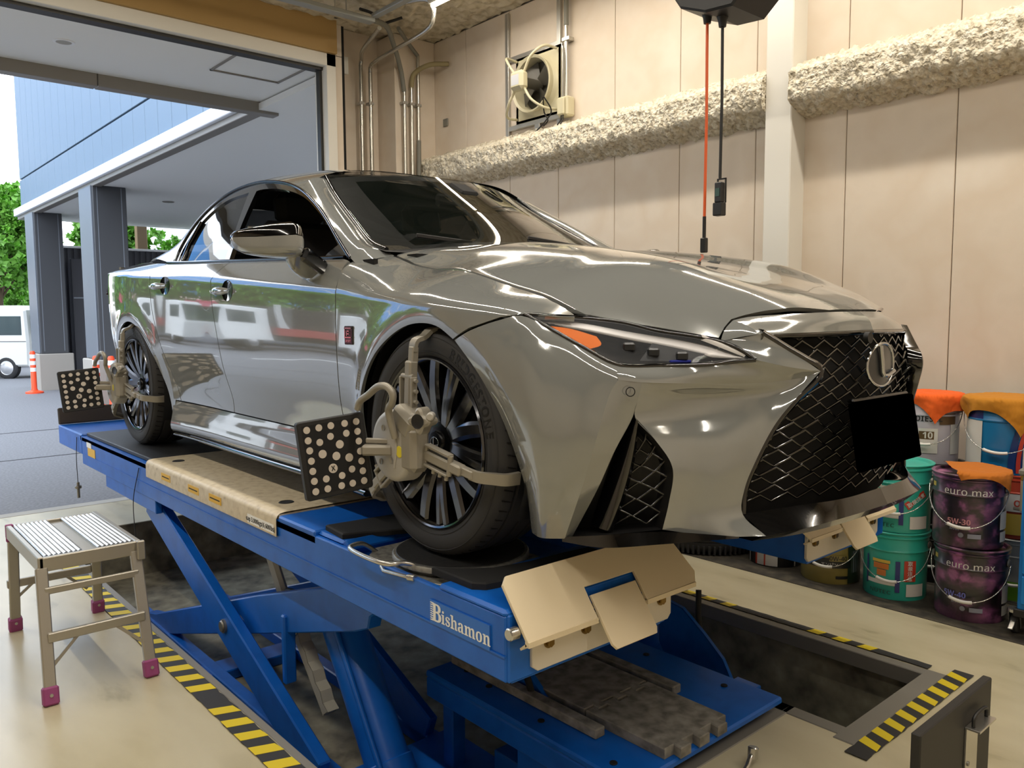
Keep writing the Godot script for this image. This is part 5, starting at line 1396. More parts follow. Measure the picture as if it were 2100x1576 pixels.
func car_wheel(car: Node3D, cx: float, s: float) -> void:
	var c := V(cx, 0.335, s * 0.79)
	var ax := V(0, 0, s)
	var near := s > 0
	# tyre: sidewalls and grooved tread
	var pr := [Vector2(0.245, 0.085), Vector2(0.252, 0.105), Vector2(0.262, 0.112), Vector2(0.285, 0.119), Vector2(0.305, 0.1175), Vector2(0.318, 0.112), Vector2(0.327, 0.103), Vector2(0.3325, 0.092)]
	for g in [0.055, 0.0, -0.055]:
		pr.append_array([Vector2(0.335, g + 0.0075), Vector2(0.328, g + 0.006), Vector2(0.328, g - 0.006), Vector2(0.335, g - 0.0075)])
	pr.append_array([Vector2(0.3325, -0.092), Vector2(0.327, -0.103), Vector2(0.318, -0.112), Vector2(0.285, -0.119), Vector2(0.255, -0.108), Vector2(0.245, -0.085)])
	var prr := pr.duplicate(); prr.reverse()
	var ty := MB.new(); ty.lathe(prr, c, ax, 72)
	var tn := part("tyre", ty, M.tyre_rubber, car, "low profile black road tyre")
	if near:
		# shoulder sipes as dark cuts, sidewall ribs
		var sp := MB.new()
		for k in 64:
			var a := TAU * k / 64.0
			var d := V(cos(a), sin(a), 0)
			var b := Basis(V(-sin(a), cos(a), 0), d, V(0, 0, 1)) * Basis(V(0, 1, 0), 0.25)
			sp.box(c + d * 0.3325 + V(0, 0, 0.078), V(0.0035, 0.004, 0.036), b)
		part("tread_sipe", sp, M.shut_gap, tn).set_meta("kind", "stuff")
		var rb := MB.new(); rb.lathe([Vector2(0.2665, 0.1140), Vector2(0.268, 0.1160), Vector2(0.2695, 0.1158)], c, ax, 72); rb.lathe([Vector2(0.3125, 0.1155), Vector2(0.314, 0.1165), Vector2(0.3155, 0.1142)], c, ax, 72)
		part("sidewall_rib", rb, M.tyre_rubber, tn)
		var word := text_mb("BRIDGESTONE", 0.030, 0.0016, true, false, 1.05)
		var mid := deg_to_rad(38.0) if cx > -1 else deg_to_rad(60.0)
		var bend := func(q: Vector3) -> Vector3:
			var a := mid - q.x / 0.291; var r := 0.291 + q.y
			return c + V(cos(a) * r, sin(a) * r, 0.1188 - 2.5 * pow(maxf(r - 0.30, 0.0), 1.5) - absf(r - 0.291) * 0.08 + q.z)
		var turnn := func(q: Vector3, nv: Vector3) -> Vector3:
			var a := mid - q.x / 0.291
			return V(cos(a), sin(a), 0) * nv.y + V(sin(a), -cos(a), 0) * nv.x + V(0, 0, nv.z)
		part("tyre_lettering", warp(word, bend, turnn), M.tyre_letter, tn, "raised maker's name on the sidewall")
	# rim
	var rim := MB.new()
	var rp := [Vector2(0.243, 0.115), Vector2(0.250, 0.1155), Vector2(0.254, 0.109), Vector2(0.248, 0.104), Vector2(0.240, 0.098), Vector2(0.234, 0.08), Vector2(0.225, 0.0), Vector2(0.222, -0.09), Vector2(0.25, -0.105)]
	rp[0] = Vector2(0.245, 0.113)
	rim.lathe(rp, c, ax, 64)
	var rn := part("wheel_rim", rim, M.rim_dark, car, "dark chrome alloy wheel with paired spokes")
	if not near:
		var bk := MB.new(); bk.cyl(c + ax * 0.02, c + ax * 0.05, 0.225, 40); part("wheel_disc", bk, M.rim_black, rn)
		return
	# spokes: five wide Vs and five narrow pairs
	for k in 5:
		var a0 := TAU * k / 5.0 + deg_to_rad(28.0)
		for q in [[-0.055, -0.225, 0.044], [0.055, 0.225, 0.044], [TAU / 10.0 - 0.045, TAU / 10.0 - 0.070, 0.026], [TAU / 10.0 + 0.045, TAU / 10.0 + 0.070, 0.026]]:
			var sk := MB.new(); var rows := []
			for i in 9:
				var t := i / 8.0
				var r := lerpf(0.055, 0.243, t); var a: float = a0 + lerpf(q[0] * (1.6 if absf(q[0]) < 0.1 else 1.0), q[1], t)
				var d := V(cos(a), sin(a), 0); var e := V(-sin(a), cos(a), 0)
				var zz := lerpf(0.078, 0.103, pow(t, 0.8)) + 0.004 * sin(PI * t)
				var w: float = q[2] * lerpf(0.62, 0.5, t)
				var p := c + d * r + V(0, 0, zz * s)
				rows.append(PackedVector3Array([p + e * w * 0.9 - V(0, 0, 0.032 * s), p + e * w - V(0, 0, 0.007 * s), p + e * w * 0.55, p - e * w * 0.55, p - e * w - V(0, 0, 0.007 * s), p - e * w * 0.9 - V(0, 0, 0.032 * s)]))
			for j in 5:
				var strip := []
				for r in rows: strip.append(PackedVector3Array([r[j], r[j + 1]]))
				sk.sheet(strip, V(0, 0, 1) if j in [1, 2, 3] else (rows[4][0] - rows[4][5]) * (1.0 if j == 0 else -1.0))
			part("spoke", sk, M.rim_dark, rn)
	var hub := MB.new(); hub.lathe([Vector2(0.0, 0.093), Vector2(0.030, 0.092), Vector2(0.034, 0.088), Vector2(0.036, 0.080), Vector2(0.060, 0.078), Vector2(0.075, 0.068), Vector2(0.078, 0.03)], c, ax, 36)
	part("wheel_hub", hub, M.rim_black, rn)
	for k in 5:
		var a := TAU * k / 5.0 + 0.2
		var nt := MB.new(); nt.cyl(c + V(cos(a), sin(a), 0) * 0.055 + ax * 0.05, c + V(cos(a), sin(a), 0) * 0.055 + ax * 0.079, 0.009, 6); part("wheel_nut", nt, M.rim_black, rn)
	var lg := []
	for i in 24: lg.append(c + V(0.019 * cos(TAU * i / 24.0), 0.015 * sin(TAU * i / 24.0), 0.0935))
	var em := MB.new(); em.tube(lg, 0.0014, 6, false, true); em.tube([c + V(-0.005, 0.013, 0.094), c + V(-0.003, -0.006, 0.095), c + V(0.0, -0.009, 0.095), c + V(0.017, -0.006, 0.094)], 0.0017, 6)
	part("hub_emblem", em, M.chrome, rn)
	# brake
	var dk := MB.new(); dk.lathe([Vector2(0.07, 0.0), Vector2(0.07, 0.025), Vector2(0.09, 0.025), Vector2(0.167, 0.025), Vector2(0.167, 0.0)], c + ax * 0.0, ax, 40)
	part("brake_disc", dk, M.disc_steel, car)
	var cl := MB.new(); cl.lathe([Vector2(0.115, 0.0), Vector2(0.115, 0.052), Vector2(0.185, 0.052), Vector2(0.185, 0.0)], c, ax, 12, deg_to_rad(-30.0 if cx > -1 else 150.0), deg_to_rad(30.0 if cx > -1 else 210.0))
	part("brake_caliper", cl, M.satin_black, car)
	var wb := MB.new(); wb.cyl(c - ax * 0.06, c - ax * 0.02, 0.222, 40); part("brake_shield", wb, M.shut_gap, car)

# ---------------------------------------------------------------- the lift
func lift_materials() -> void:
	var sc := noise_tex(61, 0.02, [h("0c58b4"), h("1161c0"), h("1465c6"), h("0f5dba")], [0.0, 0.4, 0.7, 1.0], 256)
	tri_mat("lift_blue", sc, 1.3, 0.34)
	M.lift_blue.metallic_specular = 0.45
	var bg := noise_tex(62, 0.03, [h("a89878"), h("cbbb9b"), h("d6c7a8"), h("dccfb2")], [0.0, 0.22, 0.6, 1.0], 512, FastNoiseLite.TYPE_SIMPLEX, 5)
	tri_mat("cover_beige", bg, 1.2, 0.42)
	mat("stop_cream", h("e3d4b4"), 0.4)
	mat("stop_white", h("d9d2c4"), 0.5)
	var ru := noise_tex(63, 0.08, [h("161616"), h("222222"), h("2e2d2b")], [0.0, 0.5, 1.0], 256)
	tri_mat("deck_rubber", ru, 2.5, 0.55)
	mat("wedge_rubber", h("1a1a1a"), 0.8)
	var gz := noise_tex(64, 0.05, [h("6d6c68"), h("98978f"), h("b3b1a8")], [0.0, 0.5, 1.0], 256)
	tri_mat("plate_zinc", gz, 3.0, 0.45, {"metallic": 0.5})
	mat("bolt_brass", h("8a6f3a"), 0.35, 0.8)
	mat("steel_bright", h("c6c5c0"), 0.22, 0.9)
	mat("steel_dull", h("8e8c86"), 0.4, 0.7)
	mat("ratchet_grey", h("a3a194"), 0.6)
	mat("sticker_white", h("f2f2ee"), 0.5); mat("sticker_yellow", h("e3b32c"), 0.5); mat("ink", h("151515"), 0.7); mat("sticker_blue", h("2a6fc9"), 0.4)
	mat("cable_black", h("121212"), 0.6)

func build_lift(s: float) -> void:
	var near := s > 0
	var t := thing("scissor_lift", ("blue scissor lift runway with a white maker's sticker, under the wheels by the step stool" if near else "blue scissor lift runway under the wheels beside the panel wall"), "lift", V(0, -1.02, 0.0))
	var up := V(0, 1.02, 0)
	var put := func(called: String, m: MB, mm: Material, par: Node3D = null, lab := "") -> MeshInstance3D:
		var q := m if near else m.mirror_z()
		var o := part(called, q, mm, par if par else t, lab)
		if par == null: o.position = up
		return o
	# long box of the runway: side plates, decks
	var sd := MB.new()
	sd.bx(V(-3.52, -0.195, 1.0), V(0.475, -0.025, 1.02), 0.004); sd.bx(V(-3.52, -0.195, 0.40), V(0.475, -0.025, 0.42), 0.004)
	sd.bx(V(-3.52, -0.2, 0.42), V(0.475, -0.185, 1.0)); sd.bx(V(0.465, -0.195, 0.405), V(0.482, -0.022, 1.015), 0.004)
	sd.bx(V(-3.5, -0.13, 1.018), V(0.475, -0.125, 1.0235)); 
	put.call("side_channel", sd, M.lift_blue)
	var dk := MB.new()
	dk.bx(V(-0.775, -0.03, 0.40), V(-0.50, -0.008, 1.022), 0.006); dk.bx(V(0.20, -0.03, 0.40), V(0.478, -0.010, 1.022), 0.008); dk.bx(V(-3.55, -0.05, 0.40), V(-0.5, -0.024, 1.02))
	dk.bx(V(-0.5, -0.075, 0.40), V(0.2, -0.058, 1.0)); dk.bx(V(-0.52, -0.03, 0.52), V(-0.335, -0.012, 1.005), 0.012); dk.box(V(-0.325, -0.034, 0.76), V(0.04, 0.045, 0.49), Basis(V(0, 0, 1), -0.7), 0.004)
	put.call("front_deck", dk, M.lift_blue)
	var ex := MB.new(); ex.bx(V(-4.12, -0.14, 0.42), V(-3.52, -0.012, 1.02), 0.008); put.call("rear_deck", ex, M.lift_blue)
	var lb := MB.new(); lb.bx(V(-3.05, -0.265, 0.98), V(-2.18, -0.19, 1.012), 0.004); put.call("lower_beam", lb, M.lift_blue); put.call("lower_beam", bx1(V(-3.05, -0.265, 0.42), V(-2.18, -0.19, 0.45), 0.004), M.lift_blue)
	var fl := MB.new(); fl.box(V(-4.11, 0.045, 0.72), V(0.03, 0.11, 0.6), Basis(V(0, 0, 1), 0.15), 0.006); put.call("rear_stop", fl, mat("rear_stop_brown", h("3a3128"), 0.6))
	# black slip plate under the rear wheel
	put.call("slip_plate", bx1(V(-3.5, -0.024, 0.43), V(-2.27, -0.002, 0.995), 0.004), M.deck_rubber, null, "black slip plate under the rear wheel")
	# beige jack cover with a lip over the side
	var cv := MB.new(); var rows := []
	for x in [-2.255, -1.9, -1.5, -1.1, -0.78]: rows.append(PackedVector3Array([V(x, -0.002, 0.40), V(x, 0.0, 0.43), V(x, 0.001, 0.99), V(x, -0.002, 1.012), V(x, -0.010, 1.022), V(x, -0.022, 1.027), V(x, -0.085, 1.028), V(x, -0.085, 1.021)]))
	cv.sheet(rows, V(0, 1, 0.5)); cv.bx(V(-2.255, -0.03, 0.41), V(-0.78, -0.006, 1.015))
	var cvn: MeshInstance3D = put.call("jack_cover", cv, M.cover_beige, null, "beige painted jack cover")
	for x in [-2.10, -0.92]:
		var hl := MB.new(); hl.lathe([Vector2(0, 0.0015), Vector2(0.022, 0.0015), Vector2(0.026, 0.003), Vector2(0.03, 0.0)], V(x, 0.0005, 0.92), Vector3.UP, 20); put.call("cover_hole", hl, M.wedge_rubber, cvn)
	put.call("cover_gap", bx1(V(-2.2, 0.0, 0.615), V(-0.82, 0.003, 0.619)), M.ink, cvn)
	# turntable, its plate and handle
	var tp := MB.new(); tp.extrude(P2([-0.27, 0.60, 0.22, 0.60, 0.22, 0.95, 0.12, 1.0, -0.2, 1.0, -0.27, 0.93]), V(0, -0.055, 0), Basis(V(1, 0, 0), V(0, 0, 1), V(0, 1, 0)), 0.022, 0.002)
	var tn: MeshInstance3D = put.call("turntable_base", tp, M.plate_zinc)
	var td := MB.new(); td.lathe([Vector2(0.0, 0.0), Vector2(0.19, 0.0), Vector2(0.205, -0.001), Vector2(0.209, -0.006), Vector2(0.209, -0.016), Vector2(0.2, -0.019), Vector2(0.19, -0.03)], V(0.0, -0.003, 0.79), Vector3.UP, 56); put.call("turntable_disc", td, M.plate_zinc, tn)
	var tr := MB.new(); tr.lathe([Vector2(0.0, 0.002), Vector2(0.196, 0.002), Vector2(0.198, 0.0)], V(0.0, -0.003, 0.79), Vector3.UP, 56); put.call("turntable_pad", tr, M.deck_rubber, tn)
	var hd := MB.new(); hd.tube(respace(curve([V(-0.24, -0.04, 0.94), V(-0.24, -0.015, 0.97), V(-0.235, 0.002, 1.0), V(-0.222, 0.004, 1.045), V(-0.19, 0.004, 1.06), V(-0.02, 0.004, 1.062), V(0.01, 0.004, 1.05), V(0.02, 0.002, 1.01), V(0.035, -0.01, 0.98), V(0.04, -0.04, 0.96)], 40), 40), 0.0075, 10)
	put.call("turntable_handle", hd, M.steel_bright, tn, "bent steel handle bar")
	var hb := MB.new(); hb.tube([V(-0.13, -0.035, 1.0), V(-0.05, -0.033, 1.035), V(0.075, -0.027, 1.02)], 0.006, 8); hb.tube([V(0.06, -0.028, 1.022), V(0.085, -0.026, 1.017)], 0.010, 8); put.call("lock_pin", hb, M.steel_bright, tn)
	# rubber wedges before and behind the wheel
	for q in [[[-0.50, 0.98, -0.36, 0.995, -0.335, 0.93, -0.30, 0.86, -0.27, 0.78, -0.265, 0.66, -0.27, 0.56, -0.40, 0.56, -0.47, 0.7], 0.018], [[0.12, 0.985, 0.30, 0.985, 0.33, 0.96, 0.42, 0.52, 0.28, 0.52, 0.27, 0.62, 0.265, 0.75, 0.24, 0.86, 0.19, 0.93], 0.022]]:
		var wd := MB.new(); wd.extrude(P2(q[0]), V(0, -0.012, 0), Basis(V(1, 0, 0), V(0, 0, 1), V(0, 1, 0)), q[1], 0.004); put.call("rubber_wedge", wd, M.wedge_rubber)
	# front stop: leaning cream plate with a cut tongue, bolted strip below
	var st := MB.new()
	var A := V(0.432, 0.056, 0); var B := V(0.530, -0.082, 0)
	var dn := (B - A).normalized(); var nn := V(-dn.y, dn.x, 0) * 1.0
	if nn.x < 0: nn = -nn
	var bs := Basis(V(0, 0, -1), -dn, V(0, 0, -1).cross(-dn))
	var L := A.distance_to(B)
	# outline in (along -z, up the plate)
	st.extrude(P2([-1.0, 0.0, -0.755, 0.0, -0.755, 0.085, -0.555, 0.085, -0.555, 0.0, -0.335, 0.0, -0.315, 0.03, -0.36, L, -0.985, L, -1.005, L - 0.02]), B, bs, 0.008, 0.001)
	st.bar(B + V(0.002, -0.002, 0.335), B + V(0.002, -0.002, 0.555), 0.014, 0.014); st.bar(B + V(0.002, -0.002, 0.755), B + V(0.002, -0.002, 1.0), 0.014, 0.014)
	st.bar(B + V(-0.012, -0.012, 0.335), B + V(-0.012, -0.012, 0.555), 0.006, 0.028, V(1, 0.8, 0)); st.bar(B + V(-0.012, -0.012, 0.755), B + V(-0.012, -0.012, 1.0), 0.006, 0.028, V(1, 0.8, 0))
	var sn: MeshInstance3D = put.call("wheel_stop", st, M.stop_cream, null, "cream leaning wheel stop plate")
	var tg := MB.new()
	tg.extrude(P2([-0.745, 0.06, -0.565, 0.06, -0.565, -0.075, -0.575, -0.09, -0.735, -0.09, -0.745, -0.075]), B, bs, 0.008, 0.001); put.call("stop_tongue", tg, M.stop_cream, sn)
	var pn := MB.new(); pn.cyl(V(0.497, -0.062, 1.0), V(0.497, -0.062, 1.03), 0.016, 16, 0.003); pn.cyl(V(0.497, -0.062, 0.38), V(0.497, -0.062, 1.0), 0.008, 10); put.call("hinge_pin", pn, M.steel_bright, sn)
	var pl := MB.new(); pl.extrude(P2([-0.945, -0.085, -0.945, -0.17, -0.925, -0.185, -0.405, -0.185, -0.39, -0.17, -0.39, -0.085]), V(0.481, 0, 0), Basis(V(0, 0, -1), V(0, 1, 0), V(1, 0, 0)), 0.010, 0.002)
	var pln: MeshInstance3D = put.call("bolt_strip", pl, M.stop_white, null, "white bolted strip")
	for z in [0.89, 0.755, 0.585, 0.44]:
		var bo := MB.new(); bo.cyl(V(0.49, -0.118, z), V(0.495, -0.118, z), 0.016, 16); bo.cyl(V(0.495, -0.118, z), V(0.504, -0.118, z), 0.012, 6, 0.001); put.call("bolt", bo, M.bolt_brass, pln)
	# scissor arms
	for zz in [0.93, 0.46]:
		var dpt := 0.05 if zz > 0.6 else 0.04
		var a1 := MB.new(); a1.bar(V(-2.42, -0.235, zz + dpt * 0.5), V(-0.62, -0.955, zz + dpt * 0.5), dpt, 0.155, V(0, 0, 1).cross(V(1.8, -0.72, 0)), 0.006)
		put.call("scissor_arm", a1, M.lift_blue)
		var a2 := MB.new(); a2.extrude(P2([-2.74, -0.945, -2.60, -0.915, -1.26, -0.458, -0.44, -0.2, -0.20, -0.2, -0.24, -0.225, -0.345, -0.29, -0.36, -0.335, -0.445, -0.37, -1.28, -0.63, -2.55, -1.015, -2.68, -1.015]), V(0, 0, zz - 0.07 if zz > 0.6 else zz + 0.06), Basis.IDENTITY, dpt, 0.005)
		put.call("scissor_arm", a2, M.lift_blue)
	var pv := MB.new(); pv.cyl(V(-1.43, -0.62, 0.42), V(-1.43, -0.62, 0.99), 0.03, 20); pv.lathe([Vector2(0, 0.0), Vector2(0.022, 0.0), Vector2(0.026, -0.006)], V(-1.43, -0.62, 0.997), V(0, 0, 1), 20); put.call("pivot_pin", pv, M.steel_dull)
	var pw := MB.new(); pw.cyl(V(-1.32, -0.26, 0.44), V(-1.32, -0.26, 0.86), 0.05, 20, 0.005); put.call("upper_roller", pw, M.lift_blue)
	var lk := MB.new(); lk.bar(V(-1.34, -0.25, 0.82), V(-1.18, -0.46, 0.82), 0.03, 0.075, V(0, 0, 1).cross(V(0.16, -0.21, 0)), 0.02); put.call("roller_link", lk, M.ratchet_grey)
	# hydraulic cylinder
	var cy := MB.new(); var ca := V(-0.83, -0.40, 0.77); var cb := V(-0.42, -0.98, 0.77)
	cy.cyl(ca, cb, 0.082, 32, 0.006); cy.cyl(cb + (ca - cb).normalized() * 0.1, cb, 0.092, 32, 0.004)
	var cyn: MeshInstance3D = put.call("hydraulic_cylinder", cy, M.lift_blue, null, "thick blue hydraulic cylinder")
	var rd := MB.new(); rd.cyl(ca, ca + (ca - cb).normalized() * 0.42, 0.032, 24); put.call("piston_rod", rd, M.steel_bright, cyn)
	var pi := MB.new(); var sd2 := V(0.06, 0.03, 0.07); pi.tube([ca + sd2, cb + sd2 - (cb - ca).normalized() * 0.05], 0.011, 8); put.call("oil_pipe", pi, M.lift_blue, cyn)
	var sa := PackedVector2Array(); var ra := V(-0.98, -0.545, 0); var rb := V(-0.745, -0.79, 0)
	for i in 9: sa.append(Vector2(0.0 if i % 2 == 0 else 0.012, i * 0.042))
	sa.append(Vector2(0.05, 0.33)); sa.append(Vector2(0.05, 0.0))
	var rt := MB.new(); var ry := (rb - ra).normalized(); rt.extrude(sa, V(-0.98, -0.545, 0.86), Basis(V(-ry.y, ry.x, 0) * -1.0, ry, V(0, 0, -1)), 0.05, 0.003); put.call("safety_ratchet", rt, M.ratchet_grey)
	var hk := MB.new(); hk.bar(V(-0.98, -0.46, 0.9), V(-0.98, -0.74, 0.9), 0.05, 0.03, V(1, 0, 0), 0.006); put.call("latch_bracket", hk, M.lift_blue)
	# base frame on the pit floor
	var bf := MB.new()
	bf.bx(V(-2.9, -1.02, 0.86), V(-0.2, -0.96, 0.92), 0.005); bf.bx(V(-2.9, -1.02, 0.44), V(-0.2, -0.96, 0.50), 0.005); bf.bx(V(-1.9, -1.019, 0.44), V(-1.75, -0.97, 1.12), 0.005); bf.bx(V(-0.6, -1.02, 0.40), V(-0.25, -0.95, 1.0), 0.005)
	put.call("base_frame", bf, M.lift_blue)
	var bp := MB.new(); bp.extrude(P2([-0.2, -0.50, -0.08, -0.52, 0.03, -0.60, 0.12, -0.676, 0.165, -0.755, 0.21, -0.78, 0.21, -0.84, -0.1, -0.86, -0.2, -0.7]), V(0, 0, 0.43), Basis.IDENTITY, 0.02, 0.003); bp.bx(V(0.12, -0.87, 0.43), V(0.23, -0.78, 0.54), 0.004)
	bp.bx(V(-0.2, -1.02, 0.43), V(0.2, -0.84, 0.5), 0.004)
	put.call("base_bracket", bp, M.lift_blue)
	var hs := MB.new(); hs.tube(curve([V(-0.05, -0.45, 0.50), V(-0.02, -0.6, 0.47), V(0.06, -0.75, 0.47), V(0.08, -0.95, 0.55)], 20), 0.012, 8); put.call("hydraulic_hose", hs, M.cable_black); hs = MB.new(); hs.tube(curve([V(-1.25, -0.5, 0.8), V(-1.15, -0.43, 0.82), V(-0.95, -0.42, 0.8)], 14), 0.012, 8); put.call("hydraulic_hose", hs, M.cable_black)
	if not near: return
	# stickers
	var sk: MeshInstance3D = put.call("maker_sticker", bx1(V(0.165, -0.128, 1.0195), V(0.42, -0.062, 1.0245)), M.sticker_blue, null, "blue sticker with white lettering")
	var w := text_mb("B", 0.050, 0.001, true, true); part("sticker_text", move_mb(w, Transform3D(Basis.IDENTITY, V(0.197, -0.093, 1.0255))), M.sticker_white, sk)
	w = text_mb("ishamon", 0.034, 0.001, true, true, 1.0); part("sticker_text", move_mb(w, Transform3D(Basis.IDENTITY, V(0.322, -0.099, 1.0255))), M.sticker_white, sk)
	var ln := MB.new()
	for i in 9: ln.bx(V(0.168, -0.118 + i * 0.006, 1.0245), V(0.18 + 0.002 * (i % 3), -0.1155 + i * 0.006, 1.0255))
	part("sticker_lines", ln, M.sticker_white, sk)
	for q in [[-2.02, -1.90], [-1.665, -1.54], [-1.42, -1.29]]:
		var y: MeshInstance3D = put.call("warning_sticker", bx1(V(q[0], -0.062, 1.0275), V(q[1], -0.03, 1.0292)), M.sticker_yellow, cvn)
		part("sticker_arrow", bx1(V(q[0] + 0.012, -0.048, 1.029), V(q[1] - 0.012, -0.043, 1.0297)), M.ink, cvn)
	put.call("capacity_label", bx1(V(-1.03, -0.078, 1.0275), V(-0.80, -0.045, 1.0290)), M.sticker_white, cvn)
	w = text_mb("cap 3,000kgs(6,600lbs)", 0.017, 0.0006, true); part("label_text", move_mb(w, Transform3D(Basis.IDENTITY, V(-0.915, -0.062, 1.0293))), M.ink, cvn)
	for q in [[-3.40, -0.075, 0.1, 0.03], [-3.38, -0.125, 0.16, 0.05]]: put.call("warning_sticker", bx1(V(q[0], q[1], 1.0195), V(q[0] + q[2], q[1] + q[3], 1.0225)), M.sticker_white if q[2] < 0.12 else M.sticker_yellow)
	# safety pins on wires
	for q in [[-3.62, -0.04, -3.60, -0.32], [-2.38, -0.06, -2.45, -0.44]]:
		var wr := MB.new(); wr.tube(curve([V(q[0], q[1], 1.024), V(q[2] - 0.03, (q[1] + q[3]) * 0.5, 1.03), V(q[2], q[3], 1.035)], 14), 0.0022, 5); var wn: MeshInstance3D = put.call("pin_wire", wr, M.cable_black)
		var pp := MB.new(); pp.cyl(V(q[2], q[3], 1.035), V(q[2], q[3] - 0.10, 1.035), 0.009, 10, 0.002); pp.cyl(V(q[2], q[3] - 0.022, 1.035), V(q[2], q[3] - 0.040, 1.035), 0.02, 12, 0.003); put.call("locking_pin", pp, M.steel_dull, wn)

func build_pit_things() -> void:
	# blue bridge over the base, between the two runways
	var t := thing("bridge_plate", "low blue steel bridge plate with bolts, carrying grey foam mats in the pit", "platform", V(0.03, -1.02, 0.2))
	var o := V(-0.03, 1.02, -0.2)
	part("top_plate", bx1(V(-0.46, -0.625, -0.18) + o, V(0.53, -0.60, 0.61) + o, 0.006), M.lift_blue, t)
	part("edge_beam", bx1(V(-0.46, -0.70, 0.56) + o, V(0.49, -0.625, 0.608) + o, 0.005), M.lift_blue, t); part("edge_beam", bx1(V(-0.46, -0.70, -0.178) + o, V(0.46, -0.625, -0.13) + o, 0.005), M.lift_blue, t)
	part("edge_beam", bx1(V(-0.458, -0.70, -0.13) + o, V(-0.41, -0.625, 0.56) + o, 0.005), M.lift_blue, t)
	part("skirt", bx1(V(0.02, -0.98, 0.56) + o, V(0.48, -0.70, 0.585) + o, 0.005), M.lift_blue, t)
	for q in [[-0.38, 0.54], [-0.38, -0.11], [0.44, -0.11]]: part("bridge_leg", bx1(V(q[0] - 0.03, -1.02, q[1] - 0.03) + o, V(q[0] + 0.03, -0.70, q[1] + 0.03) + o, 0.004), M.lift_blue, t)
	for q in [[-0.35, 0.5], [-0.2, 0.52], [0.1, 0.55], [0.42, 0.56], [0.35, -0.1], [0.0, -0.1]]:
		var b := MB.new(); b.cyl(V(q[0], -0.601, q[1]) + o, V(q[0], -0.596, q[1]) + o, 0.012, 12, 0.001); part("countersunk_bolt", b, M.ink, t)
	# foam tiles with jigsaw edges
	var fm := noise_tex(71, 0.03, [h("5d5a53"), h("7c7972"), h("8f8c84"), h("9c9990")], [0.0, 0.4, 0.7, 1.0], 256, FastNoiseLite.TYPE_SIMPLEX, 5)
	tri_mat("foam_grey", fm, 1.6, 0.9)
	var names := ["worn grey foam jigsaw tile with loose tabs at the bridge's open end", "worn grey foam jigsaw tile between two others on the bridge", "worn grey foam jigsaw tile under the runway end"]
	for i in 3:
		var x0 := 0.19 - i * 0.325
		var pl := PackedVector2Array()
		var edge := func(a: Vector2, b: Vector2, sgn: float) -> void:
			var d := (b - a); var nrm := Vector2(d.y, -d.x).normalized() * 0.030 * sgn
			for k in 3:
				var f := 0.10 + k * 0.30
				for q in [[0.0, 0.0], [0.03, 0.0], [0.015, 1.0], [0.175, 1.0], [0.16, 0.0], [0.19, 0.0]]: pl.push_back(a + d * (f + q[0]) + nrm * q[1])
		var c0 := Vector2(x0, 0.125); var c1 := Vector2(x0 + 0.318, 0.125); var c2 := Vector2(x0 + 0.318, 0.435); var c3 := Vector2(x0, 0.435)
		pl.push_back(c0); pl.push_back(c1)
		edge.call(c1, c2, 1.0 if i == 0 else 0.86)
		pl.push_back(c2); pl.push_back(c3)
		edge.call(c3, c0, -1.0)
		var m := MB.new(); m.extrude(pl, Vector3.ZERO, Basis(V(1, 0, 0), V(0, 0, 1), V(0, 1, 0)), 0.032, 0.003)
		var cen := V(x0 + 0.16, 0, 0.28)
		solo("foam_tile", move_mb(m, Transform3D(Basis.IDENTITY, -cen)), M.foam_grey, names[i], "mat", "grey foam jigsaw tiles on the bridge", cen + V(0, -0.599, 0))
	for q in [[0.455, 0.06, "near edge"], [0.075, 0.05, "far edge"]]:
		var m := MB.new(); m.bx(V(-0.44, 0, -0.022), V(0.30, 0.032, 0.022), 0.004)
		solo("foam_border", m, M.foam_grey, "straight grey foam border strip along the %s of the jigsaw tiles" % ("step stool side" if q[0] > 0.2 else "wall side"), "mat", "", V(0.0 if q[0] > 0.2 else -0.02, -0.599, q[0] + (0.03 if q[0] > 0.2 else 0.0)))
	# fallen leaves in the pit corner
	var lf := MB.new(); var rng := RandomNumberGenerator.new(); rng.seed = 5
	for i in 130:
		var p := V(rng.randf_range(0.24, 0.5), -1.016 + rng.randf() * 0.05, rng.randf_range(-0.62, -0.28)); var b := Basis.from_euler(V(rng.randf() * 2, rng.randf() * 6, rng.randf() * 2))
		lf.flat(p, p + b * V(0.03, 0, 0.008), p + b * V(0.012, 0.004, 0.02), Vector3.UP)
	var lo := solo("leaf_litter", lf, mat("dry_leaf", h("a58f66"), 0.9), "dry leaf litter in the corner of the pit", "leaves")
	lo.set_meta("kind", "stuff")
	# hazard tape round the pit
	mat("tape_black", h("2b2b2c"), 0.6); mat("tape_yellow", h("d9c21c"), 0.55)
	tape("worn yellow and black hazard tape along the pit edge by the step stool", V(-3.75, FY, 1.245), V(0.45, FY, 1.245), 0.085, 0.112, 31)
	tape("worn yellow and black hazard tape along the pit edge by the oil pails", V(-3.0, FY, -0.925), V(0.72, FY, -0.925), 0.045, 0.11, 32)
	tape("thick yellow and black hazard tape across the end of the pit", V(0.825, FY, -0.97), V(0.825, FY, -0.10), 0.07, 0.088, 33)

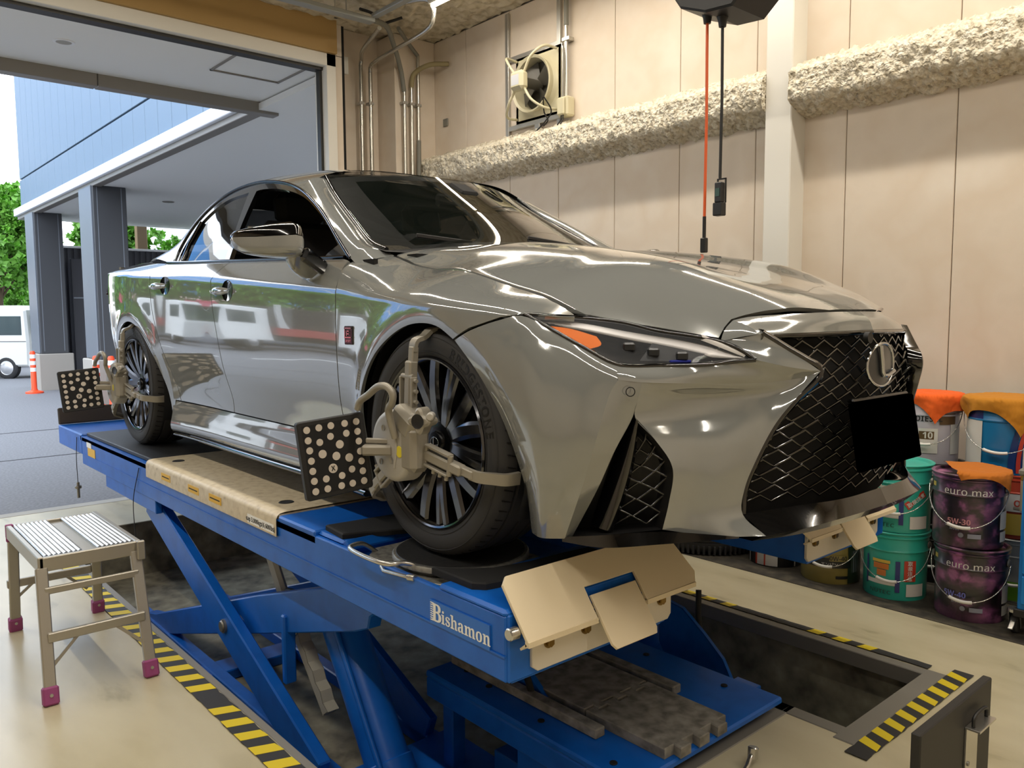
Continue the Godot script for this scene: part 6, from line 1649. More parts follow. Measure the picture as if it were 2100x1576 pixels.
func tape(label: String, a: Vector3, b: Vector3, wide: float, pitch: float, seed_: int) -> void:
	var t := thing("hazard_tape", label, "tape", (a + b) * 0.5 + V(0, 0.004, 0))
	var d := (b - a).normalized(); var n := d.cross(Vector3.UP)
	var L := a.distance_to(b)
	var rng := RandomNumberGenerator.new(); rng.seed = seed_
	# ragged black strip
	var pl := PackedVector2Array(); var cnt := int(L / 0.03)
	for i in cnt + 1: pl.push_back(Vector2(-L / 2 + L * i / cnt, wide * 0.5 + rng.randf_range(-0.004, 0.001)))
	for i in range(cnt, -1, -1): pl.push_back(Vector2(-L / 2 + L * i / cnt, -wide * 0.5 + rng.randf_range(-0.001, 0.004)))
	var m := MB.new(); m.extrude(pl, Vector3.ZERO, Basis(d, n, d.cross(n)) if d.cross(n).y > 0 else Basis(d, -n, d.cross(-n)), 0.0012)
	part("tape_base", m, M.tape_black, t)
	var x := -L / 2 + 0.03
	while x < L / 2 - pitch:
		if rng.randf() > (0.45 if seed_ == 32 else 0.06):
			var k := pitch * 0.5; var sl := wide * 0.35
			var y := MB.new(); var q := P2([x, -wide * 0.49, x + k, -wide * 0.49, x + k + sl * rng.randf_range(0.9, 1.0), wide * 0.49, x + sl, wide * rng.randf_range(0.40, 0.49)])
			y.extrude(q, V(0, 0.0012, 0), Basis(d, n, d.cross(n)) if d.cross(n).y > 0 else Basis(d, -n, d.cross(-n)), 0.0008)
			part("stripe", y, M.tape_yellow, t)
		x += pitch

# ---------------------------------------------------------------- wheel clamps with targets
func build_clamp(c: Vector3, label: String) -> void:
	if not M.has("clamp_grey"):
		mat("clamp_grey", h("9b968a"), 0.42, 0.25); mat("clamp_light", h("b4b1aa"), 0.45, 0.2); mat("target_black", h("0c0c0d"), 0.75); mat("target_frame", h("1b1b1c"), 0.55); mat("target_dot", h("c9c0b4"), 0.7)
	var t := thing("wheel_clamp", label, "clamp", c)
	# c is the hub centre in the plane of the sidewall; local x forward, y up, z outward
	var bd := MB.new()
	bd.lathe([Vector2(0.0, 0.115), Vector2(0.085, 0.115), Vector2(0.098, 0.11), Vector2(0.104, 0.10), Vector2(0.106, 0.055), Vector2(0.10, 0.05), Vector2(0.0, 0.05)], V(-0.03, 0.0, 0), V(0, 0, 1), 40)
	var n := part("clamp_body", bd, M.clamp_light, t, "round light grey clamp body")
	var rb := MB.new()
	rb.box(V(0.03, 0.075, 0.085), V(0.11, 0.07, 0.07), Basis(V(0, 0, 1), -0.5), 0.015); rb.box(V(0.055, 0.0, 0.085), V(0.07, 0.13, 0.065), Basis.IDENTITY, 0.015)
	part("arm_block", rb, M.clamp_grey, n)
	for q in [[-0.075, -0.05], [-0.02, -0.04], [-0.06, 0.05]]:
		var hl := MB.new(); hl.lathe([Vector2(0, 0.1155), Vector2(0.007, 0.1155), Vector2(0.009, 0.117)], V(q[0], q[1], 0), V(0, 0, 1), 12); part("screw", hl, M.clamp_grey, n)
	var rg := MB.new(); rg.tube(curve([V(-0.005, -0.06, 0.116), V(0.008, 0.0, 0.116), V(-0.005, 0.06, 0.116)], 14), 0.004, 6, false); part("raised_rib", rg, M.clamp_light, n)
	var yd := MB.new(); yd.lathe([Vector2(0, 0.117), Vector2(0.016, 0.117), Vector2(0.017, 0.116)], V(0.022, -0.01, 0), V(0, 0, 1), 18); part("yellow_sticker", yd, mat("clamp_yellow", h("d8c93a"), 0.5), n, "yellow round sticker")
	# three arms: straight slotted rails ending in hooked fingers over the tread
	var dirs := [[V(0.03, 1, 0).normalized(), 0.30], [V(0.985, -0.17, 0).normalized(), 0.315], [V(-0.80, -0.60, 0).normalized(), 0.31]]
	for q in dirs:
		var d: Vector3 = q[0]; var sd := V(-d.y, d.x, 0); var L: float = q[1]
		var a := MB.new()
		a.bar(d * 0.06 + V(0, 0, 0.065), d * 0.245 + V(0, 0, 0.06), 0.03, 0.03, V(0, 0, 1), 0.005)
		a.bar(d * 0.09 + sd * 0.03 + V(0, 0, 0.07), d * 0.20 + sd * 0.03 + V(0, 0, 0.07), 0.008, 0.022, V(0, 0, 1), 0.002); a.bar(d * 0.09 - sd * 0.026 + V(0, 0, 0.07), d * 0.20 - sd * 0.026 + V(0, 0, 0.07), 0.008, 0.022, V(0, 0, 1), 0.002)
		for e in [0.09, 0.20]: a.tube([d * e + sd * 0.03 + V(0, 0, 0.07), d * e - sd * 0.026 + V(0, 0, 0.07)], 0.008, 8)
		a.bar(d * 0.235 + V(0, 0, 0.055), d * 0.285 + V(0, 0, 0.052), 0.024, 0.022, V(0, 0, 1), 0.003)
		var an := part("clamp_arm", a, M.clamp_grey, t)
		for e in [0.13, 0.16, 0.19]:
			var b := MB.new(); b.cyl(d * e - sd * 0.030 + V(0, 0, 0.07), d * e - sd * 0.042 + V(0, 0, 0.07), 0.006, 8); part("arm_bolt", b, M.clamp_grey, an)
		var fg := MB.new(); var path := curve([d * 0.27 + V(0, 0, 0.055), d * 0.30 + V(0, 0, 0.048), d * (L + 0.012) + V(0, 0, 0.018), d * (L + 0.03) + V(0, 0, -0.005), d * (L + 0.034) + V(0, 0, -0.05)], 16)
		var rows := []
		for i in 17:
			var wdt := lerpf(0.014, 0.017, i / 16.0)
			var tn := (path[mini(i + 1, 16)] - path[maxi(i - 1, 0)]).normalized(); var up := sd.cross(tn) * 0.006
			rows.append(PackedVector3Array([path[i] + sd * wdt - up, path[i] + sd * wdt + up, path[i] + sd * 0.005 + up * 1.5, path[i] - sd * 0.005 + up * 1.5, path[i] - sd * wdt + up, path[i] - sd * wdt - up, path[i] + sd * wdt - up]))
		for j in 6:
			var strip := []
			for r in rows: strip.append(PackedVector3Array([r[j], r[j + 1]]))
			fg.sheet(strip, (rows[8][j] + rows[8][j + 1]) * 0.5 - path[8])
		part("clamp_finger", fg, M.clamp_grey, an)
	# lever
	var lv := MB.new(); lv.tube(curve([V(-0.11, 0.105, 0.17), V(-0.095, 0.128, 0.17), V(-0.05, 0.150, 0.17), V(0.005, 0.178, 0.168), V(0.045, 0.178, 0.165), V(0.062, 0.160, 0.16), V(0.05, 0.135, 0.155), V(0.025, 0.115, 0.15), V(0.015, 0.085, 0.14), V(0.012, 0.03, 0.122)], 40), 0.0105, 10); part("clamp_lever", lv, M.clamp_grey, t, "curved grey lever")
	# star knob
	var kb := MB.new(); var st := PackedVector2Array()
	for i in 48:
		var a := TAU * i / 48.0; var r := 0.030 + 0.007 * cos(4.0 * a); st.push_back(Vector2(cos(a), sin(a)) * r)
	var kd := V(0.35, 0.02, 0.94).normalized(); var kx := Vector3.UP.cross(kd).normalized()
	kb.extrude(st, V(0.135, 0.09, 0.10), Basis(kx, kd.cross(kx), kd), 0.042, 0.006); kb.cyl(V(0.04, 0.09, 0.09), V(0.135, 0.09, 0.11), 0.012, 12)
	var kn := part("star_knob", kb, M.clamp_grey, t, "four-lobed grey knob")
	var kh := MB.new(); kh.lathe([Vector2(0.0, 0.0425), Vector2(0.017, 0.0425), Vector2(0.020, 0.044)], V(0.135, 0.09, 0.10), kd, 20); part("knob_recess", kh, M.satin_black, kn)
	var bp := MB.new(); bp.cyl(V(0.16, 0.105, 0.10), V(0.185, 0.105, 0.125), 0.011, 12, 0.003); part("plunger", bp, M.clamp_light, kn)
	# boom and target
	var bm := MB.new(); bm.bar(V(-0.03, -0.012, 0.10), V(-0.095, -0.012, 0.165), 0.045, 0.03, Vector3.UP, 0.006); bm.bar(V(-0.03, 0.012, 0.10), V(-0.10, 0.012, 0.15), 0.012, 0.016, Vector3.UP, 0.003); part("target_boom", bm, M.clamp_grey, t)
	var cen := V(-0.105, -0.022, 0.245)
	var fx := V(0.985, 0.10, 0.10).normalized(); var uy := V(-0.10, 0.99, 0.075); uy = (uy - fx * uy.dot(fx)).normalized(); var rx := uy.cross(fx)
	var bs := Basis(rx, uy, fx)
	var rr := PackedVector2Array()
	for q in [[1, 1], [-1, 1], [-1, -1], [1, -1]]:
		for k in 5:
			var a0 := atan2(q[1], q[0]) - PI / 4 + k * PI / 8
			rr.push_back(Vector2(q[0] * 0.092, q[1] * 0.102) + Vector2(cos(a0), sin(a0)) * 0.009)
	var pt := MB.new(); pt.extrude(rr, cen - fx * 0.02, bs, 0.02, 0.003)
	var pn := part("target_plate", pt, M.target_frame, t, "black square target plate with pale dots")
	part("target_face", move_mb(bx1(V(-0.088, -0.098, 0), V(0.088, 0.098, 0.0008)), Transform3D(bs, cen)), M.target_black, pn)
	var dots := [[130, 705, 20], [190, 708, 20], [250, 713, 20], [320, 720, 20], [380, 726, 20], [125, 760, 20], [236, 768, 20], [317, 774, 20], [375, 780, 20], [178, 784, 20], [121, 813, 20], [272, 822, 24], [370, 833, 20], [178, 848, 24], [117, 868, 20], [242, 878, 24], [365, 888, 20], [303, 905, 24], [112, 922, 20], [212, 937, 27], [360, 942, 20], [108, 975, 20], [303, 970, 20], [167, 981, 20], [247, 988, 20], [355, 996, 20], [103, 1030, 20], [163, 1034, 20], [233, 1040, 20], [290, 1045, 20], [350, 1050, 20]]
	for q in dots:
		var v: float = (q[1] - (705.0 + 0.084 * (q[0] - 130))) / 325.0
		var u: float = (q[0] - (130.0 - 27.0 * v)) / 249.0
		var dt := MB.new(); dt.lathe([Vector2(0, 0.0012), Vector2(q[2] * 0.00049, 0.0012), Vector2(q[2] * 0.0005, 0.0008)], cen + rx * (0.149 * (u - 0.5)) + uy * (0.172 * (0.5 - v)), fx, 24)
		part("target_dot", dt, M.target_dot, pn)
	var xx := text_mb("X", 0.014, 0.0004); var vx := (937.0 - (705.0 + 0.084 * (212 - 130))) / 325.0; var ux := (212.0 - (130.0 - 27.0 * vx)) / 249.0
	part("target_mark", move_mb(xx, Transform3D(bs, cen + rx * (0.149 * (ux - 0.5)) + uy * (0.172 * (0.5 - vx)) + fx * 0.0016)), M.target_black, pn)

# ---------------------------------------------------------------- wall fittings
func build_wall_things() -> void:
	mat("fan_cream", h("c9c2a4"), 0.45); mat("fan_dark", h("4a473f"), 0.5); mat("galv", h("b3b2ad"), 0.35, 0.7); mat("wire_black", h("151515"), 0.6); mat("conduit_steel", h("bdbbb3"), 0.22, 0.85); mat("hose_grey", h("7a7970"), 0.6); mat("rack_grey", h("9c9f9c"), 0.45, 0.4)
	var t := thing("exhaust_fan", "cream industrial exhaust fan on a galvanised plate high on the panel wall", "fan", V(-3.0, 2.56, WALL))
	var fr := MB.new()
	fr.bx(V(-0.44, -0.4, 0.0), V(-0.40, 0.68, 0.03), 0.003); part("steel_frame", fr, M.galv, t)
	part("steel_frame", bx1(V(0.185, -0.4, 0.0), V(0.225, 0.68, 0.03), 0.003), M.galv, t); part("steel_frame", bx1(V(-0.40, 0.27, 0.0), V(0.185, 0.31, 0.03), 0.003), M.galv, t); part("steel_frame", bx1(V(-0.40, -0.30, 0.0), V(0.185, -0.26, 0.03), 0.003), M.galv, t)
	var pl := MB.new()
	# square plate with a round hole
	var cc := V(-0.01, 0.0, 0.05)
	for i in 40:
		var a := TAU * i / 40.0; var b := TAU * (i + 1) / 40.0
		var sq := func(an: float) -> Vector3:
			var c := cos(an); var s := sin(an); var k := 0.265 / maxf(absf(c), absf(s))
			return cc + V(c * k, s * k, 0)
		var p0 := cc + V(cos(a), sin(a), 0) * 0.2; var p1 := cc + V(cos(b), sin(b), 0) * 0.2
		pl.quad(p0, p1, sq.call(b), sq.call(a), V(0, 0, 1))
	pl.bx(V(-0.275, -0.265, 0.03), V(-0.25, 0.265, 0.05)); pl.bx(V(0.23, -0.265, 0.03), V(0.255, 0.265, 0.05)); pl.bx(V(-0.275, 0.245, 0.03), V(0.255, 0.265, 0.05)); pl.bx(V(-0.275, -0.265, 0.03), V(0.255, -0.245, 0.05))
	part("mounting_plate", pl, M.fan_cream, t)
	part("plate_flange", bx1(V(-0.285, 0.235, 0.028), V(0.265, 0.275, 0.046), 0.002), M.galv, t); part("plate_flange", bx1(V(-0.285, -0.30, 0.028), V(0.265, -0.258, 0.046), 0.002), M.galv, t); part("plate_flange", bx1(V(0.235, -0.27, 0.026), V(0.272, 0.25, 0.044), 0.002), M.galv, t)
	var rg := MB.new(); rg.lathe([Vector2(0.20, -0.04), Vector2(0.195, 0.03), Vector2(0.203, 0.075), Vector2(0.222, 0.088), Vector2(0.226, 0.08), Vector2(0.212, 0.03), Vector2(0.235, 0.0)], cc, V(0, 0, 1), 44); part("fan_ring", rg, M.fan_cream, t)
	var bk := MB.new(); bk.lathe([Vector2(0.0, -0.045), Vector2(0.2, -0.045)], cc, V(0, 0, 1), 40); part("shutter_back", bk, M.fan_dark, t)
	for k in 4:
		var a := TAU * k / 4.0 + 0.5; var bl := MB.new(); var rows := []
		for i in 6:
			var r := lerpf(0.04, 0.185, i / 5.0); var w := lerpf(0.03, 0.075, i / 5.0)
			var d := V(cos(a), sin(a), 0); var e := V(-sin(a), cos(a), 0)
			rows.append(PackedVector3Array([cc + d * r - e * w + V(0, 0, -0.025), cc + d * r + V(0, 0, 0.0), cc + d * r + e * w + V(0, 0, 0.025)]))
		bl.sheet(rows, V(0, 0, 1)); part("fan_blade", bl, M.fan_dark, t)
	var mt := MB.new(); mt.cyl(cc + V(0, 0, -0.02), cc + V(0, 0, 0.17), 0.04, 20); part("fan_shaft", mt, M.fan_dark, t)
	var mb := MB.new(); mb.box(cc + V(0, 0, 0.205), V(0.15, 0.15, 0.09), Basis.IDENTITY, 0.025); var mn := part("fan_motor", mb, M.fan_cream, t, "cream motor housing")
	part("rating_plate", bx1(cc + V(-0.045, -0.04, 0.2495), cc + V(0.045, 0.04, 0.2512)), mat("rating_white", h("c4c6cc"), 0.4), mn)
	for q in [[-1, 1], [1, 1], [-1, -1], [1, -1]]:
		var br := MB.new(); br.tube(curve([cc + V(q[0] * 0.05, q[1] * 0.055, 0.20), cc + V(q[0] * 0.14, q[1] * 0.17, 0.20), cc + V(q[0] * 0.22, q[1] * 0.235, 0.14), cc + V(q[0] * 0.235, q[1] * 0.235, 0.02)], 18), 0.011, 8); part("motor_bracket", br, M.fan_cream, t)
	part("lower_tab", bx1(V(-0.06, -0.35, 0.03), V(0.0, -0.28, 0.045), 0.004), M.galv, t)
	var jb := thing("junction_box", "cream switch box at the foot of the steel conduit beside the fan", "box", V(-2.69, 2.33, WALL))
	var jm := MB.new(); jm.box(V(0, 0, 0.045), V(0.11, 0.15, 0.09), Basis.IDENTITY, 0.012); part("box_body", jm, M.fan_cream, jb); part("box_cover", bx1(V(-0.045, -0.07, 0.088), V(0.035, 0.065, 0.11), 0.012), M.fan_cream, jb)
	var cd := MB.new(); cd.tube([V(0.0, 0.07, 0.045), V(0.0, 0.90, 0.045)], 0.0165, 12); part("conduit", cd, M.conduit_steel, jb); cd = MB.new(); cd.tube([V(0.0, 0.62, 0.045), V(0.0, 0.905, 0.045)], 0.020, 12); part("conduit_sleeve", cd, M.hose_grey, jb)
	part("conduit_clip", bx1(V(-0.03, 0.50, 0.0), V(0.045, 0.53, 0.065), 0.004), M.conduit_steel, jb)
	for q in [[V(-2.79, 2.40, -2.20), V(-2.84, 2.30, -2.26), V(-2.82, 2.24, -2.28), V(-2.86, 2.20, -2.27)], [V(-2.78, 2.40, -2.20), V(-2.77, 2.30, -2.27), V(-2.83, 2.23, -2.26), V(-2.93, 2.165, -2.25)], [V(-2.70, 2.26, -2.31), V(-2.70, 2.22, -2.30), V(-2.715, 2.185, -2.28)], [V(-2.68, 2.26, -2.31), V(-2.675, 2.22, -2.30), V(-2.68, 2.185, -2.28)]]:
		var w := MB.new(); w.tube(curve(q, 18), 0.0055, 6); solo("power_cable", w, M.wire_black, "thin black cable hanging from the %s to the sprayed beam" % ("fan motor" if q[0].x < -2.75 else "switch box"), "cable", "black fan cables")
	solo("wall_socket", bx1(V(-4.36, 2.47, WALL), V(-4.29, 2.54, WALL + 0.015), 0.004), M.hose_grey, "small grey socket plate on the panel wall near the corner", "socket")
	# conduits in the corner
	var pipes := [[[V(-4.72, 2.99, -1.725), V(-4.72, FY, -1.725)], 0.018, M.conduit_steel, "steel conduit rising on the recessed wall beside the shutter frame"],
		[[V(-4.68, 2.93, -1.80), V(-4.68, FY, -1.80)], 0.018, M.conduit_steel, "steel conduit rising beside the boxed corner column"],
		[[V(-4.455, 2.75, -2.02), V(-4.455, FY, -2.02)], 0.017, M.conduit_steel, "first steel conduit on the corner column's face"],
		[[V(-4.455, 2.80, -2.10), V(-4.455, FY, -2.10)], 0.017, M.conduit_steel, "middle steel conduit on the corner column's face"],
		[[V(-4.455, 3.1, -2.175), V(-4.455, 2.33, -2.175)], 0.017, M.conduit_steel, "short steel conduit on the corner column's face ending in a grey hose"]]
	for q in pipes:
		var m := MB.new(); m.tube(q[0], q[1], 12)
		var o := solo("wall_conduit", m, q[2], q[3], "conduit")
		for yy in [2.65, 1.9]:
			var cl := MB.new(); cl.bx(V(q[0][0].x - 0.05, yy - 0.012, q[0][0].z - 0.024), V(q[0][0].x + 0.022, yy + 0.012, q[0][0].z + 0.024), 0.003); part("pipe_clip", cl, M.galv, o)
	var hz := [[[V(-4.72, 2.99, -1.725), V(-4.70, 3.03, -1.72), V(-4.55, 3.05, -1.64), V(-3.95, 3.06, -1.45)], 0.018, M.conduit_steel, "bent steel conduit running from the recessed wall to the ceiling rack"],
		[[V(-4.68, 2.93, -1.80), V(-4.66, 2.97, -1.79), V(-4.5, 2.98, -1.75), V(-3.56, 3.0, -1.66), V(-3.5, 3.03, -1.66), V(-3.5, 3.18, -1.67), V(-3.56, 3.22, -1.64), V(-3.9, 3.23, -1.5)], 0.018, M.conduit_steel, "long bent steel conduit crossing below the sprayed ceiling"],
		[[V(-4.455, 2.75, -2.02), V(-4.45, 2.95, -1.98), V(-4.30, 3.12, -1.80), V(-4.12, 3.16, -1.62), V(-4.0, 3.13, -1.4)], 0.022, M.hose_grey, "grey flexible hose looping from the column to the ceiling rack"],
		[[V(-4.455, 2.80, -2.10), V(-4.44, 2.92, -2.12), V(-4.34, 3.0, -2.22), V(-4.25, 3.02, -2.38)], 0.022, mat("hose_tan", h("8f8460"), 0.6), "tan flexible hose bending into the panel wall"],
		[[V(-4.455, 3.1, -2.175), V(-4.42, 3.18, -2.05), V(-4.2, 3.2, -1.8)], 0.018, M.hose_grey, "grey flexible hose rising to the sprayed ceiling"],
		[[V(-4.455, 2.33, -2.175), V(-4.45, 2.2, -2.17), V(-4.44, 1.9, -2.16), V(-4.46, FY + 0.1, -2.16)], 0.021, M.hose_grey, "dark grey hose running down the corner column"],
		[[V(-4.0, 3.19, -1.30), V(-4.05, 3.2, -1.45), V(-4.12, 3.17, -1.58), V(-4.1, 3.2, -1.66), V(-4.05, 3.235, -1.74)], 0.012, M.wire_black, "black cable bundle tied to the ceiling rack"]]
	for q in hz:
		var m := MB.new(); m.tube(curve(q[0], 40), q[1], 10); solo("ceiling_hose", m, q[2], q[3], "pipe")
	var r1 := MB.new(); r1.bx(V(-4.02, 3.09, -1.40), V(-3.93, 3.125, 6.3), 0.004); solo("cable_rack", r1, M.rack_grey, "grey steel cable rack running along the lintel", "rack")
	var r2 := MB.new(); r2.bx(V(-3.93, 3.12, -1.42), V(-1.0, 3.15, -1.36), 0.004); solo("cable_rack", r2, M.rack_grey, "grey steel cable rack running along the panel wall", "rack")
	for q in [V(-3.96, 3.12, -1.05), V(-3.96, 3.12, -1.15), V(-3.6, 3.14, -1.39), V(-3.96, 3.12, 0.4)]:
		var hn := MB.new(); hn.tube([q, q + V(0, 0.16, 0)], 0.006, 6); solo("threaded_hanger", hn, M.galv, "thin threaded rod holding a cable rack to the ceiling", "hanger", "cable rack hangers")
	# cord reels
	mat("reel_black", h("1c1c1d"), 0.45); mat("cord_orange", h("d95b22"), 0.45)
	var rl := thing("cord_reel", "black overhead cord reel box holding an orange and a black cord", "reel", V(-0.48, 2.16, -1.25))
	var rb := MB.new(); rb.extrude(P2([-0.24, 0.16, -0.17, 0.06, -0.02, 0.0, 0.13, -0.01, 0.21, 0.06, 0.24, 0.2, 0.22, 0.42, -0.2, 0.42]), V(0, 0, -0.14), Basis.IDENTITY, 0.28, 0.01); part("reel_case", rb, M.reel_black, rl)
	part("reel_mount", bx1(V(-0.05, 0.42, -0.05), V(0.05, 1.12, 0.05), 0.006), M.reel_black, rl)
	for q in [[-0.09, 0.02, M.cord_orange, -0.96], [0.0, -0.02, M.wire_black, -0.78]]:
		var gl := MB.new(); gl.lathe([Vector2(0.0, -0.03), Vector2(0.018, -0.028), Vector2(0.022, 0.0), Vector2(0.03, 0.02), Vector2(0.03, 0.05)], V(q[0], q[1], 0.02), Vector3.UP, 16); part("cord_guide", gl, M.reel_black, rl)
		var cd2 := MB.new(); cd2.tube([V(q[0], q[1], 0.02), V(q[0] + 0.004, q[3] * 0.5, 0.02), V(q[0], q[3], 0.02)], 0.0075, 8); part("cord", cd2, q[2], rl, "hanging orange cord" if q[0] < -0.05 else "hanging black cord")
	var pg := MB.new(); pg.box(V(-0.09, -1.105, 0.02), V(0.034, 0.075, 0.026), Basis.IDENTITY, 0.004); pg.cyl(V(-0.09, -1.07, 0.02), V(-0.09, -0.96, 0.02), 0.0095, 10); part("cord_plug", pg, M.reel_black, rl)
	var pq := MB.new(); pq.bx(V(-0.026, -0.965, 0.0), V(0.026, -0.90, 0.045), 0.004); pq.bx(V(-0.02, -0.90, 0.005), V(0.02, -0.80, 0.04), 0.004); pq.bx(V(-0.026, -0.90, 0.0), V(-0.02, -0.78, 0.008)); pq.bx(V(0.02, -0.90, 0.0), V(0.026, -0.78, 0.008)); pq.bx(V(-0.026, -0.785, 0.0), V(0.026, -0.778, 0.008)); part("triple_socket", pq, M.reel_black, rl)
	part("socket_tag", bx1(V(-0.012, -0.87, 0.04), V(0.012, -0.83, 0.043)), mat("tag_green", h("34504a"), 0.5), rl)

# ---------------------------------------------------------------- step stool
func build_stool() -> void:
	var alu := noise_tex(81, 0.02, [h("a5a39c"), h("b9b8b2"), h("c8c7c2")], [0.0, 0.5, 1.0], 256)
	tri_mat("stool_alu", alu, 2.0, 0.34, {"metallic": 0.75}); mat("stool_frame", h("aba69b"), 0.38, 0.6); mat("foot_magenta", h("97467a"), 0.6)
	var t := thing("step_stool", "folding aluminium step stool with magenta rubber feet beside the pit", "stool", V(-1.66, FY, 1.5))
	var o := V(1.66, -FY, -1.5)
	var top := 0.5 + FY
	for q in [[1.655, 1.525], [1.475, 1.345]]:
		var pk := MB.new(); var rows := []
		for x in [-1.375, -1.96]:
			var r := PackedVector3Array()
			for i in 49:
				var z := lerpf(q[0], q[1], i / 48.0)
				r.push_back(V(x, top - 0.004 + 0.004 * absf(sin(i * PI / 6.0)), z) + o)
			rows.append(r)
		pk.sheet(rows, Vector3.UP); pk.bx(V(-1.96, top - 0.03, q[1]) + o, V(-1.375, top - 0.006, q[0]) + o); part("tread_plank", pk, M.stool_alu, t, "ribbed aluminium tread")
	part("centre_channel", bx1(V(-1.96, top - 0.03, 1.475) + o, V(-1.375, top - 0.014, 1.525) + o), M.stool_frame, t)
	for z in [1.325, 1.66]: part("side_rail", bx1(V(-1.985, top - 0.055, z) + o, V(-1.35, top + 0.001, z + 0.02) + o, 0.003), M.stool_frame, t)
	for x in [-1.372, -1.985]: part("end_rail", bx1(V(x, top - 0.055, 1.33) + o, V(x + 0.022, top - 0.002, 1.675) + o, 0.003), M.stool_frame, t)
	for q in [[-1.222, 1.686, -1.36, 1.668], [-1.222, 1.345, -1.36, 1.345], [-2.098, 1.645, -1.97, 1.655], [-2.10, 1.312, -1.97, 1.34]]:
		var f := V(q[0], FY + 0.01, q[1]) + o; var u := V(q[2], top - 0.04, q[3]) + o
		var lg := MB.new(); lg.bar(f, u, 0.040, 0.024, V(1, 0, 0), 0.004); var n := part("leg", lg, M.stool_frame, t)
		var ft := MB.new(); var d := (u - f).normalized(); ft.bar(f - V(0, 0.01, 0), f + d * 0.055, 0.052, 0.038, V(1, 0, 0), 0.006); part("rubber_foot", ft, M.foot_magenta, n, "magenta rubber foot")
		var rv := MB.new(); rv.cyl(f + d * 0.03 + V(0.014, 0, 0), f + d * 0.03 + V(0.023, 0, 0), 0.006, 10); part("rivet", rv, M.stool_alu, n)
	for q in [[-1.275, 0.34], [-2.047, 0.34]]:
		var yy: float = FY + 0.225
		var cb := MB.new(); cb.bar(V(q[0], yy, 1.345) + o, V(q[0], yy, 1.675) + o, 0.02, 0.035, Vector3.UP, 0.003); part("crossbar", cb, M.stool_frame, t)
		cb = MB.new(); cb.bar(V(q[0] - (0.055 if q[0] > -1.6 else -0.05), FY + 0.38, 1.345) + o, V(q[0] - (0.055 if q[0] > -1.6 else -0.05), FY + 0.38, 1.668) + o, 0.016, 0.025, Vector3.UP, 0.003); part("crossbar", cb, M.stool_frame, t)
		for z in [1.665, 1.36]:
			var br := MB.new(); var zz: float = z + (-0.09 if z > 1.5 else 0.09)
			br.bar(V(q[0] + (0.02 if q[0] > -1.6 else -0.02), FY + 0.13, z) + o, V(q[0], FY + 0.215, zz) + o, 0.012, 0.005, V(1, 0, 0)); part("brace", br, M.stool_frame, t)
	for q in [[-1.34, 1.33], [-1.97, 1.665]]: part("lock_catch", bx1(V(q[0], top - 0.07, q[1] - 0.012) + o, V(q[0] + 0.018, top + 0.004, q[1] + 0.016) + o, 0.003), M.foot_magenta if q[0] < -1.6 else M.stool_frame, t)

# ---------------------------------------------------------------- oil pails
const CAMP := Vector2(1.927, 2.262)
func wrap_pt(r: float, phi: float, a: float, y: float) -> Vector3: return V(cos(phi - a) * r, y, sin(phi - a) * r)
func wrap_strip(r: float, phi: float, a0: float, a1: float, y0: float, y1: float) -> MB:
	var m := MB.new(); var k := maxi(2, int(absf(a1 - a0) * 12.0)); var rows := []
	for i in k + 1:
		var a := lerpf(a0, a1, float(i) / k)
		rows.append(PackedVector3Array([wrap_pt(r, phi, a, y0), wrap_pt(r, phi, a, y1)]))
	m.sheet(rows, V(cos(phi - (a0 + a1) / 2), 0, sin(phi - (a0 + a1) / 2)))
	return m
func wrap_mb(src: MB, r: float, phi: float, a: float, y: float, tilt := 0.0) -> MB:
	var c := cos(tilt); var s := sin(tilt)
	var f := func(q: Vector3) -> Vector3: return wrap_pt(r + maxf(q.z, 0.0), phi, a + (q.x * c - q.y * s) / r, y + q.x * s + q.y * c)
	var g := func(q: Vector3, n: Vector3) -> Vector3:
		var p := phi - a - (q.x * c - q.y * s) / r
		return V(cos(p), 0, sin(p)) if absf(n.z) > 0.5 else (V(sin(p), 0, -cos(p)) * n.x + V(0, n.y, 0)).normalized()
	return warp(src, f, g)
func glyph(strokes: Array, size: float, w: float) -> MB:
	var m := MB.new()
	for st in strokes:
		for i in range(0, st.size() - 2, 2):
			var a := (Vector2(st[i], st[i + 1]) - Vector2(0.5, 0.5)) * size; var b := (Vector2(st[i + 2], st[i + 3]) - Vector2(0.5, 0.5)) * size
			var d := (b - a).normalized() * w * 0.5; var n := Vector2(-d.y, d.x)
			a -= d; b += d
			m.quad(V(a.x + n.x, a.y + n.y, 0), V(b.x + n.x, b.y + n.y, 0), V(b.x - n.x, b.y - n.y, 0), V(a.x - n.x, a.y - n.y, 0), V(0, 0, 1))
	return m
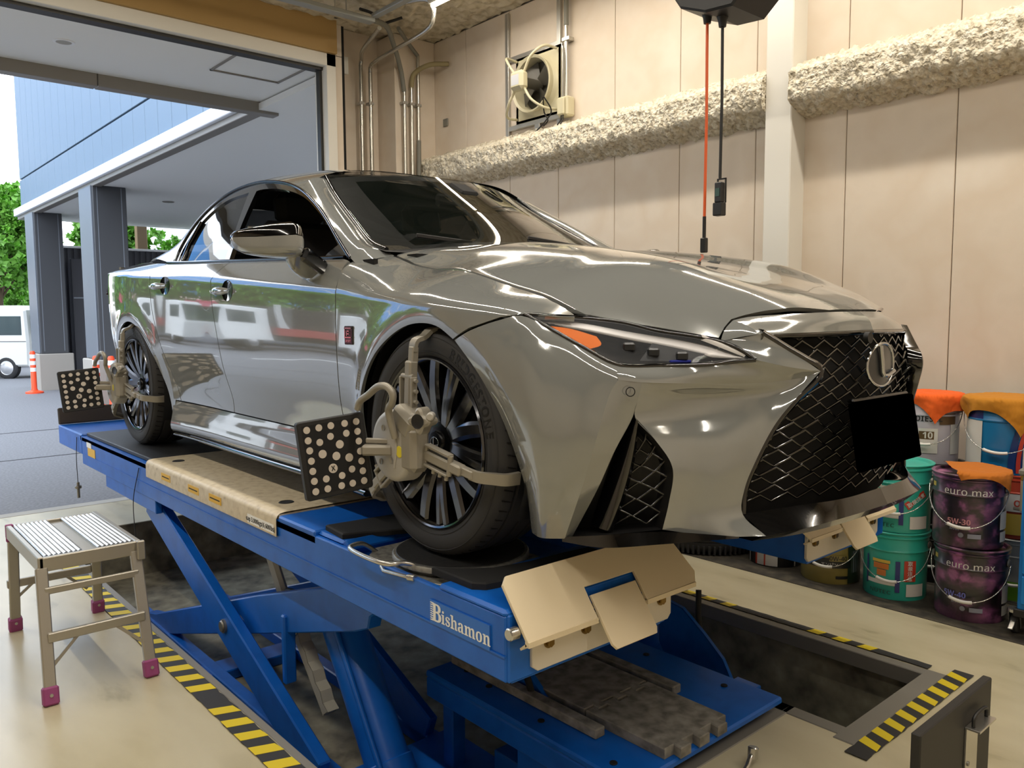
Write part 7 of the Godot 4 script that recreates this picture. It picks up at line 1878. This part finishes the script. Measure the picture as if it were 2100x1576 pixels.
const KANJI := [[[0.0, 0.92, 0.52, 0.92], [0.12, 0.92, 0.12, 0.12], [0.42, 0.92, 0.42, 0.0], [0.12, 0.66, 0.42, 0.66], [0.12, 0.4, 0.42, 0.4], [0.0, 0.1, 0.5, 0.2], [0.56, 0.8, 0.95, 0.8, 0.8, 0.4, 0.55, 0.05], [0.6, 0.62, 0.98, 0.05]],
	[[0.22, 1.0, 0.22, 0.05, 0.1, 0.1], [0.0, 0.75, 0.42, 0.75], [0.0, 0.35, 0.42, 0.5], [0.5, 0.9, 0.9, 0.9, 0.78, 0.6, 0.95, 0.55, 0.55, 0.05], [0.62, 0.9, 0.45, 0.05], [0.6, 0.45, 0.98, 0.05]],
	[[0.05, 0.92, 0.2, 0.82], [0.0, 0.62, 0.15, 0.52], [0.02, 0.08, 0.2, 0.36], [0.55, 1.0, 0.66, 0.88], [0.35, 0.78, 0.95, 0.78], [0.4, 0.45, 0.92, 0.45], [0.3, 0.08, 1.0, 0.08], [0.65, 0.78, 0.65, 0.08]],
	[[0.5, 1.0, 0.5, 0.9], [0.15, 0.88, 0.85, 0.88], [0.3, 0.8, 0.35, 0.72], [0.7, 0.8, 0.65, 0.72], [0.05, 0.68, 0.95, 0.68], [0.25, 0.58, 0.75, 0.58, 0.75, 0.35, 0.25, 0.35, 0.25, 0.58], [0.25, 0.46, 0.75, 0.46], [0.1, 0.2, 0.05, 0.05], [0.3, 0.25, 0.35, 0.05, 0.7, 0.05, 0.75, 0.15], [0.5, 0.25, 0.55, 0.17], [0.82, 0.25, 0.95, 0.1]]]
const KANA := [[[0.1, 0.82, 0.9, 0.82], [0.5, 0.82, 0.5, 0.15], [0.02, 0.15, 0.98, 0.15]], [[0.1, 0.88, 0.35, 0.68], [0.1, 0.1, 0.5, 0.25, 0.95, 0.75]], [[0.1, 0.88, 0.3, 0.75], [0.03, 0.58, 0.25, 0.45], [0.08, 0.06, 0.5, 0.2, 0.85, 0.62], [0.68, 1.0, 0.76, 0.86], [0.86, 1.0, 0.95, 0.86]], [[0.1, 0.88, 0.35, 0.68], [0.1, 0.1, 0.5, 0.25, 0.95, 0.75]]]

func pail(at: Vector3, label: String, body: Material, r: float, hgt: float, handle := true, lid: Material = null, group := "") -> Dictionary:
	var t := thing("oil_pail", label, "pail", at, group)
	var phi := atan2(CAMP.y - at.z, CAMP.x - at.x)
	var m := MB.new()
	m.lathe([Vector2(0.0, 0.004), Vector2(r - 0.012, 0.004), Vector2(r - 0.008, 0.0), Vector2(r - 0.006, 0.006), Vector2(r - 0.005, hgt * 0.70), Vector2(r + 0.001, hgt * 0.712), Vector2(r + 0.002, hgt * 0.725), Vector2(r - 0.002, hgt * 0.74), Vector2(r - 0.001, hgt * 0.90), Vector2(r + 0.005, hgt * 0.915), Vector2(r + 0.005, hgt * 0.935), Vector2(r - 0.001, hgt * 0.945), Vector2(r - 0.001, hgt * 0.965), Vector2(r + 0.006, hgt * 0.975), Vector2(r + 0.007, hgt - 0.004), Vector2(r, hgt), Vector2(r - 0.008, hgt - 0.002), Vector2(r - 0.014, hgt - 0.014), Vector2(0.0, hgt - 0.014)], Vector3.ZERO, Vector3.UP, 48)
	part("pail_body", m, body, t)
	if handle:
		var yl := hgt * 0.80
		for e in [-1.0, 1.0]:
			var lg := MB.new(); var p := wrap_pt(r, phi, e * 1.42 - 0.12, yl); lg.lathe([Vector2(0.018, 0.0), Vector2(0.016, 0.006), Vector2(0.008, 0.012), Vector2(0.0, 0.012)], p, V(p.x, 0, p.z), 14); part("handle_lug", lg, M.steel_dull, t)
		var path := []
		for i in 33:
			var u := i / 32.0; var a := lerpf(-1.42, 1.42, u) - 0.12
			var dr := sin(PI * u)
			path.append(wrap_pt(r + 0.010 + 0.016 * dr, phi, a, yl - hgt * 0.50 * pow(dr, 0.85)))
		var w := MB.new(); w.tube(path, 0.0026, 6); part("wire_handle", w, M.steel_bright, t)
		var gp := []
		for i in range(12, 19): gp.append(path[i])
		var g := MB.new(); g.tube(gp, 0.0075, 10); part("handle_grip", g, mat("grip_white", h("dcdad4"), 0.5), t)
	return {"t": t, "phi": phi, "r": r}
func stick(p: Dictionary, called: String, a0: float, a1: float, y0: float, y1: float, m: Material, out := 0.0008) -> void:
	part(called, wrap_strip(p.r + out - 0.002, p.phi, a0, a1, y0, y1), m, p.t)
func write_on(p: Dictionary, s: String, a: float, y: float, size: float, m: Material, bold := true, tilt := 0.0, wide := 1.0) -> void:
	part("pail_text", wrap_mb(text_mb(s, size, 0.0, bold, false, wide), p.r + 0.0012 - 0.002 + 0.001, p.phi, a, y, tilt), m, p.t)
func build_pails() -> void:
	for q in [["pail_teal", "2fae9c"], ["pail_gold", "8f8142"], ["pail_black", "141414"], ["pail_blue", "0e74ad"], ["pail_red", "b23a1e"], ["pail_grey", "a7aaa8"], ["label_white", "d8d6d0"], ["label_red", "c23a22"], ["label_navy", "1d2a72"], ["label_green", "6fae2a"], ["label_brown", "5c4320"], ["text_pink", "c98a8f"], ["text_blue", "6a6fc0"], ["text_teal", "0f4f46"], ["label_orange", "c8742a"], ["label_yellow", "d8b94a"], ["label_cream", "b5a684"], ["pail_lilac", "c4bfca"], ["pail_dark_green", "22301d"], ["label_silver", "8c8fa0"], ["label_darkblue", "17336f"]]: mat(q[0], h(q[1]), 0.32, 0.0, {"clearcoat_enabled": true, "clearcoat": 0.5})
	var sm := noise_tex(91, 0.010, [h("060506"), h("0d080c"), h("3a1d36"), h("8f5080"), h("b9799c")], [0.0, 0.40, 0.54, 0.70, 1.0], 512, FastNoiseLite.TYPE_SIMPLEX_SMOOTH, 5)
	tri_mat("pail_smoke", sm, 1.6, 0.25, {"clearcoat_enabled": true})
	var f := FY + 0.003
	var H := 0.326
	# teal pair
	for k in 2:
		var p := pail(V(0.25 + 0.006 * k, f + k * (H + 0.001), -1.685), ["teal oil pail standing on the dark floor strip, red caution label upright", "teal oil pail stacked on another, red caution label slanted"][k], M.pail_teal, 0.147, H, true)
		stick(p, "navy_bar", -0.98, -0.90, 0.06, 0.20, M.label_navy); stick(p, "navy_bar", 0.02, 0.16, 0.04, 0.19, M.label_navy)
		stick(p, "print_yellow", -0.72, -0.14, 0.175, 0.19, M.label_yellow); stick(p, "print_orange", -0.68, -0.18, 0.145, 0.172, M.label_orange); stick(p, "print_orange", -0.56, -0.26, 0.112, 0.142, M.label_orange); stick(p, "white_bar", -0.92, 0.02, 0.07, 0.09, M.label_white)
		write_on(p, "NUTEC", -0.45, 0.035, 0.018, M.text_teal, true, 0.0, 1.3)
		stick(p, "data_label", 0.36, 0.98, 0.022, 0.082, M.label_white)
		if k == 0:
			stick(p, "caution_label", 0.28, 0.66, 0.095, 0.195, M.label_red)
			for i in 4: part("pail_text", wrap_mb(glyph(KANJI[i], 0.021, 0.0028), p.r, p.phi, 0.47, 0.183 - i * 0.0245), M.label_white, p.t)
		else:
			var lb := MB.new(); lb.quad(V(-0.055, -0.018, 0), V(0.055, -0.018, 0), V(0.055, 0.018, 0), V(-0.055, 0.018, 0), V(0, 0, 1))
			part("caution_label", wrap_mb(lb, p.r - 0.001, p.phi, 0.55, 0.16, 0.6), M.label_red, p.t)
			for i in 4: part("pail_text", wrap_mb(move_mb(glyph(KANJI[i], 0.021, 0.0028), Transform3D(Basis(V(0, 0, 1), 0.0), V(-0.037 + i * 0.025, 0, 0))), p.r, p.phi, 0.55, 0.16, 0.6), M.label_white, p.t)
	# black and purple pair
	for k in 2:
		var p := pail(V(0.60 - 0.02 * k, f + k * (H + 0.001), -1.655), ["black and purple oil pail standing on the floor beside the tool cart caster", "black and purple oil pail stacked on its twin under an orange rag"][k], M.pail_smoke, 0.148, H, true)
		write_on(p, "euro max", -0.02, 0.252, 0.030, M.label_white, false, 0.0, 1.15)
		write_on(p, "5W-40" if k == 0 else "5W-30", -0.42 if k == 0 else -0.25, 0.118, 0.024, M.text_blue if k == 0 else M.text_pink, true)
		write_on(p, "SYNTHETIC", -0.42, 0.097, 0.009, M.label_silver); write_on(p, "API-SN", -0.36, 0.084, 0.009, M.label_silver)
		var sl := MB.new(); sl.lathe([Vector2(0, 0.0005), Vector2(0.011, 0.0005)], Vector3.ZERO, V(0, 0, 1), 18); part("seal", wrap_mb(sl, p.r, p.phi, -0.18, 0.06), M.label_silver, p.t)
		stick(p, "silver_label", 0.0, 0.36, 0.048, 0.068, M.label_silver); stick(p, "data_label", 0.98, 1.45, 0.085, 0.165, M.label_white); stick(p, "data_label", 1.0, 1.4, 0.03, 0.075, M.label_white); stick(p, "yellow_mark", -1.3, -1.1, 0.255, 0.275, M.label_yellow)
	# gold pail
	var p := pail(V(-0.075, f, -1.672), "gold and dark green oil pail marked 0W-40 on the dark floor strip", M.pail_gold, 0.147, H, true)
	stick(p, "green_side", 0.62, 1.6, 0.006, 0.31, M.pail_dark_green); stick(p, "black_band", -1.2, 0.72, 0.085, 0.135, M.pail_black, 0.001); stick(p, "grade_label", -0.02, 0.62, 0.12, 0.15, M.pail_gold, 0.0016); write_on(p, "0W-40", 0.28, 0.135, 0.022, M.pail_black)
	stick(p, "print_black", -0.85, -0.1, 0.16, 0.25, M.pail_black); stick(p, "print_white", -0.5, -0.3, 0.165, 0.25, M.label_white, 0.0014); stick(p, "data_label", 0.78, 1.25, 0.06, 0.17, M.label_silver)
	for i in 4: part("pail_text", wrap_mb(glyph(KANA[i], 0.017, 0.0024), p.r, p.phi, -0.22 + i * 0.14, 0.103), M.label_white, p.t)
	stick(p, "print_black", 0.2, 0.7, 0.03, 0.045, M.pail_black)
	# black and white striped pail
	p = pail(V(-0.41, f, -1.71), "black oil pail with white and red stripes and a 5W-30 label", M.pail_black, 0.147, H, true)
	for q in [[-0.78, -0.70, "label_red"], [-0.70, -0.42, "label_white"], [-0.42, -0.36, "label_red"], [-0.36, 0.08, "label_white"], [0.72, 0.78, "label_white"], [-1.15, -1.10, "label_white"]]: stick(p, "stripe", q[0], q[1], 0.006, 0.30, M[q[2]])
	stick(p, "grade_label", -0.92, 0.45, 0.085, 0.21, M.label_white, 0.0018); stick(p, "green_line", -0.92, 0.45, 0.178, 0.183, M.label_green, 0.0022); write_on(p, "DL-1", -0.35, 0.155, 0.022, M.pail_black); write_on(p, "5W-30", -0.2, 0.125, 0.024, M.pail_black)
	stick(p, "tan_label", 0.8, 1.4, 0.09, 0.17, M.label_cream)
	# back row, three high
	var hb := 0.302
	var back := [[0.66, -2.07, "grey and green oil pail at the foot of the back stack by the cart", M.pail_grey], [0.64, -2.07, "red and yellow oil pail in the middle of the back stack by the cart", M.pail_red], [0.59, -2.06, "blue oil pail with a red swirl and white panel on top of the back stack", M.pail_blue]]
	for k in 3:
		var b := back[k] as Array
		p = pail(V(b[0], f + k * (hb + 0.001), b[1]), b[2], b[3], 0.166 if k == 2 else 0.145, hb if k < 2 else 0.345, k != 1)
		if k == 0: stick(p, "green_band", -1.5, 1.5, 0.01, 0.10, M.label_green)
		if k == 1: stick(p, "yellow_band", -1.5, 1.5, 0.02, 0.12, M.label_yellow); stick(p, "white_panel", -0.5, 0.9, 0.13, 0.22, M.label_white); write_on(p, "OIL", 0.2, 0.17, 0.03, M.label_red)
		if k == 2:
			stick(p, "white_panel", -1.5, -0.62, 0.008, 0.245, M.label_white); stick(p, "navy_top", -1.5, -0.6, 0.252, 0.305, M.label_navy)
			for q in [[0.02, 0.5, 0.0, "label_darkblue"], [0.22, 0.75, 0.03, "label_red"], [0.42, 0.95, 0.06, "label_darkblue"]]:
				var rows := []
				for i in 17:
					var y := lerpf(0.01, 0.24, i / 16.0); var bulge := 0.30 * pow(y / 0.24 - 0.45, 2.0) * (1.0 if y > 0.108 else 1.3)
					rows.append(PackedVector3Array([wrap_pt(p.r - 0.0008 + 0.0002 * q[2], p.phi, q[0] + bulge + y * 0.8, y), wrap_pt(p.r - 0.0008 + 0.0002 * q[2], p.phi, q[1] + bulge + y * 0.8, y)]))
				var sw := MB.new(); sw.sheet(rows, V(cos(p.phi), 0, sin(p.phi))); part("swirl", sw, M[q[3]], p.t)
			stick(p, "white_panel", 0.45, 1.3, 0.03, 0.13, M.label_white, 0.002); write_on(p, "ECO R", 0.82, 0.105, 0.026, M.label_navy); write_on(p, "EXTRA HIGH", 0.80, 0.078, 0.011, M.label_navy)
	var left := [[0.27, -2.08, "black oil pail at the foot of the back stack behind the teal pails", M.pail_black], [0.27, -2.08, "black oil pail in the middle of the back stack behind the teal pails", M.pail_black], [0.235, -2.06, "white oil pail with a brown corner lettered DIESEL on top of a back stack", M.pail_lilac]]
	for k in 3:
		var b := left[k] as Array
		p = pail(V(b[0], f + k * (hb + 0.001), b[1]), b[2], b[3], 0.145, hb if k < 2 else 0.34, true)
		if k == 2:
			stick(p, "brown_corner", 0.34, 0.95, 0.20, 0.255, M.label_brown); stick(p, "brown_patch", -0.3, 0.18, 0.125, 0.165, M.label_brown, 0.0014); stick(p, "cream_panel", -0.5, 0.3, 0.055, 0.18, M.label_white); write_on(p, "DIESEL", 0.0, 0.228, 0.028, M.pail_black); write_on(p, "10", -0.02, 0.145, 0.032, M.label_white); stick(p, "data_label", 0.75, 1.2, 0.05, 0.2, M.label_white)
	rag(V(0.235, f + 2 * hb + 0.345, -2.06), 0.147, 0.37, 0.35, mat("rag_orange", h("e2601c"), 0.95), 3, "bright orange rag draped over the white pail lettered DIESEL")
	rag(V(0.59, f + 2 * hb + 0.350, -2.06), 0.168, 0.45, 0.25, mat("rag_ochre", h("b87a1e"), 0.95), 4, "ochre oily rag draped over the tall blue pail")
	rag(V(0.58, f + 2 * H + 0.006, -1.655), 0.150, 0.30, 1.0, mat("rag_brown", h("b5681b"), 0.95), 5, "brownish orange rag lying over the upper black and purple pail", Vector2(0.05, -0.012))

func rag(at: Vector3, R: float, size: float, turn: float, m: Material, seed_: int, label: String, off := Vector2(0.03, 0.045)) -> void:
	var f := FastNoiseLite.new(); f.seed = seed_; f.frequency = 7.0
	var rows := []; var k := 40
	for i in k + 1:
		var r := PackedVector3Array()
		for j in k + 1:
			var q := Vector2((i / float(k) - 0.5) * size, (j / float(k) - 0.5) * size * 0.85).rotated(turn) + off
			var d := q.length(); var n := f.get_noise_2d(q.x, q.y)
			if d < R: r.push_back(V(q.x, 0.006 + 0.006 * n + 0.004, q.y))
			else:
				var ov := d - R; var dir := q / d
				var rad := R + 0.008 + 0.25 * minf(ov, 0.02) + 0.012 * (n + 0.6) + 0.02 * sin(atan2(q.y, q.x) * 7.0) * minf(ov * 6.0, 0.6)
				r.push_back(V(dir.x * rad, 0.006 - ov * 0.95, dir.y * rad))
		rows.append(r)
	var o := MB.new(); o.sheet(rows, Vector3.UP)
	var mi := solo("shop_rag", o, m, label, "rag", "rags on the pails", at)
	m.cull_mode = BaseMaterial3D.CULL_DISABLED

func build_floor_things() -> void:
	# spare tyre lying by the wall
	var t := thing("spare_tyre", "black tyre lying flat on the floor behind the car's front corner", "tyre", V(-0.905, FY + 0.003, -1.76))
	var pr := [Vector2(0.21, 0.02), Vector2(0.24, 0.0), Vector2(0.29, 0.002), Vector2(0.32, 0.02), Vector2(0.33, 0.04)]
	for g in [0.075, 0.11, 0.145]: pr.append_array([Vector2(0.333, g - 0.006), Vector2(0.325, g - 0.005), Vector2(0.325, g + 0.005), Vector2(0.333, g + 0.006)])
	pr.append_array([Vector2(0.33, 0.18), Vector2(0.32, 0.2), Vector2(0.29, 0.218), Vector2(0.24, 0.22), Vector2(0.21, 0.2), Vector2(0.205, 0.11), Vector2(0.21, 0.02)])
	var m := MB.new(); m.lathe(pr, Vector3.ZERO, Vector3.UP, 56); part("tyre_carcass", m, M.tyre_rubber, t)
	var tb := MB.new()
	for k in 70:
		var a := TAU * k / 70.0; var d := V(cos(a), 0, sin(a)); tb.box(d * 0.331 + V(0, 0.03, 0), V(0.012, 0.05, 0.014), Basis(d, Vector3.UP, d.cross(Vector3.UP)), 0.002)
	part("tread_block", tb, M.tyre_rubber, t).set_meta("kind", "stuff")
	# black board with a steel bracket
	mat("board_black", h("242322"), 0.55)
	var b := thing("black_board", "upright black board with a steel hook bracket at the end of the pit", "board", V(1.163, FY, 0.08))
	part("board_panel", bx1(V(-0.012, 0, -0.234), V(0.012, 0.36, 0.234), 0.003), M.board_black, b)
	part("bracket_plate", bx1(V(0.012, 0.0, -0.125), V(0.018, 0.28, -0.045), 0.001), M.steel_bright, b); part("bracket_shelf", bx1(V(0.012, 0.278, -0.16), V(0.05, 0.284, -0.045), 0.001), M.steel_bright, b)
	var hk := MB.new(); hk.tube(curve([V(0.028, 0.285, -0.06), V(0.028, 0.305, -0.06), V(0.028, 0.312, -0.075), V(0.028, 0.312, -0.135), V(0.028, 0.305, -0.15), V(0.028, 0.285, -0.15)], 24), 0.005, 8); part("hook_bar", hk, M.reel_black, b)
	for y in [0.18, 0.08]:
		var sc := MB.new(); sc.cyl(V(0.018, y, -0.06), V(0.021, y, -0.06), 0.006, 12); part("screw", sc, M.steel_dull, b)
	# ratchet handle on the floor
	var w := thing("socket_wrench", "chrome socket wrench standing at the kerb of the pit", "wrench", V(0.66, FY, 0.22))
	var h1 := MB.new(); h1.tube([V(0.02, 0.008, 0.12), V(-0.01, 0.02, 0.0), V(-0.018, 0.035, -0.03)], 0.008, 10); part("wrench_shaft", h1, M.steel_bright, w)
	var h2 := MB.new(); h2.cyl(V(-0.022, 0.02, -0.045), V(-0.024, 0.055, -0.052), 0.016, 16, 0.003); part("wrench_head", h2, M.steel_bright, w)
	# tool cart at the frame's edge
	mat("cart_blue", h("1380cf"), 0.4)
	var c := thing("tool_cart", "blue steel tool cart on casters beside the oil pails", "cart", V(1.1, FY, -1.72))
	part("cart_body", bx1(V(-0.265, 0.12, -0.25), V(0.3, 0.69, 0.22), 0.006), M.cart_blue, c)
	part("cart_base", bx1(V(-0.275, 0.09, -0.26), V(0.31, 0.125, 0.23), 0.004), M.reel_black, c); part("cart_top", bx1(V(-0.28, 0.69, -0.26), V(0.315, 0.72, 0.235), 0.008), M.hose_grey, c)
	for i in 4: part("drawer", bx1(V(-0.25, 0.15 + i * 0.13, 0.22), V(0.285, 0.27 + i * 0.13, 0.235), 0.004), M.cart_blue, c)
	var hd := MB.new(); hd.bar(V(-0.31, 0.66, 0.05), V(-0.31, 0.50, 0.05), 0.022, 0.022, V(1, 0, 0), 0.006); part("push_handle", hd, mat("handle_cream", h("b9ad92"), 0.4), c)
	hd = MB.new(); hd.tube([V(-0.31, 0.51, 0.05), V(-0.345, 0.51, 0.045)], 0.008, 8); part("handle_rod", hd, M.steel_dull, c); part("handle_bracket", bx1(V(-0.32, 0.64, 0.035), V(-0.26, 0.665, 0.065), 0.003), mat("brass_cap", h("b59a4e"), 0.35, 0.7), c)
	for q in [[-0.28, 0.16], [0.26, 0.16], [-0.25, -0.22], [0.26, -0.22]]:
		var cs := MB.new(); cs.cyl(V(q[0] - 0.015, 0.045, q[1]), V(q[0] + 0.015, 0.045, q[1]), 0.045, 24, 0.006); var cn := part("caster_wheel", cs, M.tyre_rubber, c)
		var cf := MB.new(); cf.box(V(q[0] - 0.022, 0.065, q[1] + 0.01), V(0.005, 0.07, 0.04), Basis(V(1, 0, 0), 0.3), 0.002); cf.box(V(q[0] + 0.022, 0.065, q[1] + 0.01), V(0.005, 0.07, 0.04), Basis(V(1, 0, 0), 0.3), 0.002); cf.cyl(V(q[0], 0.095, q[1] + 0.02), V(q[0], 0.112, q[1] + 0.02), 0.03, 16, 0.003); cf.box(V(q[0], 0.05, q[1] + 0.06), V(0.02, 0.006, 0.05), Basis(V(1, 0, 0), 0.6), 0.002); part("caster_fork", cf, M.steel_bright, cn)

func _ready() -> void:
	setup_view()
	build_room()
	build_outside()
	build_street()
	lift_materials()
	build_lift(1.0)
	build_lift(-1.0)
	build_pit_things()
	build_car()
	build_clamp(V(0, 0.335, 0.905), "grey wheel clamp with dotted target hooked over the front wheel")
	build_clamp(V(-2.8, 0.335, 0.905), "grey wheel clamp with dotted target hooked over the rear wheel")
	build_wall_things()
	build_stool()
	build_pails()
	build_floor_things()
